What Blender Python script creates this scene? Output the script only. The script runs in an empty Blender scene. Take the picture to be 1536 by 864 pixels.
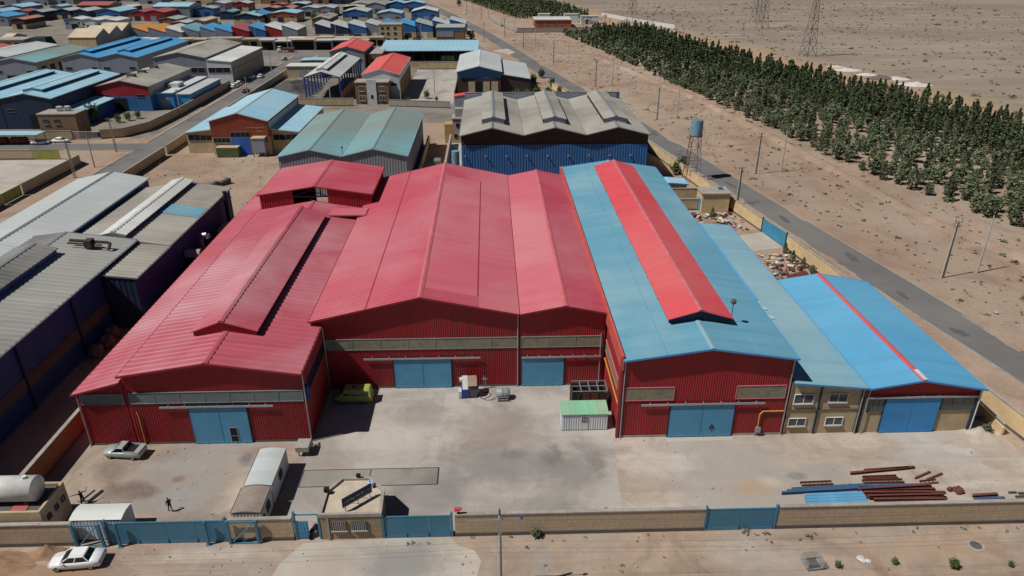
import bpy, bmesh, math, random
from mathutils import Vector, Matrix
RND = random.Random(11)
sc = bpy.context.scene
col = sc.collection
rad = math.radians
# ------------------------------------------------------------------ camera
CAM_H, FPX, PITCH, YAW = 50.0, 1070.0, math.atan(517/1070.0), rad(1.8315)
cd = bpy.data.cameras.new('camera'); cam = bpy.data.objects.new('camera', cd); col.objects.link(cam)
cd.sensor_width = 36.0; cd.lens = 36.0*FPX/1536.0; cd.clip_start = 0.5; cd.clip_end = 20000
cam.location = (0, 0, CAM_H); cam.rotation_euler = (math.pi/2-PITCH, 0, -YAW)
sc.camera = cam
sc.render.resolution_x, sc.render.resolution_y = 1024, 576
# ------------------------------------------------------------------ sky, sun, exposure
SUN_EL, SUN_DIR = rad(55.0), Vector((0.947, 0.32, 0)).normalized()      # direction the light travels on the ground
w = bpy.data.worlds.new('World'); sc.world = w; w.use_nodes = True
nt = w.node_tree; nt.nodes.clear()
sky = nt.nodes.new('ShaderNodeTexSky'); sky.sky_type = 'NISHITA'; sky.sun_disc = False
sky.sun_elevation = SUN_EL; sky.sun_rotation = math.atan2(-SUN_DIR.x, -SUN_DIR.y); sky.altitude = 2000; sky.air_density = 0.6
sky.dust_density = 0.2
bg = nt.nodes.new('ShaderNodeBackground'); bg.inputs[1].default_value = 0.05
out = nt.nodes.new('ShaderNodeOutputWorld'); nt.links.new(sky.outputs[0], bg.inputs[0]); nt.links.new(bg.outputs[0], out.inputs[0])
sl = bpy.data.lights.new('sun', 'SUN'); sl.energy = 5.0; sl.angle = rad(0.53); sl.color = (1.0, 0.965, 0.915)
so = bpy.data.objects.new('sun', sl); col.objects.link(so)
ld = Vector((SUN_DIR.x*math.cos(SUN_EL), SUN_DIR.y*math.cos(SUN_EL), -math.sin(SUN_EL)))
so.rotation_euler = ld.to_track_quat('-Z', 'Y').to_euler(); so.location = (-60, -20, 120)
vs = sc.view_settings; vs.view_transform = 'Standard'; vs.look = 'None'; vs.exposure = -0.3; vs.gamma = 1.0; vs.use_curve_mapping = False
sc.render.engine = 'CYCLES'
# ------------------------------------------------------------------ pixel -> direction (distance always from a plane)
_F = Vector((math.sin(YAW)*math.cos(PITCH), math.cos(YAW)*math.cos(PITCH), -math.sin(PITCH)))
_R = Vector((math.cos(YAW), -math.sin(YAW), 0)); _U = _R.cross(_F)
def G(x, y, z=0.0):
    d = _F + _R*((x-768)/FPX) - _U*((y-432)/FPX); t = (z-CAM_H)/d.z
    return Vector((0, 0, CAM_H)) + d*t
def FY(x, y, Y):
    d = _F + _R*((x-768)/FPX) - _U*((y-432)/FPX); t = Y/d.y
    return (t*d.x, CAM_H+t*d.z)
# ------------------------------------------------------------------ mesh builder
class MB:
    def __init__(s): s.v = []; s.f = []; s.m = []
    def quad(s, *p, m=0):
        n = len(s.v); s.v += [tuple(q) for q in p]; s.f.append(tuple(range(n, n+len(p)))); s.m.append(m); return s
    def box(s, x0, y0, z0, x1, y1, z1, m=0):
        n = len(s.v)
        s.v += [(x0,y0,z0),(x1,y0,z0),(x1,y1,z0),(x0,y1,z0),(x0,y0,z1),(x1,y0,z1),(x1,y1,z1),(x0,y1,z1)]
        for q in ((3,2,1,0),(4,5,6,7),(0,1,5,4),(1,2,6,5),(2,3,7,6),(3,0,4,7)):
            s.f.append(tuple(n+i for i in q)); s.m.append(m)
        return s
    def prism(s, poly, z0, z1, m=0):
        n = len(s.v); k = len(poly)
        s.v += [(p[0],p[1],z0) for p in poly]+[(p[0],p[1],z1) for p in poly]
        s.f.append(tuple(n+i for i in reversed(range(k)))); s.m.append(m)
        s.f.append(tuple(n+k+i for i in range(k))); s.m.append(m)
        for i in range(k):
            j = (i+1) % k; s.f.append((n+i, n+j, n+k+j, n+k+i)); s.m.append(m)
        return s
    def extr(s, poly, axis, a, b, m=0):
        # polygon in the plane normal to axis ('x': (y,z), 'y': (x,z)), swept a..b
        n = len(s.v); k = len(poly)
        for t in (a, b): s.v += [((t,p[0],p[1]) if axis == 'x' else (p[0],t,p[1])) for p in poly]
        s.f.append(tuple(n+i for i in range(k))); s.m.append(m)
        s.f.append(tuple(n+k+i for i in reversed(range(k)))); s.m.append(m)
        for i in range(k):
            j = (i+1) % k; s.f.append((n+j, n+i, n+k+i, n+k+j)); s.m.append(m)
        return s
    def tube(s, p, q, r0, r1=None, n=6, cap=True, m=0):
        p = Vector(p); q = Vector(q); d = q-p
        if d.length < 1e-6: return s
        r1 = r0 if r1 is None else r1
        d.normalize(); a = Vector((0,0,1)) if abs(d.z) < .9 else Vector((1,0,0))
        u = d.cross(a).normalized(); v = d.cross(u); b = len(s.v)
        for c, r in ((p, r0), (q, r1)):
            for i in range(n):
                t = 2*math.pi*i/n; s.v.append(tuple(c + u*(r*math.cos(t)) + v*(r*math.sin(t))))
        for i in range(n):
            j = (i+1) % n; s.f.append((b+i, b+j, b+n+j, b+n+i)); s.m.append(m)
        if cap:
            s.f.append(tuple(b+i for i in reversed(range(n)))); s.m.append(m)
            s.f.append(tuple(b+n+i for i in range(n))); s.m.append(m)
        return s
    def path(s, pts, r, n=6, m=0):
        for a, b in zip(pts, pts[1:]): s.tube(a, b, r, n=n, m=m)
        return s
    def loft(s, rings, close=True, cap=True, m=0):
        b = len(s.v); k = len(rings[0])
        for r in rings: s.v += [tuple(p) for p in r]
        for i in range(len(rings)-1):
            for j in range(k if close else k-1):
                jj = (j+1) % k
                s.f.append((b+i*k+j, b+i*k+jj, b+(i+1)*k+jj, b+(i+1)*k+j)); s.m.append(m)
        if cap:
            s.f.append(tuple(b+j for j in reversed(range(k)))); s.m.append(m)
            e = b+(len(rings)-1)*k; s.f.append(tuple(e+j for j in range(k))); s.m.append(m)
        return s
    def blob(s, c, r, rz=None, seed=0, n=7, jit=.25, m=0):
        q = random.Random(seed); rz = rz or r; rings = []
        for i in range(1, 5):
            ph = math.pi*i/5
            rings.append([(c[0]+r*math.sin(ph)*math.cos(2*math.pi*j/n)*(1+q.uniform(-jit,jit)), c[1]+r*math.sin(ph)*math.sin(2*math.pi*j/n)*(1+q.uniform(-jit,jit)), c[2]+rz*math.cos(ph)*(1+q.uniform(-jit,jit))) for j in range(n)])
        return s.loft(rings[::-1], m=m)
    def mesh(s, name, mats, smooth=False):
        me = bpy.data.meshes.new(name); me.from_pydata(s.v, [], s.f)
        for mt in (mats if isinstance(mats, (list, tuple)) else [mats]): me.materials.append(mt)
        if any(s.m): me.polygons.foreach_set('material_index', s.m)
        if smooth: me.polygons.foreach_set('use_smooth', [True]*len(me.polygons))
        me.update(); return me
    def build(s, name, mats, parent=None, smooth=False, org=None):
        if org is not None: s.v = [(a-org[0], b-org[1], c-org[2]) for a, b, c in s.v]
        o = bpy.data.objects.new(name, s.mesh(name, mats, smooth)); col.objects.link(o)
        if parent is not None: o.parent = parent
        return o
def tag(o, label=None, cat=None, group=None, kind=None):
    if label: o['label'] = label
    if cat: o['category'] = cat
    if group: o['group'] = group
    if kind: o['kind'] = kind
    return o
def thing(name, label, cat, loc=(0,0,0), rz=0.0, group=None):
    o = bpy.data.objects.new(name, None); col.objects.link(o); o.empty_display_size = .3
    o.location = loc; o.rotation_euler = (0, 0, rz); return tag(o, label, cat, group)
def copy_tree(o, parent=None):
    c = o.copy(); col.objects.link(c); c.parent = parent
    for ch in list(o.children): copy_tree(ch, c)
    return c
# ------------------------------------------------------------------ materials
def C(r, g, b):
    f = lambda x: (x/12.92 if x <= .04045 else ((x+.055)/1.055)**2.4)
    r, g, b = (f(v/255.0) for v in (r, g, b)); l = .25*r+.6*g+.15*b; k = .9      # dusty place: all paint slightly faded
    return (l+(r-l)*k, l+(g-l)*k, l+(b-l)*k, 1)
def mul(c, k): return tuple(min(1, x*k) for x in c[:3]) + (1,)
MATS = {}
class N:
    def __init__(s, name, rough=.7, metal=0.0, spec=.4):
        s.mat = bpy.data.materials.new(name); s.mat.use_nodes = True; s.t = s.mat.node_tree
        s.b = s.t.nodes['Principled BSDF']; s.b.inputs['Roughness'].default_value = rough; s.b.inputs['Metallic'].default_value = metal
        s.b.inputs['Specular IOR Level'].default_value = spec
        s.co = s.t.nodes.new('ShaderNodeTexCoord').outputs['Object']
    def n(s, t, **k):
        q = s.t.nodes.new(t)
        for a, v in k.items(): setattr(q, a, v)
        return q
    def l(s, a, b): s.t.links.new(a, b)
    def noise(s, scale, detail=3, vec=None, stretch=None, rough=.55, dist=0.0):
        q = s.n('ShaderNodeTexNoise'); q.inputs['Scale'].default_value = scale; q.inputs['Detail'].default_value = detail
        q.inputs['Roughness'].default_value = rough; q.inputs['Distortion'].default_value = dist
        v = vec or s.co
        if stretch:
            mp = s.n('ShaderNodeMapping'); mp.inputs['Scale'].default_value = stretch; s.l(v, mp.inputs[0]); v = mp.outputs[0]
        s.l(v, q.inputs['Vector']); return q.outputs['Fac']
    def ramp(s, fac, a, b, ca=0.0, cb=1.0):
        q = s.n('ShaderNodeMapRange'); q.inputs['From Min'].default_value = a; q.inputs['From Max'].default_value = b
        q.inputs['To Min'].default_value = ca; q.inputs['To Max'].default_value = cb; s.l(fac, q.inputs['Value']); return q.outputs[0]
    def mix(s, fac, a, b, mode='MIX'):
        q = s.n('ShaderNodeMix'); q.data_type = 'RGBA'; q.blend_type = mode
        for i, v in ((0, fac), (6, a), (7, b)):
            if isinstance(v, (int, float)): q.inputs[i].default_value = v
            elif isinstance(v, tuple): q.inputs[i].default_value = v
            else: s.l(v, q.inputs[i])
        return q.outputs[2]
    def math(s, op, a, b=None):
        q = s.n('ShaderNodeMath', operation=op)
        for i, v in ((0, a), (1, b)):
            if v is None: continue
            if isinstance(v, (int, float)): q.inputs[i].default_value = v
            else: s.l(v, q.inputs[i])
        return q.outputs[0]
    def sep(s):
        q = s.n('ShaderNodeSeparateXYZ'); s.l(s.co, q.inputs[0]); return q.outputs
    def spot(s, k, c, x, y, rx, ry, amt=.6, rough=.8, edge=.62, sc=.4):
        """a stain with its own ragged outline at a place on the ground"""
        q = s.sep(); nz = s.math('SUBTRACT', s.noise(sc, 6, dist=.6, rough=.62), .5)
        a = s.math('DIVIDE', s.math('SUBTRACT', q[0], x), rx); b = s.math('DIVIDE', s.math('SUBTRACT', q[1], y), ry)
        d = s.math('ADD', s.math('SQRT', s.math('ADD', s.math('MULTIPLY', a, a), s.math('MULTIPLY', b, b))), s.math('MULTIPLY', nz, rough*2.2))
        return s.mix(s.ramp(d, 1.0, 1.0-edge, 0, amt), k, c)
    def bump(s, h, strength=.3, dist=.05):
        q = s.n('ShaderNodeBump'); q.inputs['Strength'].default_value = strength; q.inputs['Distance'].default_value = dist
        s.l(h, q.inputs['Height']); s.l(q.outputs[0], s.b.inputs['Normal'])
    def out(s, c):
        if isinstance(c, tuple): s.b.inputs['Base Color'].default_value = c
        else: s.l(c, s.b.inputs['Base Color'])
        return s.mat
def paint(key, c, rough=.55, metal=0.0, var=.18, scale=.6, dirt=None, damt=.35, spec=.4, fine=9.0):
    """painted / plain surface: base colour with blotchy wear, optional dirt tint"""
    if key in MATS: return MATS[key]
    n = N(key, rough, metal, spec); a = n.noise(scale, 4); b = n.noise(fine, 3)
    k = n.mix(n.ramp(a, .3, .7), mul(c, 1-var), mul(c, 1+var*.5)); k = n.mix(n.ramp(b, .35, .75, 0, .22), k, mul(c, .72))
    if dirt: k = n.mix(n.ramp(n.noise(scale*1.7, 5, dist=.6), .45, .75, 0, damt), k, dirt)
    MATS[key] = n.out(k); return MATS[key]
def sheet(key, c, axis=1, w=1.0, var=.07, dirt=None, damt=.5, dscale=.05, dlo=.45, dhi=.65, rough=.5, spec=.35, streak=.12):
    """profiled metal sheeting: each sheet a slightly different tone, dusty fading, streaks down the slope"""
    if key in MATS: return MATS[key]
    n = N(key, rough, 0.0, spec); s = n.sep()
    f = n.math('FLOOR', n.math('DIVIDE', s[axis], w)); wn = n.n('ShaderNodeTexWhiteNoise', noise_dimensions='1D'); n.l(f, wn.inputs['W'])
    k = n.mix(wn.outputs['Value'], mul(c, 1-var), mul(c, 1+var))
    st = (.25, 3, .25) if axis == 1 else (3, .25, .12)
    k = n.mix(n.ramp(n.noise(1.2, 4, stretch=st), .35, .8, 0, streak*2), k, mul(c, .6))
    k = n.mix(n.ramp(n.noise(.09, 3), .3, .7, 0, .6), k, mul(c, .84))
    if dirt: k = n.mix(n.ramp(n.noise(dscale, 4, dist=.3), dlo, dhi, 0, damt), k, dirt)
    MATS[key] = n.out(k); return MATS[key]
def brick(key, c, c2, bw=.4, bh=.2, mortar=None, rough=.9, msize=.012):
    if key in MATS: return MATS[key]
    n = N(key, rough, 0, .2); s = n.sep()
    q = n.n('ShaderNodeTexBrick'); cb = n.n('ShaderNodeCombineXYZ'); n.l(n.math('ADD', s[0], s[1]), cb.inputs[0]); n.l(s[2], cb.inputs[1])
    n.l(cb.outputs[0], q.inputs['Vector']); q.inputs['Color1'].default_value = c; q.inputs['Color2'].default_value = c2
    q.inputs['Mortar'].default_value = mortar or mul(c, .6); q.inputs['Scale'].default_value = 1.0
    q.inputs['Brick Width'].default_value = bw; q.inputs['Row Height'].default_value = bh; q.inputs['Mortar Size'].default_value = msize
    k = n.mix(n.ramp(n.noise(.5, 4), .35, .7, 0, .35), q.outputs['Color'], mul(c, .7))
    k = n.mix(n.ramp(n.noise(7, 3), .4, .8, 0, .25), k, mul(c, .6))
    n.bump(q.outputs['Fac'], .4, -.02); MATS[key] = n.out(k); return MATS[key]
def ground_mat(key, c1, c2, c3, sc1=.03, sc2=.25, bumpd=.06, grey=None, track=False, pebble=True, spots=()):
    n = N(key, .95, 0, .1)
    k = n.mix(n.ramp(n.noise(sc1, 5, dist=.4), .35, .66), c1, c2)
    k = n.mix(n.ramp(n.noise(sc2, 5, dist=.8), .42, .72, 0, .75), k, c3)
    if track:
        k = n.mix(n.ramp(n.noise(.35, 4, stretch=(.12, 1.6, 1)), .46, .72, 0, .5), k, mul(c3, .82))
        k = n.mix(n.ramp(n.noise(1.3, 3, stretch=(.05, 1.6, 1), dist=.3), .55, .66, 0, .5), k, mul(c1, .72)); k = n.mix(n.ramp(n.noise(.9, 3, stretch=(.06, 1.5, 1), dist=.5), .57, .66, 0, .45), k, mul(c1, 1.1))
    k = n.mix(n.ramp(n.noise(.16, 6, dist=1.5, rough=.68), .48, .64, 0, .65), k, mul(c3, .84))
    if grey: k = n.mix(n.ramp(n.noise(.055, 4, dist=.5), .48, .62, 0, .8), k, grey)
    k = n.mix(n.ramp(n.noise(2.3, 5), .5, .78, 0, .5), k, mul(c1, .68))
    for sp in spots: k = n.spot(k, *sp)
    k = n.mix(n.ramp(n.noise(.8, 6, rough=.7), .43, .68, 0, .5), k, mul(c1, .66))
    if pebble: k = n.mix(n.ramp(n.noise(9, 2), .62, .72, 0, .6), k, mul(c2, 1.3))
    n.bump(n.noise(1.1, 6), .5, bumpd); return n.out(k)
RED, REDW = C(200, 66, 80), C(166, 32, 42)
DUST = C(190, 150, 145)
M = dict(
 red_roof=sheet('red_sheet_roof', C(194, 70, 90), dirt=C(200, 132, 136), damt=.5, dscale=.06, dlo=.42, dhi=.7),
 red_roof2=sheet('faded_red_sheet_roof', C(188, 82, 97), dirt=C(206, 160, 163), damt=.6, dscale=.055, dlo=.45, dhi=.7),
 pink_roof=sheet('pink_sheet_roof', C(208, 98, 112), dirt=C(208, 136, 140), damt=.5),
 vivid_roof=sheet('vivid_red_sheet_roof', C(218, 72, 80), dirt=C(214, 118, 116), damt=.4),
 red_trim=paint('dark_red_trim', C(150, 40, 48)), red_cap=paint('pale_red_ridge_cap', C(206, 104, 110)),
 red_wall=sheet('red_wall_sheet', REDW, axis=0, w=.9, dirt=C(130, 60, 55), damt=.35, dscale=.2), 
 red_wally=sheet('red_side_wall_sheet', REDW, axis=1, w=.9, dirt=C(130, 60, 55), damt=.35, dscale=.2),
 blue_roof=sheet('weathered_blue_sheet_roof', C(98, 160, 184), dirt=C(142, 176, 182), damt=.5, dscale=.08),
 blue_roof2=sheet('pale_blue_sheet_roof', C(128, 174, 190), dirt=C(156, 186, 192), damt=.5),
 blue_roof3=sheet('bright_blue_sheet_roof', C(84, 166, 208), dirt=C(104, 176, 208), damt=.5),
 blue_edge=paint('bright_blue_flashing', C(58, 150, 210)), white_trim=paint('white_trim', C(205, 208, 205)),
 grey_trim=paint('grey_metal_trim', C(150, 155, 158), .45, .3), dark=paint('dark_interior', C(22, 22, 24), .9),
 navy=paint('navy_steel', C(32, 50, 78)), blue_steel=paint('blue_painted_steel', C(36, 70, 150)),
 teal_door=paint('teal_blue_door_paint', C(70, 150, 190), .5, var=.12, dirt=C(100, 140, 155), damt=.4),
 teal_gate=paint('teal_blue_gate_paint', C(58, 124, 154), .5, var=.12, dirt=C(90, 120, 130), damt=.4),
 blue_door=paint('bright_blue_door_paint', C(34, 140, 208), .5, var=.1),
 band=paint('dusty_translucent_sheet', C(140, 136, 112), .4, dirt=C(96, 92, 76), damt=.6, scale=.8),
 band_glass=paint('dusty_glazing', C(112, 124, 124), .3, dirt=C(100, 110, 110), damt=.5, scale=.7),
 glass=paint('window_glass', C(70, 80, 88), .12, spec=.6, var=.1), white_frame=paint('white_window_frame', C(225, 225, 220)),
 beige=paint('beige_wall_cladding', C(190, 170, 132), .85, dirt=C(150, 130, 100), damt=.4),
 cream=paint('cream_render', C(214, 186, 136), .9, dirt=C(170, 145, 110), damt=.4),
 beige_brick=brick('beige_brick', C(198, 176, 146), C(184, 160, 130), .2, .42, C(150, 130, 106), msize=.016),
 brown_brick=brick('brown_brick', C(150, 118, 92), C(132, 100, 78), .4, .2),
 orange_wall=sheet('orange_wall_sheet', C(164, 80, 54), axis=0), concrete=paint('concrete', C(165, 158, 148), .9, dirt=C(120, 112, 104), damt=.5),
 conc_dark=paint('dark_plinth', C(96, 90, 84), .9), grey_wall=sheet('grey_wall_sheet', C(140, 146, 158), axis=0),
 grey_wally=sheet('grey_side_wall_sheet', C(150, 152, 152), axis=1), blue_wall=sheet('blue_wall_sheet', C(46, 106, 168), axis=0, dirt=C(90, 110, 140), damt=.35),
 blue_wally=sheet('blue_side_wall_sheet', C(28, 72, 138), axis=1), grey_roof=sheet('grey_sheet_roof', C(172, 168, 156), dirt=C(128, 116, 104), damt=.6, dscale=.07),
 mgrey_roof=sheet('mid_grey_sheet_roof', C(158, 158, 150), dirt=C(110, 106, 100), damt=.6, dscale=.08), lgrey_roof=sheet('pale_grey_sheet_roof', C(190, 196, 194), dirt=C(172, 176, 172), damt=.5), dgrey_roof=sheet('sooty_grey_roof', C(134, 132, 126), dirt=C(88, 84, 80), damt=.7, dscale=.08),
 white_roof=sheet('white_sheet_roof', C(214, 216, 212), dirt=C(180, 176, 168), damt=.5), cream_roof=sheet('cream_sheet_roof', C(216, 198, 168), dirt=C(180, 164, 140), damt=.4),
 sky_roof=sheet('sky_blue_sheet_roof', C(148, 198, 218), dirt=C(176, 208, 218), damt=.4), azure_roof=sheet('azure_sheet_roof', C(66, 156, 212), dirt=C(96, 166, 206), damt=.4),
 aqua_roof=sheet('aqua_sheet_roof', C(118, 170, 178), dirt=C(134, 140, 126), damt=.8, dscale=.03, dlo=.4, dhi=.6), salmon_roof=sheet('salmon_sheet_roof', C(206, 130, 104), dirt=C(190, 130, 110)),
 coral_roof=sheet('coral_red_sheet_roof', C(222, 84, 80), dirt=C(214, 110, 100), damt=.3), orange_roof=sheet('orange_sheet_roof', C(216, 144, 58)), rose_roof=sheet('rose_sheet_roof', C(178, 92, 92)),
 green_roof=sheet('pale_green_sheet_roof', C(126, 190, 150), axis=0, dirt=C(170, 176, 150), damt=.7, dscale=.4), sage_roof=sheet('sage_sheet_roof', C(166, 178, 166)),
 white_panel=sheet('white_cabin_panel', C(206, 212, 216), axis=0, w=.5), tank_white=paint('white_tank_paint', C(222, 222, 216), .5, dirt=C(170, 160, 145), damt=.3),
 yellow_pipe=paint('yellow_gas_pipe', C(206, 150, 36)), galv=paint('galvanised_steel', C(168, 174, 178), .4, .5), rust=paint('rusty_steel', C(112, 62, 50), .85, dirt=C(80, 44, 36), damt=.6, scale=2),
 asphalt=None, soot=paint('sooty_steel', C(60, 54, 50), .85, dirt=C(110, 60, 40), damt=.6, scale=1.2),
 pole=paint('concrete_pole', C(176, 172, 164), .9), wire=paint('black_wire', C(40, 40, 42), .6), tyre=paint('tyre_rubber', C(26, 26, 28), .9), rim=paint('wheel_rim', C(150, 152, 155), .35, .6),
 car_white=paint('white_car_paint', C(232, 234, 236), .25, var=.03, spec=.6), car_silver=paint('silver_grey_car_paint', C(168, 176, 172), .35, .2, var=.05), van_yellow=paint('lime_yellow_van_paint', C(158, 164, 66), .4, var=.06),
 car_glass=paint('car_glass', C(16, 20, 24), .08, spec=.7, var=.05), car_dark=paint('dark_grey_car_paint', C(70, 74, 78), .35), lamp_red=paint('red_lamp', C(150, 20, 20), .3), black=paint('black_rubber', C(18, 18, 20), .8),
 chrome=paint('headlight_lens', C(200, 205, 210), .15, .2), pipe_blue=paint('blue_steel_beam', C(62, 96, 132), .5, dirt=C(50, 60, 80), damt=.4), pipe_sky=paint('sky_blue_steel_beam', C(88, 158, 200), .5),
 bark=paint('tree_bark', C(94, 76, 60), .95), net=paint('dark_green_net', C(34, 58, 56), .9), gate_green=paint('olive_yellow_gate_paint', C(150, 152, 64), .6), brownred=paint('brown_red_paint', C(120, 58, 44), .8),
 tank_blue=paint('blue_water_tank_paint', C(110, 160, 180), .6, dirt=C(120, 90, 70), damt=.7, scale=1.5), soil=paint('brown_soil', C(150, 112, 82), .98, scale=1.2, dirt=C(110, 80, 60), damt=.6),
)
def leaf_mat(key, c, c2):
    n = N(key, .75, 0, .2); inf = n.n('ShaderNodeObjectInfo'); g = n.n('ShaderNodeNewGeometry')
    k = n.mix(g.outputs['Random Per Island'], c, c2); k = n.mix(n.math('MULTIPLY', inf.outputs['Random'], .5), k, mul(c2, 1.2)); k = n.mix(n.ramp(n.noise(.05, 3), .35, .65, 0, .5), k, mul(c, .8))
    return n.out(k)
M['pine'] = leaf_mat('pine_needles', C(66, 80, 52), C(100, 110, 74)); M['olive'] = leaf_mat('olive_leaves', C(82, 94, 66), C(122, 130, 96)); M['leaf'] = leaf_mat('broadleaf_foliage', C(58, 82, 36), C(98, 118, 58))
M['scrub'] = leaf_mat('dry_scrub', C(104, 100, 66), C(140, 128, 92))
# ================================================================== SETTING: ground, roads, yards
def flat(name, poly, z, mat, kind='structure', parent=None):
    mb = MB(); mb.quad(*[(p[0], p[1], z) for p in poly]); o = mb.build(name, mat, parent)
    if kind: o['kind'] = kind
    return o
def make_ground():
    n = N('bare_earth', .96, 0, .1); s = n.sep()
    k = n.mix(n.ramp(n.noise(.02, 5, dist=.5), .35, .66), C(174, 151, 131), C(156, 132, 112))
    k = n.mix(n.ramp(n.noise(.11, 5, dist=.9), .45, .7, 0, .8), k, C(138, 112, 94))
    k = n.mix(n.ramp(n.noise(.07, 4, stretch=(1, .25, 1)), .52, .7, 0, .6), k, C(170, 156, 140))
    # grey gravel plain beyond the plantation, orange cut bank at its edge
    d = n.math('ADD', n.math('ADD', s[0], n.math('MULTIPLY', s[1], .23)), n.math('MULTIPLY', n.noise(.03, 4), 40))
    k = n.mix(n.math('MULTIPLY', n.ramp(d, 212, 224), .85), k, C(178, 146, 112))
    pl = n.mix(n.ramp(n.noise(.012, 6, stretch=(.6, 1.6, 1), dist=.6), .36, .64), C(152, 140, 124), C(136, 122, 106))
    pl = n.mix(n.ramp(n.noise(.05, 6, stretch=(.5, 2.2, 1), rough=.7), .5, .74, 0, .6), pl, C(112, 100, 84))
    pl = n.mix(n.ramp(n.noise(.035, 4, stretch=(.5, 2, 1)), .56, .7, 0, .6), pl, C(168, 160, 148))
    k = n.mix(n.ramp(d, 236, 262), k, pl)
    k = n.mix(n.ramp(n.noise(1.6, 6, rough=.7), .48, .78, 0, .5), k, C(112, 92, 76))
    k = n.mix(n.ramp(n.noise(6, 3), .62, .74, 0, .5), k, C(190, 176, 158))
    n.bump(n.noise(.7, 7, rough=.62), .7, .12); return n.out(k)
GM = make_ground()
def grid_ground():
    mb = MB(); mb.quad((-6000, -300, 0), (6000, -300, 0), (6000, 9000, 0), (-6000, 9000, 0)); return mb.build('ground', GM)
grid_ground()['kind'] = 'structure'
def concrete_mat(key, c, slab=4.0, stain=.5, joint=.6, spots=()):
    n = N(key, .88, 0, .25); s = n.sep()
    k = n.mix(n.ramp(n.noise(.12, 5, dist=.7), .35, .68), c, mul(c, .82))
    k = n.mix(n.ramp(n.noise(.11, 6, dist=1.3), .44, .62, 0, stain*1.1), k, mul(c, .45)); k = n.mix(n.ramp(n.noise(.3, 5, dist=1.4), .54, .7, 0, stain*.8), k, mul(c, .5))
    k = n.mix(n.ramp(n.noise(.09, 4, stretch=(1, .5, 1)), .55, .75, 0, .6), k, mul(C(186, 176, 160), 1.0))
    k = n.mix(n.ramp(n.noise(.5, 5, stretch=(.16, 1.8, 1), dist=.6), .5, .78, 0, .35), k, mul(c, .55))
    for sp in spots: k = n.spot(k, *sp)
    fx = n.math('ABSOLUTE', n.math('SUBTRACT', n.math('FRACT', n.math('DIVIDE', s[0], slab)), .5)); fy = n.math('ABSOLUTE', n.math('SUBTRACT', n.math('FRACT', n.math('DIVIDE', s[1], slab)), .5))
    j = n.math('MULTIPLY', n.math('LESS_THAN', n.math('MINIMUM', fx, fy), .006), n.ramp(n.noise(.3, 2), .45, .6, 0, joint))
    k = n.mix(j, k, mul(c, .45)); k = n.mix(n.ramp(n.noise(4, 4), .5, .8, 0, .35), k, mul(c, .7))
    n.bump(n.noise(3, 5), .3, .02); return n.out(k)
DKS, BRS, PLS = C(126, 122, 120), C(150, 132, 114), C(196, 186, 172)
M['yard'] = concrete_mat('stained_concrete_yard', C(178, 170, 161), spots=((DKS, 1, 60.5, 9, 4.2, .6), (DKS, 8.5, 59.5, 4.5, 4, .6), (DKS, -7, 56, 7, 3.5, .55), (PLS, -12, 66, 7, 4, .5), (DKS, -9, 70, 4, 3, .45), (BRS, 0, 66, 6, 4, .5), (PLS, 7, 71, 6, 3, .5), (DKS, 3, 53.5, 8, 2, .4), (BRS, -17, 61.5, 4, 2, .45), (C(100, 96, 94), 6.5, 61.5, 1.6, 2.2, .45), (C(100, 96, 94), 11, 60, 1.4, 2.6, .4), (C(100, 96, 94), 1.5, 62, 2.0, 1.2, .4))); M['pad'] = concrete_mat('pale_concrete_pad', C(186, 178, 166), 5, .25); M['apron'] = concrete_mat('worn_apron_concrete', C(188, 178, 164), 6, .3, spots=((C(134, 132, 130), -8.5, 47.5, 4.5, 3.4, .75), (C(150, 146, 140), -7.5, 44, 3, 3, .6), (C(166, 150, 132), -15, 47, 3, 2.4, .5)))
def asphalt_mat():
    n = N('worn_asphalt', .9, 0, .25)
    k = n.mix(n.ramp(n.noise(.06, 5), .35, .65), C(104, 102, 101), C(118, 115, 112))
    k = n.mix(n.ramp(n.noise(.15, 5, dist=.8), .62, .72, 0, .5), k, C(72, 71, 72)); k = n.mix(n.ramp(n.noise(5, 3), .5, .8, 0, .4), k, C(84, 83, 82))
    k = n.mix(n.ramp(n.noise(.03, 4), .5, .75, 0, .45), k, C(150, 138, 124)); n.bump(n.noise(8, 3), .2, .02); return n.out(k)
M['asphalt'] = asphalt_mat()
M['dirt'] = ground_mat('compacted_yard_dirt', C(194, 181, 166), C(182, 166, 149), C(158, 139, 121), .05, .22, .05, C(160, 154, 146), True, spots=((C(172, 168, 162), 48, 60, 6, 2.4, .8), (C(150, 148, 146), 34.5, 58, 3.2, 1.4, .7), (C(190, 176, 150), 28.5, 56.5, 1.6, 1.2, .7), (C(176, 140, 100), 26.5, 55.5, 3, 1.6, .5), (C(198, 190, 178), 18, 60, 5, 3, .5), (C(120, 118, 114), 31.5, 57.4, 1.4, .7, .7), (C(186, 180, 172), 50.5, 61, 3, 1, .8)))
M['dirt2'] = ground_mat('trampled_brown_dirt', C(178, 161, 143), C(160, 140, 122), C(122, 106, 94), .05, .16, .06, C(150, 146, 142), spots=((C(150, 148, 144), -31.5, 56.3, 4.2, 2.6, .85), (C(112, 94, 84), -36.5, 57.4, 3.6, 1.7, .8), (C(156, 152, 146), -34.5, 61.2, 5.5, 1.3, .75), (C(108, 106, 104), -26.6, 62.3, .9, 1.5, .8), (C(126, 100, 76), -32.6, 59.0, .8, .7, .8), (C(186, 172, 152), -25.5, 56.5, 2.4, 4, .6), (C(150, 110, 86), -25, 63.6, 3.5, 1, .6), (C(96, 88, 84), -40.5, 60.5, 2.2, 2.2, .5)))
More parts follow.
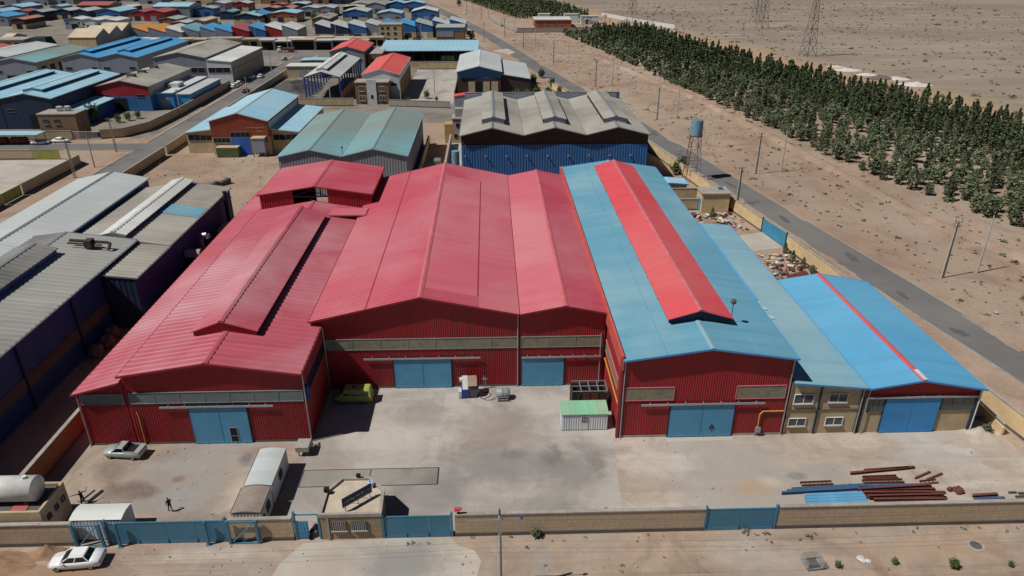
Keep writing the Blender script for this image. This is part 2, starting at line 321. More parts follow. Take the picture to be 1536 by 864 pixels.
M['street'] = ground_mat('unpaved_street_dirt', C(180, 158, 137), C(166, 144, 125), C(138, 115, 97), .04, .18, .06, C(160, 150, 140), True, spots=((C(150, 146, 142), 4.2, 46.8, 1.4, 3, .6), (C(132, 116, 102), 28.5, 49, 4, 1, .7), (C(176, 166, 154), 23, 47, 5, 2.4, .6), (C(120, 106, 94), 31.5, 47.6, 2.2, 1.2, .5), (C(188, 176, 160), -26, 48.6, 7, 1.1, .7), (C(150, 118, 90), -40, 46, 7, 2.5, .8), (C(126, 112, 100), 12, 44, 6, 1.4, .4), (C(178, 146, 116), 40, 47.5, 9, 1.6, .5)))
M['sand'] = ground_mat('orange_spoil_sand', C(170, 138, 108), C(156, 122, 94), C(134, 104, 80), .3, .9, .1)
def strip(name, left, right, z, mat):
    mb = MB()
    for i in range(len(left)-1):
        mb.quad((*left[i], z), (*right[i], z), (*right[i+1], z), (*left[i+1], z))
    return tag(mb.build(name, mat), kind='structure')
def smooth(pts, n=5):
    r = []
    P = [Vector((p[0], p[1])) for p in pts]
    for i in range(len(P)-1):
        a = P[max(i-1, 0)]; b = P[i]; c = P[i+1]; d = P[min(i+2, len(P)-1)]
        for k in range(n):
            t = k/n; r.append(.5*((2*b)+(c-a)*t+(2*a-5*b+4*c-d)*t*t+(3*b-a-3*c+d)*t**3))
    r.append(P[-1]); return [tuple(q) for q in r]
road_l = smooth([(74, 18), (69.5, 50), (66.8, 73.4), (63.6, 90.7), (59.3, 114.1), (53.6, 148.3), (46.5, 190), (39.5, 230), (28.5, 283.4), (16.9, 332.2), (-.4, 434.3), (-28, 560), (-60, 690), (-110, 860), (-180, 1080)])
road_r = smooth([(84, 18), (78, 50), (74.5, 73.4), (70.9, 90.4), (66.6, 114), (60.2, 148.3), (53, 190), (45.5, 230), (35, 283.4), (24, 340), (7.5, 434), (-18, 560), (-49, 690), (-98, 860), (-166, 1080)])
strip('road', road_l, road_r, .012, M['asphalt'])
def kerb(name, pts, side, w=.18, h=.13, mat=None):
    mb = MB(); rings = []
    for i, p in enumerate(pts):
        a = Vector(pts[max(i-1, 0)]); b = Vector(pts[min(i+1, len(pts)-1)]); d = (b-a).normalized(); nn = Vector((-d.y, d.x))*side
        q = Vector(p)+nn*w; rings.append([(p[0], p[1], -.05), (p[0], p[1], h), (q.x, q.y, h), (q.x, q.y, -.05)])
    mb.loft(rings); return tag(mb.build(name, mat or M['concrete']), kind='structure')
def drift(name, x, y, rx, ry, seed, mat, z=.016, n=16, rz=0):
    q = random.Random(seed); ph = [q.uniform(0, 6.28) for _ in range(4)]; c, s_ = math.cos(rz), math.sin(rz); P = []
    for i in range(n):
        a = 6.283*i/n; r = 1+.28*math.sin(2*a+ph[0])+.2*math.sin(5*a+ph[1])+q.uniform(-.12, .12); u, v = rx*r*math.cos(a), ry*r*math.sin(a); P.append((x+u*c-v*s_, y+u*s_+v*c))
    return flat(name, P, z, mat)
q = random.Random(31); AP = paint('asphalt_repair', C(92, 90, 90), .9, dirt=C(110, 106, 102), damt=.5)
for i in range(26):
    k = 6+int(44*(i/26)**1.1); e = road_r if q.random() < .6 else road_l; a, b = Vector(e[k]), Vector(e[k+1]); d = (b-a); ctr = a+d*q.random(); drift('sand_drift_%s' % 'abcdefghijklmnopqrstuvwxyz'[i], ctr.x, ctr.y, q.uniform(2.5, 7), q.uniform(.35, 1.0), i, GM, .015+.0001*i, 18, math.atan2(d.y, d.x))
for i in range(12):
    k = 8+i*3; t_ = q.uniform(.2, .8); p_ = Vector(road_l[k])*(1-t_)+Vector(road_r[k])*t_; d = Vector(road_l[k+1])-Vector(road_l[k]); drift('road_patch_%s' % 'abcdefghijkl'[i], p_.x, p_.y, q.uniform(1, 3.2), q.uniform(.4, .9), 60+i, AP, .0135+.0001*i, 12, math.atan2(d.y, d.x))
kerb('kerb_road_west', road_l, 1); kerb('kerb_road_east', road_r, -1, h=.06)
flat('road_side_street', [(-600, 192), (-95, 192), (-95, 199), (-600, 199)], .012, M['asphalt'])
flat('road_west', [(-95, 120), (-86, 120), (-86, 372), (-95, 372)], .016, M['asphalt'])
flat('road_cross', [(-140, 372), (-60, 372), (-60, 386), (-140, 386)], .020, M['asphalt'])
kerb('kerb_road_west_inner', [(-86, 120), (-86, 372)], -1); kerb('kerb_road_west_outer', [(-95, 199.6), (-95, 372)], 1); kerb('kerb_road_corner', [(-95, 120), (-95, 188), (-97.5, 191.8), (-118, 192)], 1)
# yards
def gp(*px): return [tuple(G(a, b)[:2]) for a, b in px]
flat('yard_concrete', [(-20.6, 50.7), (-20.2, 55.8), (-20.6, 60.8), (-19.9, 65.0), (-20.2, 75.25), (13.9, 75.25), (13.9, 64.6), (13.4, 64.2), (12.9, 58), (12.3, 50.6), (-20, 50.6)], .012, M['yard'])
flat('yard_dirt_east', [(12.2, 50.4), (57.5, 50.4), (57.5, 64.5), (13.0, 64.5)], .006, M['dirt'])
flat('yard_dirt_west', [(-46.5, 50.4), (-19, 50.4), (-19, 65.2), (-46.5, 65.2)], .006, M['dirt2'])
flat('street_unpaved', [(-90, 8), (75, 8), (70, 50.0), (-90, 50.0)], .006, M['street'])
flat('apron_concrete', gp((385, 900), (420, 845), (455, 815), (575, 808), (676, 806), (688, 819), (712, 826), (722, 842), (716, 862), (722, 900)), .014, M['apron'])
flat('door_slab', gp((1325, 650), (1440, 647), (1452, 654), (1395, 668), (1350, 664)), .014, M['pad'])
flat('door_slab_blue_hall', gp((998, 657), (1097, 655), (1100, 660), (1000, 663)), .014, M['pad'])
# low spoil heaps / uneven ground as real relief
def mound(name, cx, cy, rx, ry, h, mat, seed, kind='structure', n=22):
    q = random.Random(seed); mb = MB(); pts = {}
    ph = [q.uniform(0, 6.28) for _ in range(8)]
    for i in range(n+1):
        for j in range(n+1):
            x = 2*i/n-1; y = 2*j/n-1; r = math.hypot(x, y)
            z = max(0, 1-r)**1.3*h*(1+.35*math.sin(5*x+ph[0])*math.sin(6*y+ph[1])+.25*math.sin(13*x+ph[2]+3*y)*math.sin(11*y+ph[3])) + q.uniform(-.04, .04)*h*(r < 1)
            pts[i, j] = len(mb.v); mb.v.append((cx+x*rx, cy+y*ry, z-.01))
    for i in range(n):
        for j in range(n):
            mb.f.append((pts[i, j], pts[i+1, j], pts[i+1, j+1], pts[i, j+1])); mb.m.append(0)
    return tag(mb.build(name, mat, smooth=True), kind=kind)
mound('spoil_heap_street', -40.4, 49.2, 2.2, .85, 1.15, M['sand'], 3)
mound('spoil_heap_street_low', -45.2, 48.0, 4.4, 1.8, .8, M['sand'], 4)
mound('spoil_heap_street_edge', -44.5, 45.4, 3.6, 1.4, .6, M['sand'], 5)
mound('spoil_heap_hall_corner', 55.2, 64.0, 2.6, 2.4, .6, M['dirt'], 6)
# ================================================================== generic parts
def slope(mb, xe, ze, xr, zr, ya, yb, pitch, d, th=.1):
    ys = []
    if pitch:
        n = max(1, int(round((yb-ya)/pitch))); p = (yb-ya)/n
        for i in range(n):
            for u, h in ((0, 0), (.38, 0), (.46, 1), (.92, 1)): ys.append((ya+(i+u)*p, h*d))
        ys.append((yb, 0))
    else: ys = [(ya, 0), (yb, 0)]
    b = len(mb.v)
    for y, h in ys: mb.v += [(xe, y, ze+h), (xr, y, zr+h)]
    k = len(ys)
    for i in range(k-1):
        q = (b+2*i, b+2*i+1, b+2*i+3, b+2*i+2)
        mb.f.append(q if xe > xr else q[::-1]); mb.m.append(0)
    c = len(mb.v); mb.v += [(xe, ya, ze-th), (xr, ya, zr-th), (xr, yb, zr-th), (xe, yb, ze-th)]
    e = b+2*(k-1)
    for q in ((c, c+1, c+2, c+3), (b, b+1, c+1, c), (e, c+3, c+2, e+1), tuple([c+3, c]+[b+2*i for i in range(k)])[:]):
        mb.f.append(q); mb.m.append(0)
def corr(mb, axis, fixed, a, b, z0, zt, pitch, d, sign):
    us = []
    if pitch:
        n = max(1, int(round(abs(b-a)/pitch))); p = (b-a)/n
        for i in range(n):
            for u, h in ((0, 0), (.4, 0), (.5, 1), (.9, 1)): us.append((a+(i+u)*p, h*d))
        us.append((b, 0))
    else: us = [(a, 0), ((a+b)/2, 0), (b, 0)]
    s = len(mb.v)
    for u, h in us:
        f = fixed+sign*h; z = zt(u)
        mb.v += [(u, f, z0), (u, f, z)] if axis == 'x' else [(f, u, z0), (f, u, z)]
    for i in range(len(us)-1):
        q = (s+2*i, s+2*i+2, s+2*i+3, s+2*i+1)
        mb.f.append(q if (sign < 0) == (axis == 'x') else q[::-1]); mb.m.append(0)
def shed(name, label, x0, x1, y0, y1, zl, zm, zr, xr=None, roof=('red_roof', 'red_roof'), wall=('red_wall', 'red_wally'), pitch=.5, d=.05, wp=.27, wd=.045,
         oh=.6, sl=.25, sr=.25, cap='red_cap', edge='red_trim', group=None, loc=None, rz=0.0, lower=None, cat='warehouse', openw=(), ohb=None, gutter=True, front_z0=0.0):
    """a pitched-roof hall: ridge along local y; zl/zm/zr are left eave, ridge and right eave heights"""
    if loc is None: loc = (x0, y0, 0); x1 -= x0; y1 -= y0; xr = None if xr is None else xr-x0; x0 = y0 = 0
    xr = (x0+x1)/2 if xr is None else xr; ohb = oh if ohb is None else ohb
    t = thing(name, label, cat, loc, rz, group)
    def zt(x): return (zl+(zm-zl)*(x-x0)/max(.001, xr-x0) if x <= xr else zr+(zm-zr)*(x1-x)/max(.001, x1-xr)) - .1
    for k, (ax, fx, a, b, sg, m) in enumerate((('x', y0, x0, x1, -1, wall[0]), ('x', y1, x0, x1, 1, wall[0]), ('y', x0, y0, y1, -1, wall[1]), ('y', x1, y0, y1, 1, wall[1]))):
        if k in openw: continue
        mb = MB(); fn = zt if ax == 'x' else ((lambda u: zl-.12) if k == 2 else (lambda u: zr-.12))
        z0 = front_z0 if k == 0 else 0.0
        if lower: 
            m2 = MB(); corr(m2, ax, fx, a, b, 0, lambda u: lower[0], 0, 0, sg); m2.build('lower_wall', M[lower[1]], t); z0 = lower[0]
        if ax == 'x' and not wp:
            pts = [(a, zt(a)), (xr, zm-.1), (b, zt(b))]; q = [(a, fx, z0), (b, fx, z0)]+[(p, fx, z) for p, z in pts[::-1]]
            mb.quad(*(q if sg < 0 else q[::-1]))
        else: corr(mb, ax, fx, a, b, z0, fn, wp, wd, sg)
        mb.build('wall', M[m], t)
    ya, yb = y0-oh, y1+ohb
    el, er = x0-sl, x1+sr; zel = zl-(zm-zl)/max(.001, xr-x0)*sl; zer = zr-(zm-zr)/max(.001, x1-xr)*sr
    if xr-x0 > .05: mb = MB(); slope(mb, el, zel, xr, zm, ya, yb, pitch, d); mb.build('roof_slope', M[roof[0]], t)
    if x1-xr > .05: mb = MB(); slope(mb, er, zer, xr, zm, ya, yb, pitch, d); mb.build('roof_slope', M[roof[1]], t)
    if cap:
        mb = MB(); a = (zm-zel)/max(.01, xr-el) if xr-x0 > .05 else 0; b = (zm-zer)/max(.01, er-xr) if x1-xr > .05 else 0; w = .32; g = d+.03
        mb.extr([(xr-w, zm-a*w+g-.02), (xr, zm+g+.02), (xr+w, zm-b*w+g-.02), (xr+w, zm-b*w+g+.02), (xr, zm+g+.07), (xr-w, zm-a*w+g+.02)], 'y', ya-.02, yb+.02); mb.build('ridge_cap', M[cap], t)
    if edge:
        for yy in (ya-.05, yb+.01):
            mb = MB()
            if xr-x0 > .05: mb.extr([(el, zel-.16), (xr, zm-.16), (xr, zm+d+.02), (el, zel+d+.02)], 'y', yy, yy+.04)
            if x1-xr > .05: mb.extr([(xr, zm-.16), (er, zer-.16), (er, zer+d+.02), (xr, zm+d+.02)], 'y', yy, yy+.04)
            mb.build('verge_trim', M[edge], t)
        if gutter:
            for xx, zz, s in ((el, zel, -1), (er, zer, 1)):
                if (s < 0 and xr-x0 < .05) or (s > 0 and x1-xr < .05): continue
                mb = MB(); mb.box(min(xx+.01*s, xx+.14*s), ya+.02, zz-.16, max(xx+.01*s, xx+.14*s), yb-.02, zz-.02); mb.build('gutter', M[edge], t)
    return t
def monitor(t, x0, x1, y0, y1, zb, ze, zm, xr=None, roof='red_roof', wallm='red_wall', sidem='dark', pitch=.5, d=.05, cap='red_cap', sl=.25, oh=.25, zb2=None):
    """raised ridge ventilator standing on a roof: its wall, roof slopes and cap (local coords of t)"""
    xr = (x0+x1)/2 if xr is None else xr; zb2 = zb if zb2 is None else zb2
    mb = MB()
    for yy, s in ((y0, -1), (y1, 1)): corr(mb, 'x', yy, x0, x1, zb, lambda u: ze+(zm-ze)*(1-abs(u-xr)/((x1-x0)/2))-.08, .3, .04, s)
    m = mb.build('ventilator', M[wallm], t)
    for xx, s in ((x0, -1), (x1, 1)):
        mb = MB(); mb.box(xx-.03, y0, zb2, xx+.03, y1, ze-.05); mb.build('louvre_side', M[sidem], m)
        mb = MB()
        for i in range(int((y1-y0)/6)+1): mb.box(xx+(.03 if s > 0 else -.11), y0+i*6, zb2, xx+(.11 if s > 0 else -.03), y0+i*6+.12, ze-.06)
        mb.build('post', M['navy'], m)
    k = (zm-ze)/((x1-x0)/2)
    for xe in (x0-sl, x1+sl):
        mb = MB(); slope(mb, xe, ze-k*sl, xr, zm, y0-oh, y1+oh, pitch, d); mb.build('roof_slope', M[roof], m)
    mb = MB(); w = .35; g = d+.02
    mb.extr([(xr-w, zm-k*w+g), (xr, zm+g+.02), (xr+w, zm-k*w+g), (xr+w, zm-k*w+g+.05), (xr, zm+g+.07), (xr-w, zm-k*w+g+.05)], 'y', y0-oh-.02, y1+oh+.02); mb.build('ridge_cap', M[cap], m)
    return m
def big_door(t, x0, x1, y, h, mat, leaves=2, rail=None, ribs=5, wicket=None, z0=.06):
    mb = MB()      # frame round the opening
    mb.box(x0-.08, y-.16, 0, x0-.01, y-.02, h+.08); mb.box(x1+.01, y-.16, 0, x1+.08, y-.02, h+.08); mb.box(x0-.08, y-.16, h+.01, x1+.08, y-.02, h+.1)
    dr = mb.build('door', M['navy'], t); w = (x1-x0)/leaves
    for i in range(leaves):
        a, b = x0+i*w+.015, x0+(i+1)*w-.015; mb = MB(); mb.box(a, y-.2, z0, b, y-.12, h)
        for k in range(ribs+1):                                    # stiffening bars welded on the leaf
            xx = a+(b-a-.05)*k/ribs
            mb.box(xx, y-.215, z0+.25, xx+.05, y-.201, h-.05) if k in (0, ribs) else None
        mb.box(a, y-.23, z0+.02, b, y-.201, z0+.22); mb.box(a, y-.22, h-.16, b, y-.201, h-.03)
        lf = mb.build('door_leaf', mat, dr)
    mb = MB()
    for k in range(6): mb.box(x0+(x1-x0)*(k+.3)/6, y-.27, .0, x0+(x1-x0)*(k+.3)/6+.08, y-.232, .26)
    mb.build('door_foot', mat, dr)
    if rail:
        mb = MB(); mb.box(rail[0], y-.36, h+.12, rail[1], y-.22, h+.32); o = mb.build('door_rail', M['galv'], dr)
        mb = MB()
        for k in range(7): xx = rail[0]+(rail[1]-rail[0])*(k+.5)/7; mb.box(xx, y-.3, h+.32, xx+.08, y+.0, h+.42)
        mb.build('rail_bracket', M['grey_trim'], dr)
    if wicket:
        a, b, hh = wicket; mb = MB(); mb.box(a, y-.222, .08, b, y-.201, hh); mb.build('wicket_opening', M['dark'], dr)
        mb = MB(); mb.box(a-.07, y-.24, .08, a, y-.201, hh+.07); mb.box(b, y-.24, .08, b+.07, y-.201, hh+.07); mb.box(a, y-.24, hh, b, y-.201, hh+.07); mb.box(a, y-.24, 1.0, b, y-.225, 1.06); mb.build('wicket_frame', M['grey_trim'], dr)
    return dr
def window(t, x, y, z, w, h, cols=2, axis='x', s=-1, frame='white_frame', glass='glass', sill=True, name='window'):
    """window in a wall facing -y (axis x) or +-x (axis y): frame, panes, sill"""
    def bx(mb, a, c, b, e, d0, d1):
        d0, d1 = sorted((s*d0, s*d1))
        mb.box(a, y+d0, c, b, y+d1, e) if axis == 'x' else mb.box(y+d0, a, c, y+d1, b, e)
    mb = MB(); f = .06
    bx(mb, x, z, x+f, z+h, .02, .12); bx(mb, x+w-f, z, x+w, z+h, .02, .12); bx(mb, x+f, z, x+w-f, z+f, .02, .12); bx(mb, x+f, z+h-f, x+w-f, z+h, .02, .12)
    for i in range(1, cols): xx = x+w*i/cols; bx(mb, xx-f/2, z+f, xx+f/2, z+h-f, .02, .11)
    o = mb.build(name, M[frame], t)
    for i in range(cols):
        a, b = x+w*i/cols+f*.5+.01, x+w*(i+1)/cols-f*.5-.01; m2 = MB(); bx(m2, a, z+f, b, z+h-f, .02, .06); m2.build('pane', M[glass], o)
    if sill: m2 = MB(); bx(m2, x-.08, z-.09, x+w+.08, z-.01, .02, .22); m2.build('sill', M['concrete'], o)
    return o
def band(t, x0, x1, y, z0, z1, mat, n=6, mull='grey_trim', axis='x', s=-1, name='window_band'):
    def bx(mb, a, c, b, e, d0, d1):
        d0, d1 = sorted((s*d0, s*d1))
        mb.box(a, y+d0, c, b, y+d1, e) if axis == 'x' else mb.box(y+d0, a, c, y+d1, b, e)
    mb = MB(); bx(mb, x0, z0-.06, x1, z0, .02, .14); bx(mb, x0, z1, x1, z1+.06, .02, .14); o = mb.build(name, M[mull], t)
    for i in range(n):
        a, b = x0+(x1-x0)*i/n, x0+(x1-x0)*(i+1)/n; m2 = MB(); bx(m2, a+.03, z0, b-.03, z1, .02, .09+.01*(i % 2)); m2.build('pane', M[mat], o)
    m2 = MB()
    for i in range(n+1): xx = x0+(x1-x0)*i/n; bx(m2, xx-.03, z0, xx+.03, z1, .02, .13)
    m2.build('mullion', M[mull], o); return o
def downpipe(t, x, y, z, m='galv', r=.07):
    mb = MB(); mb.tube((x, y, 0.05), (x, y, z), r, n=8); mb.tube((x, y, .08), (x, y-.25, .03), r, n=8); return mb.build('downpipe', M[m], t)
# ================================================================== THE RED AND BLUE WORKS
# A: west red hall with its lean-to aisle
A = shed('red_hall', 'pinkish red gabled hall with long ridge ventilator above the silver pickup', -39.3, -20.4, 65, 116, 9.15, 10.6, 9.1, xr=-30, roof=('red_roof2', 'red_roof2'), pitch=1.0, d=.05, sl=.12, sr=.12, cap='red_roof2', group=None)
ax, ay = -39.3, 65
def LA(x): return x-ax
monitor(A, LA(-33.5), LA(-26.6), 6.2, 44.5, 10.05, 10.85, 12.05, xr=LA(-30.3), roof='red_roof2', wallm='red_wall', cap='red_roof2', pitch=1.0, d=.05, zb2=9.6)  # near-black side strips: open louvre plus shade, both put into the colour
big_door(A, LA(-32.95), LA(-26.75), 0, 4.75, M['teal_door'], rail=(LA(-35.9), LA(-23.8)), wicket=(LA(-28.95), LA(-28.2), 2.1))
band(A, LA(-38.9), LA(-20.5), 0, 5.45, 6.75, 'band_glass', 7, 'grey_trim')
mb = MB(); mb.box(LA(-33), -.2, 5.0, LA(-26.8), -.1, 5.4); mb.build('transom_opening', M['dark'], A)
band(A, 1.5, 10.2, LA(-20.4), 5.6, 6.8, 'dark', 3, 'blue_steel', 'y', 1)
mb = MB(); mb.box(LA(-20.28), .1, 5.2, LA(-20.05), .9, 6.9); mb.build('corner_panel', M['blue_steel'], A)
downpipe(A, LA(-20.25), -.12, 8.9); downpipe(A, LA(-20.2), 10.0, 8.9)
mb = MB(); mb.box(LA(-39.3), -.09, 0, LA(-33.1), -.07, .28); mb.box(LA(-26.6), -.09, 0, LA(-20.4), -.07, .28); mb.build('plinth', M['conc_dark'], A)
mb = MB(); mb.box(LA(-26.2), 45.2, 10.1, LA(-20.3), 48.5, 10.32); mb.build('flashing_sheet', M['pink_roof'], A)
# lean-to
L = shed('lean_to_aisle', 'low red lean-to aisle along the outer side of the pinkish red hall', -44.4, -39.45, 65, 133, 7.0, 8.35, 8.35, xr=-39.46, roof=('red_roof2', 'red_roof2'), pitch=1.0, d=.05, sl=.25, sr=0, cap=None, ohb=.2)
band(L, .3, 4.8, 0, 5.45, 6.65, 'band_glass', 2, 'grey_trim'); downpipe(L, .0, -.14, 6.9)
mb = MB(); mb.path([(5.95, -.15, .1), (5.95, -.15, 4.1), (5.8, -.1, 4.3)], .06, 8); mb.build('gas_pipe', M['yellow_pipe'], L); 
mb = MB(); mb.box(0, -.09, 0, 4.95, -.07, .28); mb.build('plinth', M['conc_dark'], L)
# B: raised red block behind A
B = shed('red_block', 'tall red block with a wide open gap in its gable behind the ridge ventilator', -38.9, -20.2, 116.3, 132, 11.9, 13.3, 11.9, xr=-29.6, roof=('red_roof', 'red_roof'), pitch=.6, d=.032, oh=.3, cap='red_roof', openw=(0, 1))
for yy, s in ((0, -1), (15.7, 1)):
    for a, b in ((0, 5.6), (11.4, 18.7)):
        mb = MB(); corr(mb, 'x', yy, a, b, 0, lambda u: 11.8+1.4*(1-abs(u-9.3)/9.35)-.1, .4, .06, s); mb.build('wall', M['red_wall'], B)
mb = MB()
for yy in (0.1, 7.5, 15.5):
    mb.box(5.6, yy, 11.3, 11.4, yy+.15, 11.5); mb.tube((5.6, yy, 11.45), (8.5, yy, 12.6), .08); mb.tube((11.4, yy, 11.45), (8.5, yy, 12.6), .08); mb.box(8.4, yy, 9, 8.55, yy+.15, 11.4)
mb.build('roof_truss', M['navy'], B)
# C: main red hall
CC = shed('red_hall', 'widest red gabled hall facing the concrete yard, brown window band under its gable', -21.2, 3.28, 75.3, 130.5, 9.9, 12.85, 10.4, xr=-8.4, roof=('red_roof', 'pink_roof'), pitch=.6, d=.032, sl=.4, sr=.0, cap='red_cap', oh=.65)
cx0 = -21.2
def LC(x): return x-cx0
band(CC, LC(-20.3), LC(3.2), 0, 5.6, 7.0, 'band', 7, 'grey_trim'); big_door(CC, LC(-12.1), LC(-5.1), 0, 4.1, M['teal_door'], rail=(LC(-15.7), LC(-1.5)))
downpipe(CC, LC(3.1), -.15, 10.2)
def zC(x): return 12.85-(x+8.4)*(2.45/11.68) if x > -8.4 else 12.85+(x+8.4)*(2.95/12.8)
for xa, xb, ya, yb, m, nm in ((-8.05, -1.6, -.6, 2.2, 'red_roof', 'replaced_roof_sheet'), (-8.05, -2.2, 48.5, 55.2, 'red_roof', 'replaced_roof_sheet'), (-14.9, -14.75, -.6, 55.6, 'red_trim', 'sheet_lap'), (-1.75, -1.6, 2.3, 48.4, 'red_trim', 'sheet_lap')):
    mb = MB(); slope(mb, LC(xb if xa > -8.4 else xa), zC(xb if xa > -8.4 else xa)+.035, LC(xa if xa > -8.4 else xb), zC(xa if xa > -8.4 else xb)+.035, ya, yb, .6 if nm[0] == 'r' else 0, .03, .03); mb.build(nm, M[m], CC)
mb = MB(); mb.box(LC(-20.2), -.09, 0, LC(-12.3), -.07, .3); mb.box(LC(-4.9), -.09, 0, LC(3.2), -.07, .3); mb.build('plinth', M['conc_dark'], CC)
# D: narrow red hall
DD = shed('red_hall', 'narrow red gabled hall wedged between the widest red hall and the blue roof', 3.36, 13.75, 75.3, 130.2, 10.4, 11.45, 10.4, xr=8.75, roof=('pink_roof', 'red_roof'), pitch=.6, d=.032, sl=.0, sr=.0, cap='red_cap', oh=.65)
band(DD, .15, 10.1, 0, 5.6, 7.0, 'band', 3, 'grey_trim'); big_door(DD, .25, 5.45, 0, 4.0, M['teal_door'], leaves=1, rail=(.2, 10.0)); downpipe(DD, 9.9, -.15, 7.4)
mb = MB(); mb.box(5.8, -.09, 0, 10.2, -.07, .3); mb.build('plinth', M['conc_dark'], DD)
# E: blue roofed hall
EE = shed('blue_roofed_hall', 'red walled hall under a weathered blue roof with a bright red ridge ventilator', 14.0, 32.4, 64.5, 135.5, 10.4, 11.7, 10.3, xr=23.2, roof=('blue_roof', 'blue_roof'), pitch=.6, d=.032, sl=.02, sr=.2, cap='blue_roof2', edge='blue_edge', oh=.65)
def LE(x): return x-14.0
monitor(EE, LE(20.1), LE(26.8), 5.8, 66.2, 11.0, 12.15, 13.15, xr=LE(23.4), roof='vivid_roof', wallm='navy', sidem='navy', cap='red_cap', pitch=.6, d=.032, sl=.35, oh=.5)
big_door(EE, LE(19.55), LE(26.65), 0, 4.25, M['teal_door'], rail=(LE(16.2), LE(29.9)))
for a, b in ((14.4, 19.75), (26.6, 32.05)): band(EE, LE(a), LE(b), 0, 5.0, 6.6, 'band', 1, 'red_cap')
band(EE, 2.0, 12.5, 0, 5.0, 6.4, 'band', 3, 'red_cap', 'y', -1)
for xa, za in ((4.4, 11.02), (14.2, 10.95)): mb = MB(); mb.box(xa-.05, -.6, za+.03, xa+.05, 71.5, za+.075); mb.build('sheet_lap', M['blue_roof'], EE)
mb = MB(); mb.box(-.32, -.3, 9.0, -.03, 71, 10.75); mb.build('parapet', paint('orange_red_parapet', C(206, 84, 74)), EE)
mb = MB(); mb.box(-.33, -.2, 0, -.05, .25, 10.4); mb.build('corner_trim', M['red_trim'], EE)
mb = MB(); mb.box(-.24, .3, 3.9, -.1, 10.6, 4.0); mb.build('cable_tray', M['yellow_pipe'], EE)
downpipe(EE, .15, -.16, 10.2); downpipe(EE, 18.35, -.16, 10.1)
mb = MB(); mb.path([(18.2, -.18, 3.3), (15.9, -.18, 3.3), (15.6, -.18, 2.9), (15.6, -.18, .9)], .075, 8); mb.build('gas_pipe', M['yellow_pipe'], EE)
mb = MB(); mb.box(15.35, -.45, .6, 15.9, -.12, 1.2); mb.path([(15.6, -.2, .7), (15.3, -.2, .1)], .05); mb.build('gas_meter', M['galv'], EE)
mb = MB(); mb.box(.2, -.09, 0, 5.4, -.07, .3); mb.box(12.8, -.09, 0, 18.3, -.07, .3); mb.build('plinth', M['concrete'], EE)
mb = MB(); mb.quad((10.02, -.25, 1.15), (10.72, -.25, 1.15), (10.37, -.25, 1.75)); mb.build('warning_sign', paint('black_sign', C(24, 28, 24)), EE)
mb = MB(); mb.quad((10.2, -.254, 1.22), (10.54, -.254, 1.22), (10.37, -.254, 1.5)); mb.box(10.33, -.25, .75, 10.4, -.235, 1.1); mb.build('warning_sign_mark', paint('sign_grey', C(84, 92, 70)), EE)
mb = MB(); mb.tube((13.2, 6.2, 11.0), (13.2, 6.2, 13.5), .05); mb.blob((13.2, 6.2, 13.75), .34, seed=2, jit=.05); mb.build('lamp_mast', M['conc_dark'], EE)
# F: beige fronted annex
FF = shed('beige_annex', 'two storey beige fronted annex with four white windows and lean-to blue roof', 32.75, 41.0, 64.55, 113.5, 7.05, 7.1, 6.3, xr=32.8, roof=('blue_roof2', 'blue_roof2'), wall=('beige', 'beige'), wp=0, pitch=.6, d=.032, sl=0, sr=.1, cap=None, edge='blue_edge', oh=.55)
for a, b, z0, z1 in ((33.2, 35.4, 4.1, 5.35), (37.1, 39.2, 4.2, 5.4), (33.05, 35.05, 1.05, 2.15), (37.25, 39.25, 1.1, 2.2)): window(FF, a-32.75, 0, z0, b-a, z1-z0, 2)
mb = MB(); mb.box(3.25, -.16, 0.05, 3.42, -.01, 6.6); mb.build('steel_post', M['navy'], FF); mb = MB(); mb.box(7.95, -.18, 0.05, 8.2, -.01, 6.2); mb.build('steel_post', M['navy'], FF)
mb = MB(); mb.box(.1, -.1, 3.2, 7.9, -.02, 3.36); mb.build('ledge', M['brown_brick'], FF); downpipe(FF, 8.0, -.24, 6.1)
mb = MB(); slope(mb, 3.1, 6.9, .2, 7.18, 20, 48.5, 1.0, .05, .04); mb.build('newer_roof_strip', M['blue_roof3'], FF)
for yy in (14.5, 17): mb = MB(); slope(mb, 3.3, 6.9, .2, 7.19, yy, yy+.9, 0, 0, .04); mb.build('roof_patch', M['sky_roof'], FF)
# G: small bright blue hall
GG = shed('blue_roofed_hall', 'small hall under a clean bright blue roof with a thin red ridge strip', 41.3, 53.9, 64.55, 91.3, 6.25, 7.2, 5.95, xr=47, roof=('blue_roof3', 'blue_roof3'), wall=('red_wall', 'beige'), pitch=.6, d=.032, sl=.05, sr=.45, cap='vivid_roof', edge='blue_edge', oh=.6, lower=(4.65, 'beige'))
big_door(GG, 43.6-41.3, 49.8-41.3, 0, 4.6, M['blue_door'], rail=(.1, 12.4), wicket=None)
for a, b in ((.3, 2.15), (8.7, 12.4)): band(GG, a, b, 0, 2.95, 4.5, 'glass', 3, 'conc_dark')
mb = MB(); mb.box(12.45, -.2, 0, 12.7, -.01, 5.8); mb.build('steel_post', M['navy'], GG); downpipe(GG, 12.8, -.22, 5.7, 'white_trim'); downpipe(GG, .1, -.25, 6.0)
mb = MB(); mb.box(5.55, -.55, 7.28, 6.0, 1.5, 7.34); mb.build('pale_ridge_piece', M['white_trim'], GG)
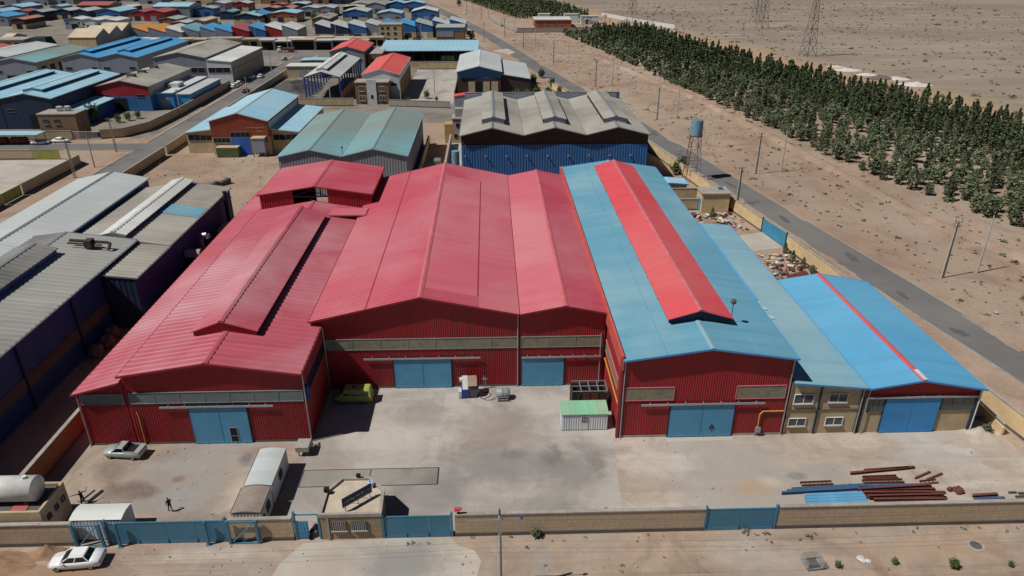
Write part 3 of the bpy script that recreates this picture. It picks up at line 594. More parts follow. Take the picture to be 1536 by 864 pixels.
# ================================================================== FRONT BOUNDARY: walls, gates, guard house
def bwall(x0, x1, label, y=50.3, h=2.55, mat='beige_brick', step=None, cop='cream', name='boundary_wall', pl=.4, group='front boundary wall stretches'):
    t = thing(name, label, 'wall', (x0, y, 0), 0, group); Lx = x1-x0
    mb = MB(); mb.box(0, -.12, pl, Lx, .12, h); mb.build('wall', M[mat], t); mb = MB(); mb.box(0, -.17, 0, Lx, .16, pl); mb.build('plinth', M['conc_dark'], t)
    n = max(1, int(Lx/2.6))
    for i in range(n):
        a, b = Lx*i/n, Lx*(i+1)/n; mb = MB(); mb.box(a+.01, -.2, h, b-.01, .2, h+.12+.008*(i % 3)); mb.build('coping_slab', M['concrete'], t)
    return t
bwall(-58, -38.5, 'beige brick street wall behind the brown spoil heap', h=2.5); bwall(-24.5, -18.6, 'short beige brick wall with leaning blue frames between the two left gates')
bwall(-3.7, 19.7, 'long beige brick street wall behind the concrete power pole'); bwall(26.6, 57, 'long beige brick street wall in front of the steel stock', h=2.6)
def blue_gate(x0, x1, label, y=50.25, h=2.45, n=4, mat='teal_gate', posts=True):
    t = thing('sliding_gate', label, 'gate', (x0, y, 0)); Lx = x1-x0
    for i in range(n):
        mb = MB(); mb.box(Lx*i/n+.01, -.04, .14, Lx*(i+1)/n-.01, .04, h); mb.box(Lx*i/n+.01, -.07, .14, Lx*(i+1)/n-.01, -.041, .3); mb.build('gate_panel', M[mat], t)
    mb = MB(); mb.box(0, -.06, h, Lx, .06, h+.1); mb.box(0, -.09, .05, Lx, .09, .13); mb.build('gate_rail', M[mat], t)
    for i in range(n+1): mb = MB(); xx = Lx*i/n; mb.box(xx-.05, -.1, .02, xx+.05, -.071, .42); mb.build('roller_bracket', M['navy'], t)
    if posts:
        for xx in (-.12, Lx+.12): mb = MB(); mb.box(xx-.1, -.12, 0, xx+.1, .12, h+.45); mb.build('gate_post', M['teal_gate'], t)
    return t
blue_gate(-35.4, -24.8, 'long teal sliding gate beside the white sedan', n=4); blue_gate(-10.2, -4.1, 'teal sliding gate between guard house and pole', n=3); blue_gate(19.9, 26.3, 'teal gate standing alone in the long street wall', n=2)
# braced frames the long gate slides in
def brace_frame(x0, x1, label):
    t = thing('gate_guide_frame', label, 'frame', (x0, 49.9, 0), 0, 'teal guide frames of the long gate'); w = x1-x0
    for xx in (0, w): mb = MB(); mb.box(xx-.12, -.1, 0, xx+.12, .1, 2.75); mb.build('post', M['teal_gate'], t)
    mb = MB(); mb.box(.12, -.06, 0.02, w-.12, .06, .12); mb.build('sill_beam', M['teal_gate'], t); mb = MB(); mb.box(.12, -.06, 2.55, w-.12, .06, 2.67); mb.build('top_beam', M['teal_gate'], t)
    mb = MB(); mb.tube((.2, 0, .2), (w-.2, 0, 2.5), .06); mb.build('diagonal_brace', M['teal_gate'], t)
brace_frame(-38.3, -35.9, 'teal braced frame at the spoil heap end of the long gate'); brace_frame(-24.4, -21.8, 'teal braced frame in front of the beige wall at the inner gate end')
t = thing('guide_post', 'single teal leaning post standing inside the long gate', 'post', (-34.4, 49.85, 0)); mb = MB(); mb.box(-.1, -.1, 0, .1, .1, 2.8); mb.build('shaft', M['teal_gate'], t); mb = MB(); mb.box(-.25, -.2, 0, .25, .2, .05); mb.build('foot_plate', M['teal_gate'], t)
t = thing('guide_post', 'single teal post at the inner end of the long gate', 'post', (-26.4, 49.85, 0)); mb = MB(); mb.box(-.1, -.1, 0, .1, .1, 2.8); mb.build('shaft', M['teal_gate'], t); mb = MB(); mb.box(-.25, -.2, 0, .25, .2, .05); mb.build('foot_plate', M['teal_gate'], t)
# pedestrian gate beside the guard house
t = thing('pedestrian_gate', 'small blue steel gate with one open leaf beside the guard house', 'gate', (-18.4, 50.3, 0))
gb = paint('light_blue_gate_paint', C(74, 150, 190))
mb = MB(); mb.box(-.1, -.1, 0, .1, .1, 3.3); mb.build('gate_post', M['teal_gate'], t); mb = MB(); mb.box(2.15, -.1, 0, 2.3, .1, 2.9); mb.build('gate_post', M['teal_gate'], t)
mb = MB(); mb.box(-.1, -.05, 2.9, 8, .05, 3.0); mb.build('overhead_rail', M['teal_gate'], t)
mb = MB(); mb.box(.12, -.03, .1, 1.2, .03, 2.2)
for k in range(4): mb.box(.2+k*.26, -.06, .15, .26+k*.26, -.031, 2.15)
mb.box(.12, -.07, 1.0, 1.2, -.061, 1.1); mb.build('gate_leaf', gb, t)
mb = MB(); mb.box(2.06, .05, .1, 2.12, 1.0, 2.2); mb.build('gate_leaf', gb, t)
# guard house
gx, gy = -16.0, 50.15
t = thing('guard_house', 'small beige brick guard house with flat roof behind the two gates', 'guard house', (gx, gy, 0))
gpoly = [(0, 0), (5.55, 0), (5.45, 3.1), (3.9, 4.9), (1.2, 4.9), (0, 3.1)]
mb = MB(); mb.prism(gpoly, 0, 2.75); mb.build('wall', brick('guard_brick', C(180, 158, 126), C(160, 136, 104), .42, .16, C(120, 104, 84), msize=.02), t)
def inset(p, k, c=(2.7, 2.3)): return [(c[0]+(a-c[0])*k, c[1]+(b-c[1])*k) for a, b in p]
op, ip = inset(gpoly, 1.04), inset(gpoly, .93)
for i in range(6):
    j = (i+1) % 6; mb = MB(); n0 = len(mb.v)
    mb.prism([op[i], op[j], ip[j], ip[i]], 2.752, 3.12); mb.build('parapet', M['concrete'], t)
mb = MB(); mb.prism(ip, 2.752, 2.86); mb.build('roof_deck', paint('tan_roof_screed', C(196, 180, 160), .95, dirt=C(160, 136, 110), damt=.5), t)
for a in (1.0, 2.85):
    wv = window(t, a, 0, 1.15, 1.35, 1.1, 1, frame='conc_dark'); mb = MB()
    for k in range(7): mb.box(a+.12+k*.18, -.13, 1.2, a+.145+k*.18, -.1, 2.2)
    mb.build('window_bar', M['white_frame'], wv)
mb = MB(); mb.box(.55, -.1, 0.02, .75, -.01, 2.7); mb.build('cable_duct', M['grey_trim'], t)
# sign board on the guard house roof
sg = thing('roof_sign', 'dark blue sign board with white script propped diagonally on the guard house roof', 'sign', (-13.9, 50.55, 2.87), math.atan2(2.1, 2.35))
mb = MB(); mb.box(0, -.06, .55, 3.15, .06, 1.55); mb.build('board', paint('dark_blue_sign_face', C(22, 34, 66), .5), sg)
for xx in (.25, 1.6, 2.9): mb = MB(); mb.tube((xx, .0, .0), (xx, 0, .55), .04); mb.build('post', M['galv'], sg)
mb = MB(); mb.tube((2.2, .07, 1.0), (2.0, .95, .03), .03); mb.build('stay', M['galv'], sg); mb = MB(); mb.tube((1.2, .07, 1.0), (1.0, .8, .03), .03); mb.build('stay', M['galv'], sg)
mb = MB(); q = random.Random(5); x = .18      # the lettering: joined script with dots, as on the board
while x < 2.95:
    wv = q.choice((.14, .2, .28, .34)); z = 1.03+q.uniform(-.04, .04); pts = [(x+wv*k/4, -.066, z+q.choice((0, .05, .12, -.03, .2 if q.random() < .5 else 0))) for k in range(5)]
    mb.path(pts, .018, 4)
    if q.random() < .5: mb.tube((x+wv*.4, -.064, z-.1), (x+wv*.4+.03, -.064, z-.1), .016, n=4)
    if q.random() < .4: mb.tube((x+wv*.6, -.064, z+.24), (x+wv*.6+.03, -.064, z+.24), .016, n=4)
    x += wv+q.choice((.01, .01, .08))
mb.build('lettering', paint('white_sign_script', C(226, 228, 230), .6), sg)
mb = MB(); mb.box(.1, -.063, .66, 3.0, -.061, .72); mb.build('lower_script_line', paint('grey_sign_line', C(150, 156, 170)), sg)
ob = thing('floodlight', 'black floodlight on the rear parapet of the guard house', 'floodlight', (-13.2, 55.0, 3.12)); mb = MB(); mb.box(-.2, -.12, .12, .2, .12, .45); mb.build('housing', M['black'], ob); mb = MB(); mb.tube((0, 0, 0), (0, 0, .14), .04); mb.build('stem', M['black'], ob)
ob = thing('floodlight', 'black floodlight on the left parapet corner of the guard house', 'floodlight', (-15.9, 53.1, 3.12)); mb = MB(); mb.box(-.22, -.2, .1, .22, .2, .45); mb.build('housing', M['black'], ob); mb = MB(); mb.tube((0, 0, 0), (0, 0, .12), .04); mb.build('stem', M['black'], ob)
ob = thing('plastic_jug', 'pale blue plastic container beside the sign on the guard house roof', 'container', (-11.9, 53.9, 2.87)); mb = MB(); mb.box(-.25, -.2, 0, .25, .2, .62); mb.build('body', paint('pale_blue_plastic', C(176, 206, 230)), ob, False); mb = MB(); mb.tube((0, 0, .62), (0, 0, .72), .07, n=8); mb.build('cap', M['blue_steel'], ob)
ob = thing('alarm_lamp', 'red lamp head on the teal gate post by the wall end', 'lamp', (-3.35, 50.3, 2.68)); mb = MB(); mb.box(-.05, -.05, 0, .05, .05, .3); mb.build('bracket', M['black'], ob); mb = MB(); mb.loft([[(-.35, .22*math.cos(a), .5+.22*math.sin(a)) for a in [k*math.pi/4 for k in range(8)]], [(.35, .15*math.cos(a), .55+.15*math.sin(a)) for a in [k*math.pi/4 for k in range(8)]]]); mb.build('housing', paint('red_lamp_housing', C(206, 60, 64)), ob)
# weighbridge
t = thing('weighbridge', 'long flush weighbridge deck with steel edging in the concrete yard', 'weighbridge', (-19.9, 57.4, 0)); wm = concrete_mat('weighbridge_deck', C(152, 146, 134), 2.0, .5)
for a, b in ((0, 6.9), (7.0, 14.0)): mb = MB(); mb.box(a, 0, .0, b, 2.5, .035); mb.build('deck_plate', wm, t)
mb = MB(); mb.box(-.08, -.08, 0, 14.08, -.01, .05); mb.box(-.08, 2.51, 0, 14.08, 2.58, .05); mb.box(-.08, 0, 0, -.01, 2.5, .05); mb.box(14.01, 0, 0, 14.12, 2.5, .05); mb.box(6.91, 0, 0, 6.99, 2.5, .05); mb.build('steel_edging', M['navy'], t)
# ================================================================== YARD OBJECTS
def cabin(name, label, x0, y0, x1, y1, h, roofm, wallm, crown=.18, axis='y', wins=(), group=None):
    t = thing(name, label, 'cabin', (x0, y0, 0), 0, group); Lx, Ly = x1-x0, y1-y0
    mb = MB(); corr(mb, 'x', 0, 0, Lx, .12, lambda u: h, .3, .03, -1); corr(mb, 'x', Ly, 0, Lx, .12, lambda u: h, .3, .03, 1); corr(mb, 'y', 0, 0, Ly, .12, lambda u: h, .3, .03, -1); corr(mb, 'y', Lx, 0, Ly, .12, lambda u: h, .3, .03, 1); mb.build('wall', M[wallm], t)
    mb = MB(); mb.box(.02, .02, 0, Lx-.02, Ly-.02, .14); mb.build('skid_base', M['navy'], t)
    n = 8; mb = MB()
    pr = [((Lx if axis == 'y' else Ly)*k/n, h+crown*math.sin(math.pi*k/n)) for k in range(n+1)]; ln = Ly if axis == 'y' else Lx
    pr = [(pr[0][0]-.06, h)]+pr+[(pr[-1][0]+.06, h)]
    mb.extr(pr, 'y' if axis == 'y' else 'x', -.07, ln+.07); mb.build('roof', M[roofm], t)
    for (a, z, w, hh, ax, fx, s) in wins: window(t, a, fx, z, w, hh, 2, ax, s, frame='conc_dark', sill=False)
    return t
cabin('site_cabin', 'long white roofed site cabin lying behind the brown roofed one', -24.4, 55.0, -21.7, 60.5, 2.45, 'lgrey_roof', 'white_panel', wins=((2.2, 1.1, .9, .9, 'y', 2.7, 1),))
M['brown_cab'] = paint('dirty_brown_cabin_roof', C(152, 136, 124), .9, dirt=C(110, 92, 80), damt=.5)
cabin('site_cabin', 'short site cabin with a dirty brown roof behind the inner gate frame', -24.5, 51.35, -21.75, 54.75, 2.4, 'brown_cab', 'white_panel', wins=((1.4, 1.0, .9, .9, 'y', 2.75, 1), (.2, .9, .5, .7, 'y', 2.75, 1)))
cabin('site_cabin', 'white cabin with a curved white roof behind the long teal gate', -38.9, 50.75, -34.3, 52.9, 2.45, 'white_roof', 'white_panel', .2, 'x')
gc = thing('green_roofed_cabin', 'white panelled cabin with a faded green roof beside the red side wall', 'cabin', (7.75, 65.9, 0))
mb = MB(); corr(mb, 'x', 0, 0, 5.2, .1, lambda u: 2.2, .28, .03, -1); corr(mb, 'x', 2.2, 0, 5.2, .1, lambda u: 2.2, .28, .03, 1); corr(mb, 'y', 0, 0, 2.2, .1, lambda u: 2.2, .28, .03, -1); corr(mb, 'y', 5.2, 0, 2.2, .1, lambda u: 2.2, .28, .03, 1); mb.build('wall', M['white_panel'], gc)
mb = MB(); mb.box(.0, .0, 0, 5.2, 2.2, .12); mb.build('skid_base', M['navy'], gc)
for k in range(5): mb = MB(); mb.extr([(-.12, 2.2), (2.3, 2.45), (2.3, 2.52), (-.12, 2.27)], 'x', -.1+k*1.08, -.1+(k+1)*1.08-.015); mb.build('roof_sheet', M['green_roof'], gc)
window(gc, 2.25, 0, 1.25, .6, .7, 2, frame='conc_dark', sill=False); mb = MB(); mb.box(2.15, -.07, .12, 2.95, -.035, 2.1); mb.build('door', M['white_trim'], gc)
# rusty open-topped bin frame
fr = thing('open_steel_crate', 'open topped rusty steel crate with four bays behind the green roofed cabin', 'crate', (9.3, 69.35, 0))
for k in range(5):
    for yy in (0, 2.2): mb = MB(); mb.box(k*1.02-.05, yy-.05, 0, k*1.02+.05, yy+.05, 2.9); mb.build('post', M['soot'], fr)
    mb = MB(); mb.box(k*1.02-.05, .05, 2.8, k*1.02+.05, 2.15, 2.9); mb.build('cross_bar', M['galv'] if k else M['soot'], fr)
for yy in (0, 1.1, 2.2): mb = MB(); mb.box(.05, yy-.05, 2.9, 4.08, yy+.05, 3.0); mb.build('top_rail', M['grey_trim'], fr)
for k in range(4): mb = MB(); mb.box(k*1.02+.06, -.02, .1, (k+1)*1.02-.06, .02, 2.7); mb.build('front_panel', M['soot'] if k in (0, 3) else M['rust'], fr)
mb = MB(); mb.box(.05, 2.16, .1, 4.03, 2.19, 2.7); mb.build('rear_panel', M['soot'], fr)
for xx in (0, 4.08): mb = MB(); mb.box(xx-.02, .06, .1, xx+.02, 2.14, 2.7); mb.build('side_panel', M['soot'], fr)
mb = MB(); mb.box(.05, .05, .02, 4.03, 2.15, .1); mb.build('floor_plate', M['soot'], fr); mb = MB(); mb.tube((.1, -.06, .2), (.95, -.06, 2.6), .03); mb.tube((.95, -.06, .2), (.1, -.06, 2.6), .03); mb.build('brace', M['soot'], fr)
# machine and compressor in front of the main hall
mc = thing('machine_cabinet', 'blue and white machine cabinet standing against the wide red wall', 'machine', (-4.0, 72.6, 0), rad(4))
mb = MB(); mb.box(.2, 0, .12, 1.1, 1.5, 1.3); mb.build('cabinet', M['blue_steel'], mc); mb = MB(); mb.box(1.1, 0.05, .12, 2.1, 1.45, 1.75); mb.build('engine_box', M['conc_dark'], mc)
mb = MB(); mb.extr([(0, 1.3), (1.5, 1.3), (1.5, 2.35), (.9, 2.35)], 'x', .35, 1.0); mb.build('hood', M['white_trim'], mc); mb = MB(); mb.extr([(-.05, 1.76), (1.5, 1.76), (1.5, 2.3), (.7, 2.3)], 'x', 1.02, 2.1); mb.build('cover_panel', paint('dusty_tan_panel', C(160, 134, 116)), mc)
mb = MB(); mb.box(-.15, .05, .1, .2, .8, 1.0); mb.build('control_box', M['white_trim'], mc); mb = MB(); mb.box(.0, .8, 1.9, .36, 1.4, 2.2); mb.build('chute', M['white_trim'], mc)
mb = MB(); mb.tube((2.12, .7, .95), (2.3, .7, .95), .72, n=16); mb.build('fan_disc', M['pipe_blue'], mc); mb = MB(); mb.box(.1, -.05, 0, 2.2, 1.5, .12); mb.build('skid_base', M['navy'], mc)
cp = thing('air_receiver', 'grey horizontal air receiver tank on a small wheeled frame in the yard', 'tank', (.35, 72.3, 0))
mb = MB(); n = 14; rings = []
for xx, r in ((0, .15), (.06, .45), (.18, .6), (1.55, .6), (1.67, .45), (1.73, .15)): rings.append([(xx, .2+r*math.cos(2*math.pi*k/n), .82+r*math.sin(2*math.pi*k/n)) for k in range(n)])
mb.loft(rings); mb.build('tank', paint('grey_tank_paint', C(146, 156, 152), .5), cp, True)
mb = MB(); mb.tube((.8, .2, .82), (.88, .2, .82), .63, n=14); mb.build('strap', M['conc_dark'], cp)
mb = MB(); mb.box(.25, -.55, .25, 1.5, -.45, .33); mb.box(.25, -.55, .6, 1.5, -.47, .68); mb.box(.25, -.55, .1, .33, -.47, .68); mb.box(1.42, -.55, .1, 1.5, -.47, .68); mb.box(.25, -.5, .16, 1.5, .7, .24); mb.build('frame', M['grey_trim'], cp)
for xx in (.3, 1.4):
    for yy in (-.35, .6): mb = MB(); mb.tube((xx-.05, yy, .16), (xx+.07, yy, .16), .16, n=10); mb.build('wheel', M['tyre'], cp)
h = thing('air_hose', 'dark looped hose lying between machine cabinet and air receiver', 'hose', (-1.7, 72.6, 0)); mb = MB(); mb.path([(.05, .2, .5), (.2, 0, .05), (.9, -.45, .05), (1.5, -.45, .05), (2.0, -.2, .25)], .035); mb.path([(.5, -.2, .05), (1.2, .2, .05), (1.5, .8, .05), (1.1, 1.2, .05), (.4, 1.3, .05)], .035); mb.build('hose', M['black'], h)
h = thing('water_riser', 'thin standpipe with a valve wheel in front of the wide red wall', 'standpipe', (-1.1, 74.7, 0)); mb = MB(); mb.tube((0, 0, 0), (0, 0, 1.9), .05); mb.tube((.25, 0, 0), (.25, 0, 1.4), .05); mb.tube((0, 0, 1.4), (.25, 0, 1.4), .05); mb.build('pipe', M['grey_trim'], h); mb = MB(); mb.tube((-.22, 0, 1.45), (.45, 0, 1.45), .06, n=8); mb.tube((.1, -.05, 1.45), (.1, .05, 1.45), .22, n=10); mb.build('valve_wheel', M['galv'], h)
bt = thing('tipping_cart', 'small grey tank cart standing at the corner of the pinkish red hall', 'cart', (-21.2, 62.2, 0)); mb = MB(); mb.extr([(-.1, .7), (1.5, .7), (1.5, 1.3), (-.1, 1.3)], 'x', -.1, 1.3); mb.build('box', M['concrete'], bt); mb = MB()
for a in (.1, 1.1):
    for b in (.1, 1.2): mb.box(a, b, 0, a+.1, b+.1, .7)
mb.build('leg', M['conc_dark'], bt)
for k in range(2):
    s = thing('concrete_block', ('nearer' if k == 0 else 'farther')+' of two pale concrete blocks at the red hall corner', 'block', (-20.6+k*.8, 63.9, 0), .2, 'concrete blocks'); mb = MB(); mb.box(0, 0, 0, .55, .55, .18); mb.box(.05, .05, .18, .5, .5, .3); mb.build('block', M['concrete'], s)
# utility building with tank on its roof, at the left edge
ub = thing('tank_house', 'beige flat roofed utility building carrying a white tank at the left edge', 'building', (-54, 50.75, 0))
mb = MB(); mb.box(0, 0, 0, 12.7, 4.1, 3.1); mb.build('wall', M['beige_brick'], ub)
for a in ((0, 0, 12.7, .25), (0, 3.85, 12.7, 4.1), (0, .25, .25, 3.85), (12.45, .25, 12.7, 3.85)): mb = MB(); mb.box(a[0], a[1], 3.102, a[2], a[3], 3.55); mb.build('parapet', M['beige'], ub)
mb = MB(); mb.box(.25, .25, 3.102, 12.45, 3.85, 3.18); mb.build('roof_deck', M['conc_dark'], ub)
for yy in (.7, 1.9, 3.0): window(ub, yy, 12.7, 1.9, .55, .55, 1, 'y', 1, frame='conc_dark', sill=False)
tk = thing('storage_tank', 'large white horizontal tank lying on the utility building roof', 'tank', (-53, 52.9, 3.18)); n = 20; rings = []
for xx, r in ((0, .1), (.05, 1.18), (10.6, 1.2), (10.65, 1.12), (10.75, .1)): rings.append([(xx, r*math.cos(2*math.pi*k/n), 1.32+r*math.sin(2*math.pi*k/n)) for k in range(n)])
mb = MB(); mb.loft(rings[1:4]); mb.build('shell', M['tank_white'], tk, True)
for xx in (1, 5, 9.6): mb = MB(); mb.box(xx, -.9, 0, xx+.25, .9, .45); mb.build('saddle', M['conc_dark'], tk)
mb = MB(); mb.tube((9.8, 0, 2.5), (9.8, 0, 2.75), .2, n=10); mb.tube((7, 0, 2.5), (7, 0, 2.7), .15, n=10); mb.build('hatch', M['tank_white'], tk)
o = thing('roof_hatch_cover', 'faded red sheet lying on the utility building roof', 'sheet', (-44.3, 51.25, 3.2), .1); mb = MB(); mb.box(0, 0, 0, 1.4, .9, .06); mb.build('sheet', M['rose_roof'], o)
for k in range(2): o = thing('concrete_beam', ('left' if k == 0 else 'right')+' of two pale concrete beams lying behind the utility building', 'beam', (-41.4+k*.75, 55.9, 0), -.35, 'pale concrete beams'); mb = MB(); mb.box(0, 0, 0, .4, 1.7, .3); mb.box(.05, 1.7, .05, .35, 1.8, .25); mb.build('beam', M['concrete'], o)
# side wall to the neighbour
t = thing('boundary_wall', 'brown brick wall in shade between the dark alley and the pickup yard', 'wall', (-46.7, 54.9, 0))
mb = MB(); mb.box(-.15, 0, .3, .15, 78, 2.6); mb.build('wall', brick('side_brick', C(170, 112, 76), C(150, 98, 66), .4, .2), t); mb = MB(); mb.box(-.2, 0, 0, .2, 78, .3); mb.build('plinth', M['conc_dark'], t)
for i in range(10): mb = MB(); mb.box(-.22, i*2.6+.01, 2.6, .22, (i+1)*2.6-.01, 2.72); mb.build('coping_slab', M['concrete'], t)
# ---------------------------------------------------------------- steel stock
def beam(x, y, z, Lm, rot, w, h, mat, label, name='steel_beam', kind='I'):
    t = thing(name, label, 'steel beam', (x, y, z), rot, 'stacked steel members')
    mb = MB()
    if kind == 'I':
        mb.box(0, -w/2, 0, Lm, w/2, .035); mb.box(0, -w/2, h-.035, Lm, w/2, h); mb.box(0, -.02, .035, Lm, .02, h-.035); mb.build('beam', mat, t)
        mb = MB()
        for k in range(1, int(Lm/1.2)): mb.box(k*1.2, -w/2+.01, .036, k*1.2+.03, w/2-.01, h-.036)
        mb.build('stiffener', mat, t)
    elif kind == 'O':
        mb.tube((0, 0, h/2), (Lm, 0, h/2), h/2, n=12); mb.build('pipe', mat, t); mb = MB(); mb.tube((-.06, 0, h/2), (-.005, 0, h/2), h/2+.05, n=12); mb.tube((Lm+.005, 0, h/2), (Lm+.06, 0, h/2), h/2+.05, n=12); mb.build('flange', mat, t)
    else:
        mb.box(0, -w/2, 0, Lm, -w/2+.06, h); mb.box(0, w/2-.06, 0, Lm, w/2, h); mb.build('chord', mat, t); mb = MB()
        for k in range(int(Lm/.45)): mb.box(k*.45, -w/2+.06, h*.3, k*.45+.05, w/2-.06, h*.6)
        mb.build('rung', mat, t)
    return t
for k in range(4): beam(30.7+.12*k, 53.0+.4*k, 0, 6.2-.1*k, .02, .36, .45, M['pipe_sky'], ('nearest', 'second', 'third', 'farthest')[k]+' of the sky blue box beams by the wall', kind='I')
for k in range(3): beam(28.9+.6*k, 54.75+.26*k, 0, 8.2-.3*k, .05, .22, .36, M['pipe_blue'], ('nearest', 'middle', 'farthest')[k]+' of three dark blue beams angled behind the sky blue ones', kind='I')
beam(36.3, 55.55, 0, 8.1, -.02, .4, .42, M['pipe_blue'], 'long dark blue pipe lying behind the rusty beams', 'steel_pipe', 'O')
q = random.Random(8)
for k in range(9): beam(37.2+q.uniform(-.5, .6), 52.95+.25*k, .0 if k % 2 == 0 else .34, q.uniform(7.0, 8.4), q.uniform(-.05, .05), .22, .32, M['rust'], ('lowest front', 'second', 'third', 'fourth', 'fifth', 'sixth', 'seventh', 'eighth', 'rearmost')[k]+' rusty beam counted from the wall in the big heap', kind='I')
beam(31.4, 56.1, 0, 3.3, .03, .5, .25, M['rust'], 'short rusty lattice girder lying alone left of the heap', 'lattice_girder', 'L')
beam(37.2, 57.5, 0, 6.6, .1, .28, .3, M['rust'], 'rusty beam lying across the top of the rear heap'); beam(38.8, 57.9, .0, 5.6, .06, .24, .3, M['rust'], 'thin rusty beam farthest from the street wall')
beam(37.9, 56.2, 0, 4.2, 0, .5, .3, M['rust'], 'rusty ladder shaped girder in front of the rear beams', 'lattice_girder', 'L'); beam(38.2, 56.75, 0, 3.6, .02, .45, .3, M['rust'], 'second rusty ladder shaped girder behind the first', 'lattice_girder', 'L')
beam(43.6, 56.6, 0, 2.3, .42, .2, .2, M['rust'], 'short rusty bar slanting at the right of the rear heap'); beam(44.6, 56.3, 0, 2.4, .4, .2, .2, M['rust'], 'shorter rusty bar slanting beside it at the far right'); beam(43.8, 55.9, 0, 1.8, .1, .5, .25, M['rust'], 'stubby rusty girder at the right end of the blue pipe', 'lattice_girder', 'L')
beam(47.6, 53.2, 0, 3.2, .03, .3, .35, M['pipe_blue'], 'short blue beam half hidden behind the wall at right'); beam(47.9, 53.8, 0, 2.6, .05, .3, .3, M['rust'], 'short rusty beam behind the short blue one')
o = thing('scrap_heap', 'small lump of rusty scrap at the right of the steel stock', 'scrap', (46.6, 54.6, 0)); mb = MB(); 
for k in range(9): mb.blob((q.uniform(-.6, .6), q.uniform(-.4, .4), .18+.1*q.random()), .28, seed=k, n=6, jit=.4)
mb.build('scrap', M['rust'], o)
o = thing('scrap_heap', 'low heap of grey offcuts behind the street wall at far right', 'scrap', (53.2, 53.6, 0)); mb = MB()
for k in range(14): a = q.uniform(-1.6, 1.6); b = q.uniform(-.6, .6); mb.box(a, b, .02+.12*q.random(), a+.8, b+.16, .16+.12*q.random())
mb.build('offcut', M['conc_dark'], o)
# wire cage and small things in the street
o = thing('wire_cage', 'galvanised wire mesh cage lying on the unpaved street', 'cage', (27.6, 45.0, 0), .1); mb = MB(); W_, D_, H_ = 1.5, 1.3, .95
for k in range(9):
    a = k/8
    mb.tube((W_*a, 0, 0), (W_*a, 0, H_), .018, n=4); mb.tube((W_*a, D_, 0), (W_*a, D_, H_), .018, n=4); mb.tube((0, D_*a, 0), (0, D_*a, H_), .018, n=4); mb.tube((W_, D_*a, 0), (W_, D_*a, H_), .018, n=4)
    z = H_*a; mb.path([(0, 0, z), (W_, 0, z), (W_, D_, z), (0, D_, z), (0, 0, z)], .018, 4)
mb.build('mesh', M['galv'], o); mb = MB(); mb.box(.3, .3, .05, 1.2, 1.0, .35); mb.build('bag', M['conc_dark'], o)
o = thing('manhole_cover', 'round pale manhole ring in the unpaved street at right', 'manhole', (44.3, 47.5, 0)); mb = MB(); mb.tube((0, 0, 0), (0, 0, .05), .75, n=24); mb.build('ring', M['concrete'], o); mb = MB(); mb.tube((0, 0, .05), (0, 0, .07), .5, n=20); mb.build('lid', M['conc_dark'], o)
o = thing('plastic_sheet', 'crumpled white plastic scrap on the unpaved street', 'litter', (33.0, 46.2, 0)); mb = MB(); mb.blob((0, 0, .08), .35, .1, 3, 8, .45); mb.blob((.45, -.2, .06), .25, .08, 4, 7, .5); mb.build('sheet', M['white_trim'], o)
# ================================================================== VEHICLES
def wheel(t, x, y, r=.31, w=.2):
    mb = MB(); s = 1 if y > 0 else -1; n = 16; rg = []
    for yy, rr in ((y-s*w, r*.9), (y-s*w*.9, r), (y-s*.03, r), (y, r*.9), (y, r*.62)): rg.append([(x+rr*math.cos(2*math.pi*k/n), yy, r+rr*math.sin(2*math.pi*k/n)) for k in range(n)])
    mb.loft(rg); o = mb.build('wheel', M['tyre'], t, True); mb = MB(); mb.tube((x, y-s*.05, r), (x, y+s*.004, r), r*.6, n=14); mb.build('rim', M['rim'], o)
def ring(x, w, zb, zs, tum=.94): return [(x, -w*.88, zb), (x, -w, zb+.16), (x, -w, zs-.16), (x, -w*tum, zs), (x, w*tum, zs), (x, w, zs-.16), (x, w, zb+.16), (x, w*.88, zb)]
def house(t, mat, b0, b1, t0, t1, wb, wt, zs, zt, pill=(.5,), panes=True):
    """cabin above the belt line: dark glass volume, pillars and a roof panel (front is +x)"""
    mb = MB(); mb.loft([[(b0, -wb, zs), (b1, -wb, zs), (b1, wb, zs), (b0, wb, zs)], [(t0, -wt, zt), (t1, -wt, zt), (t1, wt, zt), (t0, wt, zt)]]); o = mb.build('glasshouse', M['car_glass'], t)
    mb = MB()
    for s in (-1, 1):
        for bx_, tx in ((b0, t0), (b1, t1)): mb.tube((bx_, s*wb, zs), (tx, s*wt, zt), .05, n=6)
        for p in pill: a = b0+(b1-b0)*p; c = t0+(t1-t0)*p; mb.tube((a, s*(wb+.005), zs), (c, s*(wt+.005), zt), .045, n=6)
    mb.build('pillar', mat, o)
    mb = MB(); mb.loft([[(t0-.06, -wt-.03, zt-.02), (t1+.06, -wt-.03, zt-.02), (t1+.06, wt+.03, zt-.02), (t0-.06, wt+.03, zt-.02)], [(t0+.02, -wt+.04, zt+.06), (t1-.04, -wt+.04, zt+.06), (t1-.04, wt-.04, zt+.06), (t0+.02, wt-.04, zt+.06)]]); mb.build('roof_panel', mat, t)
    return o
def lamps(t, xf, xr, w, z):
    for s in (-1, 1):
        mb = MB(); mb.box(xf-.08, s*w*.62-.2, z-.06, xf+.02, s*w*.62+.2, z+.1); mb.build('headlight', M['chrome'], t)
        mb = MB(); mb.box(xr-.02, s*w*.7-.17, z+.04, xr+.08, s*w*.7+.17, z+.2); mb.build('tail_light', M['lamp_red'], t)
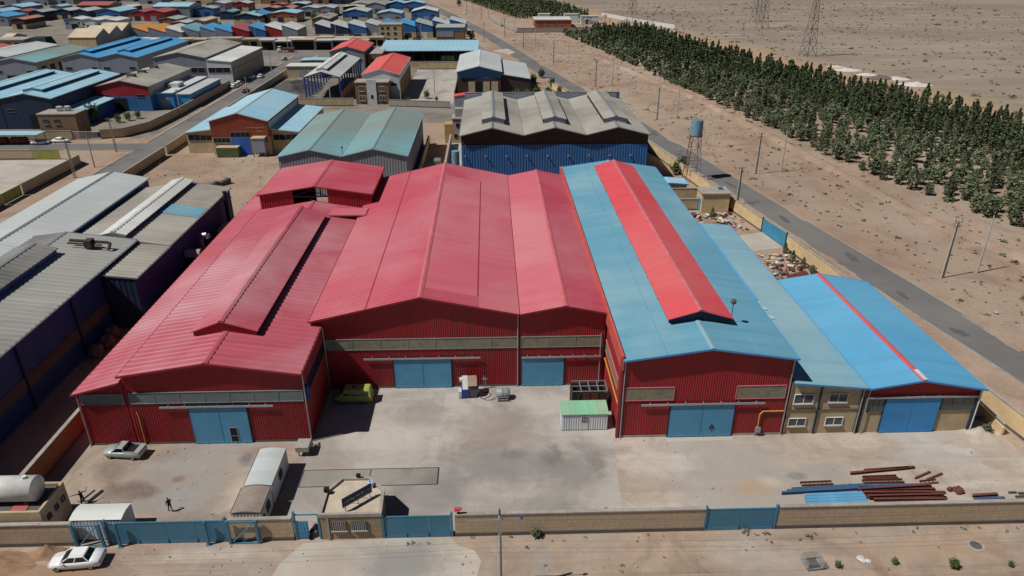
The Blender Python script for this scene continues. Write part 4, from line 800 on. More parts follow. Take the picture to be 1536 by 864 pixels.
def sedan(name, label, x, y, rz, mat, group=None, detail=True, cat='car', L=4.5):
    t = thing(name, label, cat, (x, y, 0), rz, group); h = L/2
    mb = MB(); mb.loft([ring(-h, .72, .42, .86), ring(-h+.12, .84, .3, .95), ring(-h+.75, .88, .24, .97), ring(-.6, .89, .22, .93), ring(.7, .89, .22, .92), ring(h-1.1, .88, .24, .87), ring(h-.35, .84, .28, .78), ring(h-.02, .68, .34, .66)]); mb.build('body', mat, t, True)
    house(t, mat, -h+.85, h-1.15, -h+1.3, h-1.95, .79, .62, .93, 1.4)
    lamps(t, h-.12, -h+.02, .85, .62)
    for xx in (-h+.85, h-.85):
        for s in (-1, 1): wheel(t, xx, s*.87)
    if detail:
        for s in (-1, 1): mb = MB(); mb.box(h-1.55, s*.95-.09, .92, h-1.38, s*.95+.09, 1.04); mb.build('mirror', mat, t)
        mb = MB(); mb.box(h-.05, -.5, .36, h+.02, .5, .48); mb.build('grille', M['black'], t); mb = MB(); mb.box(-h-.02, -.25, .55, -h+.03, .25, .66); mb.build('number_plate', M['white_trim'], t)
    return t
sedan('parked_car', 'white sedan parked in the street beside the brown spoil heap', -37.25, 47.95, math.pi+.07, M['car_white'])
def pickup(x, y, rz):
    t = thing('pickup_truck', 'silver grey pickup with an open load bed parked against the red hall', 'pickup', (x, y, 0), rz); mat = M['car_silver']
    mb = MB(); mb.loft([ring(-2.15, .76, .42, .9), ring(-2.05, .84, .32, .98), ring(-1.2, .85, .26, .98), ring(.5, .85, .24, .92), ring(1.2, .84, .26, .86), ring(1.85, .82, .28, .78), ring(2.12, .68, .36, .68)]); mb.build('body', mat, t, True)
    house(t, mat, -.45, 1.0, -.3, .35, .78, .64, .92, 1.4, ())
    mb = MB(); mb.box(-1.55, -.66, .98, -.55, .66, 1.0); mb.build('load_bed', M['black'], t)
    for s in (-1, 1): mb = MB(); mb.box(-2.1, s*.76-.05, .97, -.5, s*.76+.05, 1.1); mb.build('bed_side', mat, t)
    mb = MB(); mb.box(-2.12, -.7, .97, -1.55, .7, 1.08); mb.build('tool_lid', mat, t); mb = MB(); mb.tube((-.5, -.68, 1.0), (-.45, -.6, 1.5), .04); mb.tube((-.5, .68, 1.0), (-.45, .6, 1.5), .04); mb.tube((-.45, -.6, 1.5), (-.45, .6, 1.5), .04); mb.build('roll_bar', M['black'], t)
    lamps(t, 2.02, -2.12, .82, .66)
    for xx in (-1.3, 1.3):
        for s in (-1, 1): wheel(t, xx, s*.83)
    return t
pickup(-39.9, 63.1, math.pi-.12)
def van(x, y, rz):
    t = thing('minibus', 'lime yellow minibus parked in the shade of the pinkish red hall', 'van', (x, y, 0), rz); mat = M['van_yellow']
    mb = MB(); mb.loft([ring(-2.3, .8, .4, 1.15), ring(-2.2, .86, .34, 1.2), ring(1.2, .86, .32, 1.2), ring(1.5, .85, .34, 1.1), ring(2.1, .78, .38, .95), ring(2.25, .66, .42, .85)]); mb.build('body', mat, t, True)
    mb = MB(); mb.loft([[(-2.22, -.82, 1.2), (1.55, -.82, 1.2), (1.55, .82, 1.2), (-2.22, .82, 1.2)], [(-2.1, -.7, 1.85), (1.0, -.7, 1.85), (1.0, .7, 1.85), (-2.1, .7, 1.85)]]); g = mb.build('upper_body', mat, t)
    for s in (-1, 1):
        for a, b in ((-1.95, -1.05), (-.95, .1), (.2, 1.1)): mb = MB(); mb.quad(*[(xx, s*(.825-(zz-1.2)*.185), zz) for xx, zz in ((a, 1.27), (b, 1.27), (b, 1.72), (a, 1.72))][::s]); mb.build('side_window', M['car_glass'], g)
    mb = MB(); mb.quad((1.57-.02, -.7, 1.25), (1.57-.02, .7, 1.25), (1.08, .62, 1.8), (1.08, -.62, 1.8)); mb.build('windscreen', M['car_glass'], g)
    mb = MB(); mb.loft([[(-2.15, -.74, 1.84), (1.05, -.74, 1.84), (1.05, .74, 1.84), (-2.15, .74, 1.84)], [(-2.0, -.6, 2.0), (.8, -.6, 2.0), (.8, .6, 2.0), (-2.0, .6, 2.0)]]); r = mb.build('roof', M['van_yellow'], t)
    mb = MB(); mb.box(-.4, -.2, 2.0, .0, .2, 2.07); mb.build('roof_hatch', M['conc_dark'], t); lamps(t, 2.15, -2.28, .8, .7)
    for xx in (-1.35, 1.35):
        for s in (-1, 1): wheel(t, xx, s*.84, .33)
van(-16.85, 72.6, math.pi)
# motorcycle in the pedestrian gate
t = thing('motorcycle', 'small dark motorcycle standing in the open pedestrian gate', 'motorcycle', (-17.0, 50.9, 0), 1.3)
for xx in (-.6, .6): 
    mb = MB(); n = 14; mb.loft([[(xx+r*math.cos(2*math.pi*k/n), yy, .3+r*math.sin(2*math.pi*k/n)) for k in range(n)] for yy, r in ((-.05, .24), (-.05, .3), (.05, .3), (.05, .24))]); mb.build('wheel', M['tyre'], t)
mb = MB(); mb.path([(-.6, 0, .3), (-.2, 0, .45), (.35, 0, .5), (.5, 0, .95)], .05); mb.path([(.6, 0, .3), (.45, 0, .95)], .04); mb.build('frame', M['black'], t)
mb = MB(); mb.loft([[(-.1, -.1, .62), (-.1, .1, .62), (-.1, .08, .8), (-.1, -.08, .8)], [(.35, -.14, .62), (.35, .14, .62), (.35, .1, .9), (.35, -.1, .9)]]); mb.build('fuel_tank', paint('dark_red_tank', C(90, 24, 24)), t)
mb = MB(); mb.box(-.65, -.13, .68, -.1, .13, .78); mb.build('seat', M['black'], t); mb = MB(); mb.tube((.45, -.35, 1.0), (.45, .35, 1.0), .025); mb.build('handlebar', M['galv'], t); mb = MB(); mb.box(-.15, -.14, .3, .25, .14, .58); mb.build('engine', M['conc_dark'], t)
# ================================================================== PEOPLE
def person(label, x, y, rz, joints, edges, radii, mats, bands):
    me = bpy.data.meshes.new('person'); names = list(joints); me.from_pydata([joints[k] for k in names], [(names.index(a), names.index(b)) for a, b in edges], [])
    o = bpy.data.objects.new('person', me); col.objects.link(o); o.location = (x, y, 0); o.rotation_euler = (0, 0, rz)
    sk = o.modifiers.new('skin', 'SKIN'); 
    for i, k in enumerate(names): me.skin_vertices[0].data[i].radius = radii[k] if isinstance(radii[k], tuple) else (radii[k], radii[k]); me.skin_vertices[0].data[i].use_root = (k == 'pelvis')
    sk.use_smooth_shade = True; sb = o.modifiers.new('sub', 'SUBSURF'); sb.levels = 2; sb.render_levels = 2
    dg = bpy.context.evaluated_depsgraph_get(); nm = bpy.data.meshes.new_from_object(o.evaluated_get(dg)); o.modifiers.clear(); o.data = nm
    nm.materials.clear()
    for m in mats: nm.materials.append(m)
    for p in nm.polygons: p.material_index = bands(p.center); p.use_smooth = True
    return tag(o, label, 'person')
skin, hair = paint('skin', C(150, 108, 84), .6), paint('black_hair', C(20, 18, 18), .7)
dk1, dk2, dk3 = paint('dark_teal_shirt', C(30, 48, 60), .9), paint('black_trousers', C(24, 24, 28), .9), paint('black_shirt', C(22, 22, 26), .9)
E1 = [('pelvis', 'chest'), ('chest', 'neck'), ('neck', 'head'), ('head', 'crown')]
for s in 'lr': E1 += [('pelvis', 'hip'+s), ('hip'+s, 'knee'+s), ('knee'+s, 'ank'+s), ('ank'+s, 'toe'+s), ('chest', 'sho'+s), ('sho'+s, 'elb'+s), ('elb'+s, 'wri'+s), ('wri'+s, 'hand'+s)] + [('hand'+s, 'fin%d%s' % (k, s)) for k in range(3)] + [('wri'+s, 'thumb'+s)]
RR = dict(pelvis=(.15, .11), chest=(.17, .12), neck=.055, head=.095, crown=.075)
for s in 'lr':
    RR.update({'hip'+s: .09, 'knee'+s: .06, 'ank'+s: .042, 'toe'+s: .04, 'sho'+s: .06, 'elb'+s: .042, 'wri'+s: .03, 'hand'+s: .032, 'thumb'+s: .009})
    for k in range(3): RR['fin%d%s' % (k, s)] = .01
def pose(arms, legs, lean=(0, 0)):
    J = dict(pelvis=(0, 0, .95), chest=(lean[0]*.6, lean[1]*.6, 1.32), neck=(lean[0]*.8, lean[1]*.8, 1.5), head=(lean[0], lean[1], 1.62), crown=(lean[0], lean[1], 1.72))
    for s, sg in (('l', 1), ('r', -1)):
        (kx, ky), (fx, fy) = legs[s]; J['hip'+s] = (0, .09*sg, .88); J['knee'+s] = (kx, .1*sg+ky, .48); J['ank'+s] = (fx, .11*sg+fy, .08); J['toe'+s] = (fx+.16, .12*sg+fy, .04)
        e, wv = arms[s]; J['sho'+s] = (lean[0]*.7, lean[1]*.7+.19*sg, 1.42); J['elb'+s] = e; J['wri'+s] = wv
        d = (Vector(wv)-Vector(e)).normalized(); hnd = Vector(wv)+d*.07; J['hand'+s] = tuple(hnd); side = d.cross(Vector((1, .2, .1))).normalized()
        for k in range(3): J['fin%d%s' % (k, s)] = tuple(hnd+d*(.08+.01*(k == 1))+side*(.022*(k-1)))
        J['thumb'+s] = tuple(Vector(wv)+d*.05+side*.055)
    return J
def bands1(top, bot): return lambda c: 3 if c.z > 1.66 else (2 if (c.z > 1.52 or (abs(c.y) > .3 and c.z < 1.12 and c.z > .6)) else (0 if c.z > .97 else 1))
person('person in dark clothes walking across the dirt yard with arms close to the body', -31.6, 54.3, math.pi*.75, pose({'l': ((-.12, .3, 1.16), (.06, .3, .95)), 'r': ((.1, -.28, 1.15), (.22, -.22, .98))}, {'l': ((.12, 0), (.2, 0)), 'r': ((-.02, 0), (-.22, 0))}, (.03, 0)), E1, RR, [dk1, dk2, skin, hair], bands1(0, 0))
person('person in black with one arm stretched out beside the utility building', -40.6, 55.6, 2.6, pose({'l': ((.25, .42, 1.4), (.45, .66, 1.36)), 'r': ((-.1, -.46, 1.36), (-.02, -.62, 1.58))}, {'l': ((.1, .02), (.12, .06)), 'r': ((.02, -.02), (-.14, -.05))}, (.08, .04)), E1, RR, [dk3, dk2, skin, hair], bands1(0, 0))
# ================================================================== NEIGHBOURING WORKS (west)
FG = dict(pitch=1.0, d=.04, wp=.5, wd=.05, oh=.35, cap='grey_trim', edge='grey_trim')
def far_openings(t, W, h, seed, door='dark', wins=True, dw=4.0):
    q = random.Random(seed); c = W*q.uniform(.35, .65); dh = min(4.2, h*.55); dw = min(dw, W*.4)
    mb = MB(); mb.box(c-dw/2, -.14, 0, c+dw/2, -.03, dh); mb.build('door', M[door], t)
    if wins:
        for a in (.08, .76):
            if abs(W*a+1-c) > dw/2+1.2: window(t, W*a, 0, h*.55, min(2.4, W*.16), 1.0, 2, frame='grey_trim', glass='dark', sill=False)
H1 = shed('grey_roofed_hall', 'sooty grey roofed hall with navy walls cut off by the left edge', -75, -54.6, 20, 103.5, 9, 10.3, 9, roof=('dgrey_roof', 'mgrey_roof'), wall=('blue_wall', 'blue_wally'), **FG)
monitor(H1, 7.2, 13.0, 5, 76, 9.9, 10.9, 11.6, roof='dgrey_roof', wallm='navy', sidem='blue_steel', cap='grey_trim', pitch=1.0)
mb = MB(); mb.box(20.35, 0, 2.8, 20.5, 83, 4.4); mb.build('brown_wall_strip', M['conc_dark'], H1)
for k in range(7): mb = MB(); mb.box(20.41, 4+12*k, 0, 20.7, 4.3+12*k, 8.8); mb.build('column', M['navy'], H1)
dp = thing('exhaust_duct', 'sooty duct crossing the grey roof beside its ventilator', 'duct', (-64, 100, 9.6)); mb = MB(); mb.path([(2.2, -.6, 1.15), (7.4, -.6, .75), (7.9, -.6, .6), (7.9, -1.4, -.1)], .22, 10); mb.build('pipe', M['soot'], dp); mb = MB(); mb.path([(2.2, -1.3, 1.0), (7.0, -1.3, .6)], .14, 8); mb.build('thin_pipe', M['soot'], dp); mb = MB(); mb.box(4.6, -1.6, .2, 5.6, -.3, 1.35); mb.build('fan_housing', M['soot'], dp)
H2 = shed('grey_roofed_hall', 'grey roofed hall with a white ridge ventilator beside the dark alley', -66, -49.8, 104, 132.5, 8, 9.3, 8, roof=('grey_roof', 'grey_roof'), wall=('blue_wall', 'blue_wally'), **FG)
monitor(H2, 6.2, 9.8, .3, 28, 9.0, 9.75, 10.2, roof='white_roof', wallm='white_trim', sidem='navy', cap='white_trim', pitch=1.0)
mb = MB(); slope(mb, 16.25, 8.04, 9.9, 9.1, 12, 16.5, 1.0, .05, .03); mb.build('newer_roof_strip', M['blue_roof'], H2)
H2b = shed('lean_to_shed', 'low grey roofed lean-to between the sooty hall and the dark alley', -54.3, -49.8, 92, 103.8, 8.4, 8.4, 7.9, xr=-54.28, roof=('grey_roof', 'grey_roof'), wall=('navy', 'blue_wally'), pitch=1.0, oh=.1, cap=None, edge='grey_trim', wp=.8)
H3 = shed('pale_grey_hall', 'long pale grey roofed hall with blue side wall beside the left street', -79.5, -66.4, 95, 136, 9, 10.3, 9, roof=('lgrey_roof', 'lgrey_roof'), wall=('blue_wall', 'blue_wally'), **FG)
# dust extraction plant in the alley
ex = thing('dust_extractor', 'sooty dust extractor with bent steel elbow between the grey hall and the lean-to aisle', 'dust extractor', (-47.9, 112, 0))
mb = MB(); mb.box(-1.2, 0, 0, .6, 2.5, 3.6); mb.build('filter_box', M['soot'], ex); mb = MB(); mb.tube((-1.6, -3.6, 4.6), (.8, -3.6, 4.6), .75, n=16); mb.build('silencer_drum', M['concrete'], ex)
mb = MB(); mb.path([(-.9, 1.2, 3.6), (-.9, 1.2, 5.2), (-.4, 1.2, 5.9), (.3, 1.2, 6.0), (.5, 1.2, 5.4)], .42, 10); mb.build('duct', M['galv'], ex); mb = MB(); mb.box(-1.9, -4.4, 0, .9, -2.8, 3.8); mb.build('silencer_base', M['navy'], ex)
o = thing('cable_trough', 'grey trough section lying on a rack in the dark alley', 'trough', (-47.6, 119, 0)); mb = MB(); mb.box(-.6, 0, 4.0, .3, 4.5, 4.5); mb.build('trough', M['concrete'], o); mb = MB(); mb.box(-.5, .3, 0, -.3, .6, 4.0); mb.box(-.5, 3.8, 0, -.3, 4.1, 4.0); mb.build('leg', M['soot'], o)
for k, (yy, c) in enumerate(((104.5, 'nearest'), (111, 'middle'), (119.5, 'farthest'))):
    o = thing('motor_platform', c+' of three small blue motor platforms along the lean-to aisle', 'platform', (-46.3, yy, 0), 0, 'motor platforms in the alley'); mb = MB(); mb.box(0, 0, 4.6, 1.5, 2.6, 4.7); mb.build('deck', M['lgrey_roof'], o); mb = MB(); mb.tube((.6, 2.0, 4.7), (.6, 2.0, 5.5), .3, n=10); mb.build('motor', M['blue_steel'], o); mb = MB(); mb.box(.1, .1, 0, .3, .3, 4.6); mb.box(1.2, 2.2, 0, 1.4, 2.4, 4.6); mb.build('leg', M['navy'], o)
o = thing('vent_stack', 'short dark blue stack at the rear corner of the grey hall', 'stack', (-48.9, 127.5, 0)); mb = MB(); mb.tube((0, 0, 0), (0, 0, 8.8), .35, n=10); mb.build('pipe', M['navy'], o); mb = MB(); mb.tube((0, 0, 8.8), (0, 0, 8.95), .45, n=10); mb.build('collar', M['soot'], o)
q = random.Random(4)
for k in range(3):
    o = thing('storage_bag', ('first', 'second', 'third')[k]+' grey bulk bag from the street in the dark alley', 'bag', (-52.5+q.uniform(-.8, .8), 84+k*2.6, 0), q.random(), 'bulk bags in the alley'); mb = MB(); mb.blob((0, 0, .95), 1.0, .95, k, 8, .25); mb.build('bag', paint('dirty_bag_fabric', C(120, 100, 98), .95), o)
# ================================================================== J: aqua double hall, K: orange hall, M: triple hall
J = shed('aqua_roofed_hall', 'left half of the aqua grey double gabled hall behind the red block', -45.2, -31.75, 151, 192, 9, 10.5, 9, xr=-38.4, roof=('aqua_roof', 'aqua_roof'), wall=('grey_wall', 'grey_wally'), sr=0, pitch=.9, d=.03, oh=.3, cap='aqua_roof', edge='sky_roof', wp=.6)
J2 = shed('aqua_roofed_hall', 'right half of the aqua grey double gabled hall, beside the brick alley', -31.7, -17.9, 151, 192.5, 9, 10.6, 9, xr=-25, roof=('aqua_roof', 'aqua_roof'), wall=('grey_wall', 'grey_wally'), sl=0, pitch=.9, d=.03, oh=.3, cap='aqua_roof', edge='sky_roof', wp=.6)
mb = MB(); mb.tube((.2, .2, 9.1), (.2, .2, 10.6), .05); mb.blob((.2, .2, 10.8), .25, seed=1, jit=.05); mb.build('lamp_mast', M['conc_dark'], J2)
K = shed('orange_fronted_hall', 'orange red fronted hall with pale blue roof and blue gate beside the left street', -72, -57.3, 186, 219.5, 9, 11, 9, roof=('sky_roof', 'sky_roof'), wall=('orange_wall', 'orange_wall'), pitch=.9, d=.03, oh=.3, cap='lgrey_roof', edge='white_trim', lower=(4.6, 'beige'))
band(K, 5, 10, 0, 4.7, 6.0, 'dark', 4, 'grey_trim'); mb = MB(); mb.box(5, -.2, 0, 9.6, -.03, 4.6); mb.build('door', paint('royal_blue_gate', C(36, 96, 190)), K)
band(K, .4, 4.6, 0, 3.3, 4.5, 'dark', 4, 'grey_trim'); band(K, 10.3, 14.3, 0, 3.3, 4.5, 'dark', 4, 'grey_trim'); band(K, 1, 32, 14.7, 6.2, 8.2, 'lgrey_roof', 12, 'conc_dark', 'y', 1)
mb = MB(); q = random.Random(3)
for row, (xa, xb, zz) in enumerate(((9.4, 13.9, 7.0), (11.9, 13.3, 6.0))):
    x = xa
    while x < xb: wv = q.choice((.3, .45)); mb.path([(x+wv*i/3, -.08, zz+q.choice((0, .12, .3, .05))) for i in range(4)], .05, 4); x += wv+q.choice((.08, .3))
mb.build('faded_lettering', paint('faded_lettering', C(196, 150, 136)), K)
for nm, xa, xb, zl, zr_, xr in (('right', -57.1, -50, 6.4, 5.6, -57.08), ('left', -79.2, -72.2, 5.6, 6.4, -72.22)):
    s = shed('lean_to_shed', nm+' lean-to with pale blue roof beside the orange fronted hall', xa, xb, 188, 219, zl, 6.4, zr_, xr=xr, roof=('sky_roof', 'sky_roof'), wall=('beige', 'beige'), pitch=.9, d=.03, oh=.3, cap=None, edge='white_trim', wp=0, sl=.05, sr=.05); band(s, .4, xb-xa-.4, 0, 3.4, 4.8, 'dark', 4, 'grey_trim')
o = thing('shipping_container', 'olive green container in front of the orange fronted hall', 'container', (-70.5, 183.4, 0)); mb = MB(); corr(mb, 'x', 0, 0, 5.5, .1, lambda u: 2.5, .4, .05, -1); corr(mb, 'x', 2.3, 0, 5.5, .1, lambda u: 2.5, .4, .05, 1); mb.box(0.02, .02, .1, .05, 2.28, 2.5); mb.box(5.45, .02, .1, 5.48, 2.28, 2.5); mb.build('wall', paint('olive_green', C(100, 110, 70)), o); mb = MB(); mb.box(-.05, -.05, 2.5, 5.55, 2.35, 2.62); mb.build('roof', M['beige'], o)
o = thing('material_silo', 'grey silo cabin with tan roof beside the blue gate of the orange hall', 'silo', (-61.2, 183.6, 0)); mb = MB(); mb.box(0, 0, 1.2, 3.2, 2.6, 4.8); mb.build('cabin', M['grey_wall'], o); mb = MB(); mb.box(-.15, -.15, 4.8, 3.35, 2.75, 5.0); mb.build('roof', M['beige'], o); mb = MB()
for a in (0, 3): mb.box(a, 0, 0, a+.2, .2, 1.2); mb.box(a, 2.4, 0, a+.2, 2.6, 1.2)
mb.build('leg', M['conc_dark'], o)
MX = [-6.3, 7.6, 21.5, 35.5]; MR = [.7, 14.9, 28.6]
for k in range(3):
    nm = ('left', 'middle', 'right')[k]
    t = shed('triple_hall_bay', nm+' bay of the brown grey triple gabled hall with blue front wall', MX[k]+.03, MX[k+1]-.03, 157, 196, 11.9, 13.6, 11.9, roof=('grey_roof', 'grey_roof'), wall=('soot', 'blue_wally'), pitch=.9, d=.035, oh=.9, ohb=.2, sl=.0 if k else .3, sr=.4 if k == 2 else 0, cap='grey_trim', edge='grey_trim', wp=0)
    W_ = MX[k+1]-MX[k]; monitor(t, W_*.34, W_*.70, 5, 36, 12.6, 14.2, 14.8, roof='grey_roof', wallm='grey_wall', sidem='dark', cap='grey_trim', pitch=1.0)
    mb = MB(); corr(mb, 'x', -.1, .0, W_-.06, 0, lambda u: 9.6, .6, .07, -1); mb.build('blue_cladding', M['blue_wall'], t)
    for j in range(3): mb = MB(); xx = W_*(j+.17)/3; mb.tube((xx, -.1, 7.1), (xx, -.75, 7.05), .16, n=8); mb.build('spout', M['galv'], t)
t = thing('rear_screen_wall', 'dark grey sheet screen behind the triple gabled hall', 'wall', (-6.5, 196.6, 0)); mb = MB(); mb.box(0, 0, 0, 42, .25, 13.6); mb.build('wall', M['grey_wall'], t); mb = MB(); mb.box(41.2, -.06, 10, 42.05, -.01, 13.6); mb.build('blue_panel', M['pipe_blue'], t); mb = MB(); mb.box(-.05, -.05, 13.6, 42.05, .3, 13.75); mb.build('capping', M['grey_trim'], t)
# alley between J and M
for xx, lab in ((-10.6, 'cream wall dividing the shaded alley behind the red halls'),):
    t = thing('boundary_wall', lab, 'wall', (xx, 133, 0)); mb = MB(); mb.box(-.15, 0, 0, .15, 62, 2.8); mb.build('wall', M['cream'], t); mb = MB(); mb.box(-.22, 0, 2.8, .22, 62, 2.92); mb.build('coping', M['concrete'], t)
flat('alley_concrete', [(-10.4, 133), (-6.4, 133), (-6.4, 200), (-10.4, 200)], .008, M['pad'])
o = thing('water_tank', 'blue cylindrical water tank on a stand beside the triple gabled hall', 'tank', (-7.4, 152, 0)); mb = MB(); mb.tube((0, 0, 6.5), (0, 0, 9.6), .85, n=16); mb.build('tank', M['tank_blue'], o); mb = MB()
for a in (-.6, .6):
    for b in (-.6, .6): mb.tube((a, b, 0), (a, b, 6.5), .07)
mb.build('leg', M['rust'], o)
o = thing('water_tank', 'grey cylindrical tank standing in the alley by the triple gabled hall', 'tank', (-7.5, 146.2, 0)); mb = MB(); mb.tube((0, 0, .3), (0, 0, 4.2), .9, n=16); mb.build('tank', M['concrete'], o); mb = MB(); mb.tube((0, 0, 0), (0, 0, .3), .7, n=12); mb.build('base', M['conc_dark'], o); mb = MB(); mb.blob((0, 0, 4.25), .85, .2, 1, 12, .02); mb.build('lid', M['concrete'], o)
gt = thing('brick_gatehouse', 'two storey beige brick gatehouse with arched windows beside the triple hall', 'building', (-12.3, 196.5, 0))
mb = MB(); mb.box(2.2, 0, 0, 6.2, 5, 6.6); mb.build('wall', M['beige_brick'], gt); mb = MB(); mb.box(2.0, -.2, 6.6, 6.4, 5.2, 6.9); mb.build('roof', M['concrete'], gt); mb = MB(); mb.box(0, 0, 0, 2.2, 4, 5.2); mb.build('side_block', paint('ochre_render', C(190, 150, 90)), gt); mb = MB(); mb.box(3, 1, 6.9, 5, 3.6, 9.2); mb.build('stair_head', M['concrete'], gt)
for xx, z in ((3.2, 4.4), (5.0, 4.4), (2.6, 1.4), (4.4, 1.4)): window(gt, xx, 0, z, .9, 1.1, 1, frame='conc_dark', glass='dark', sill=False)
o = thing('stacked_crates', 'stack of grey green machine crates in the alley behind the aqua hall', 'crates', (-14.8, 168, 0)); mb = MB()
for a in range(2):
    for b in range(2): mb.box(a*1.5, 0, b*1.5, a*1.5+1.4, 3, b*1.5+1.4)
mb.build('crate', paint('grey_green_crate', C(120, 130, 120)), o)
# ================================================================== RIGHT SIDE: road wall, kiosk, tower, scrap yard
wl = [(60.9, 50.5), (58.9, 65), (57.0, 86), (55.3, 105), (53.7, 118.5)]; wl2 = [(52.1, 127), (49.7, 141), (46.6, 160), (43.5, 181), (39.5, 203), (33, 236), (24, 275)]
def poly_wall(pts, label, h=2.6, th=.25, mat='cream', name='boundary_wall', coping='concrete', group=None, plinth='conc_dark'):
    t = thing(name, label, 'wall', (pts[0][0], pts[0][1], 0), 0, group); o0 = Vector(pts[0])
    for nm, z0, z1, hw, m in (('wall', .35, h, th/2, mat), ('plinth', 0, .35, th/2+.04, plinth), ('coping', h, h+.1, th/2+.06, coping)):
        rg = []
        for i, p in enumerate(pts):
            a = Vector(pts[max(i-1, 0)]); b = Vector(pts[min(i+1, len(pts)-1)]); d = (b-a).normalized(); nn = Vector((-d.y, d.x)); q = Vector(p)-o0
            l, r = q+nn*hw, q-nn*hw; rg.append([(l.x, l.y, z0), (r.x, r.y, z0), (r.x, r.y, z1), (l.x, l.y, z1)])
        mb = MB(); mb.loft(rg); mb.build(nm, M[m], t)
    return t
poly_wall(wl, 'cream rendered wall along the road beside the small bright blue hall'); poly_wall(wl2, 'cream rendered wall along the road beyond the blue yard gate')
t = thing('yard_gate', 'bright teal steel gate in the cream roadside wall', 'gate', (53.6, 118.9, 0), math.atan2(8, -1.5)); mb = MB(); mb.box(0, -.05, .1, 4, .05, 2.7); mb.build('gate_panel', paint('bright_teal_gate', C(40, 140, 176)), t); mb = MB(); mb.box(4.02, -.05, .1, 8, .05, 2.7); mb.build('gate_panel', MATS['bright_teal_gate'], t)
for xx in (-.1, 8.1): mb = MB(); mb.box(xx-.12, -.12, 0, xx+.12, .12, 2.9); mb.build('gate_post', M['navy'], t)
flat('gate_slab', [(53.2, 118.8), (52.2, 126.6), (44.5, 124), (45.5, 116.5)], .02, M['pad'])
t = thing('low_wall', 'low cream retaining wall beside the small bright blue hall corner', 'wall', (54.6, 63.4, 0)); mb = MB(); mb.extr([(0, 0), (13, 0), (13, 1.5), (0, 1.1)], 'x', 2.55, 2.8); mb.build('wall', M['cream'], t); mb = MB(); mb.box(2.5, 0, 1.52, 2.85, 13, 1.6); mb.build('coping', M['concrete'], t)
flat('side_platform', [(54.2, 66.5), (57.1, 66.5), (56.5, 76), (54.2, 76)], .5, M['pad'])
kk = thing('transformer_kiosk', 'cream kiosk with teal door and flat roof by the roadside wall', 'kiosk', (43.2, 137.4, 0)); mb = MB(); mb.box(0, 0, 0, 5.6, 4, 4.1); mb.build('wall', M['cream'], kk); mb = MB(); mb.box(-.25, -.25, 4.1, 5.85, 4.25, 4.35); mb.build('roof', M['concrete'], kk)
mb = MB(); mb.box(-.08, .8, .1, -.01, 3.0, 2.8); mb.build('door', M['teal_door'], kk); mb = MB(); mb.box(3.8, 2, 4.35, 4.6, 2.8, 4.8); mb.build('roof_vent', M['teal_gate'], kk)
for (a, b, lab) in (((33.0, 143.5), (46.9, 143.5), 'beige wall crossing behind the cream kiosk'), ((33.0, 139.5), (43.0, 139.5), 'lower beige wall in front of the crossing wall by the kiosk')): poly_wall([a, b], lab, 3.4 if b[0] > 45 else 2.4, mat='beige')
o = shed('blue_roofed_shelter', 'small blue roofed shelter behind the crossing beige wall', 35, 42.5, 147, 151, 3.3, 3.6, 3.3, roof=('sky_roof', 'sky_roof'), wall=('beige', 'beige'), wp=0, pitch=1.0, oh=.2, cap=None, edge='blue_edge')
wt = thing('water_tower', 'blue cylindrical water tank on tall rusty lattice legs beside the road', 'water tower', (47.2, 160.5, 0)); mb = MB(); mb.tube((0, 0, 10.6), (0, 0, 13.9), 1.35, n=20); mb.build('tank', M['tank_blue'], wt); mb = MB(); mb.tube((0, 0, 13.9), (0, 0, 14.05), 1.2, n=16); mb.build('lid', M['galv'], wt); mb = MB(); mb.tube((0, 0, 10.35), (0, 0, 10.6), 1.5, n=16); mb.build('platform', M['rust'], wt)
for a, b in ((1, 1), (1, -1), (-1, 1), (-1, -1)): mb = MB(); mb.tube((a*1.7, b*1.7, 0), (a*.95, b*.95, 10.4), .09); mb.build('leg', M['galv'] if a > 0 else M['rust'], wt)
mb = MB()
for z in (2.5, 5, 7.5):
    r = 1.7-.75*z/10.4; r2 = 1.7-.75*(z+2.5)/10.4; c = [(r, r), (r, -r), (-r, -r), (-r, r)]; c2 = [(r2, r2), (r2, -r2), (-r2, -r2), (-r2, r2)]
    for i in range(4): j = (i+1) % 4; mb.tube((*c[i], z), (*c[j], z), .05, n=4); mb.tube((*c[i], z), (*c2[j], z+2.5), .035, n=4)
mb.build('bracing', M['rust'], wt); mb = MB(); mb.tube((.3, -1.7, 0), (.2, -1.4, 10.6), .04); mb.tube((-.1, -1.7, 0), (-.1, -1.4, 10.6), .04)
for k in range(24): z = .4*k+.3; mb.tube((-.1, -1.7+.03*z, z), (.3-.01*z, -1.7+.03*z, z), .02, n=4)
mb.build('ladder', M['galv'], wt)
# scrap lying behind the annex (uncountable debris)
mb = MB(); q = random.Random(12); cols = [M['rust'], M['concrete'], M['brownred'], M['conc_dark'], M['cream'], M['white_trim']]
for k in range(420):
    if q.random() < .68: x = q.uniform(42, 53.2); y = q.uniform(92.5, 115)
    else: x = q.uniform(33, 50); y = q.uniform(127, 136.5)
    if x > 54.6-(y-90)*.09: continue
    s = q.uniform(.15, .6); z = q.uniform(0, .5); m = q.randrange(6); n0 = len(mb.v); b = MB(); b.box(-s*q.uniform(.4, 1.6), -s*.5, 0, s*q.uniform(.4, 1.6), s*.5, s*q.uniform(.2, .7))
    R = Matrix.Rotation(q.uniform(0, 6.28), 3, 'Z') @ Matrix.Rotation(q.uniform(-.5, .5), 3, 'X')
    for f in b.f: mb.f.append(tuple(i+n0 for i in f)); mb.m.append(m)
    for v in b.v: w_ = R @ Vector(v); mb.v.append((w_.x+x, w_.y+y, w_.z+z))
tag(mb.build('scrap_debris', cols), 'rusty scrap and rubble strewn behind the beige annex along the roadside wall', 'debris', kind='stuff')
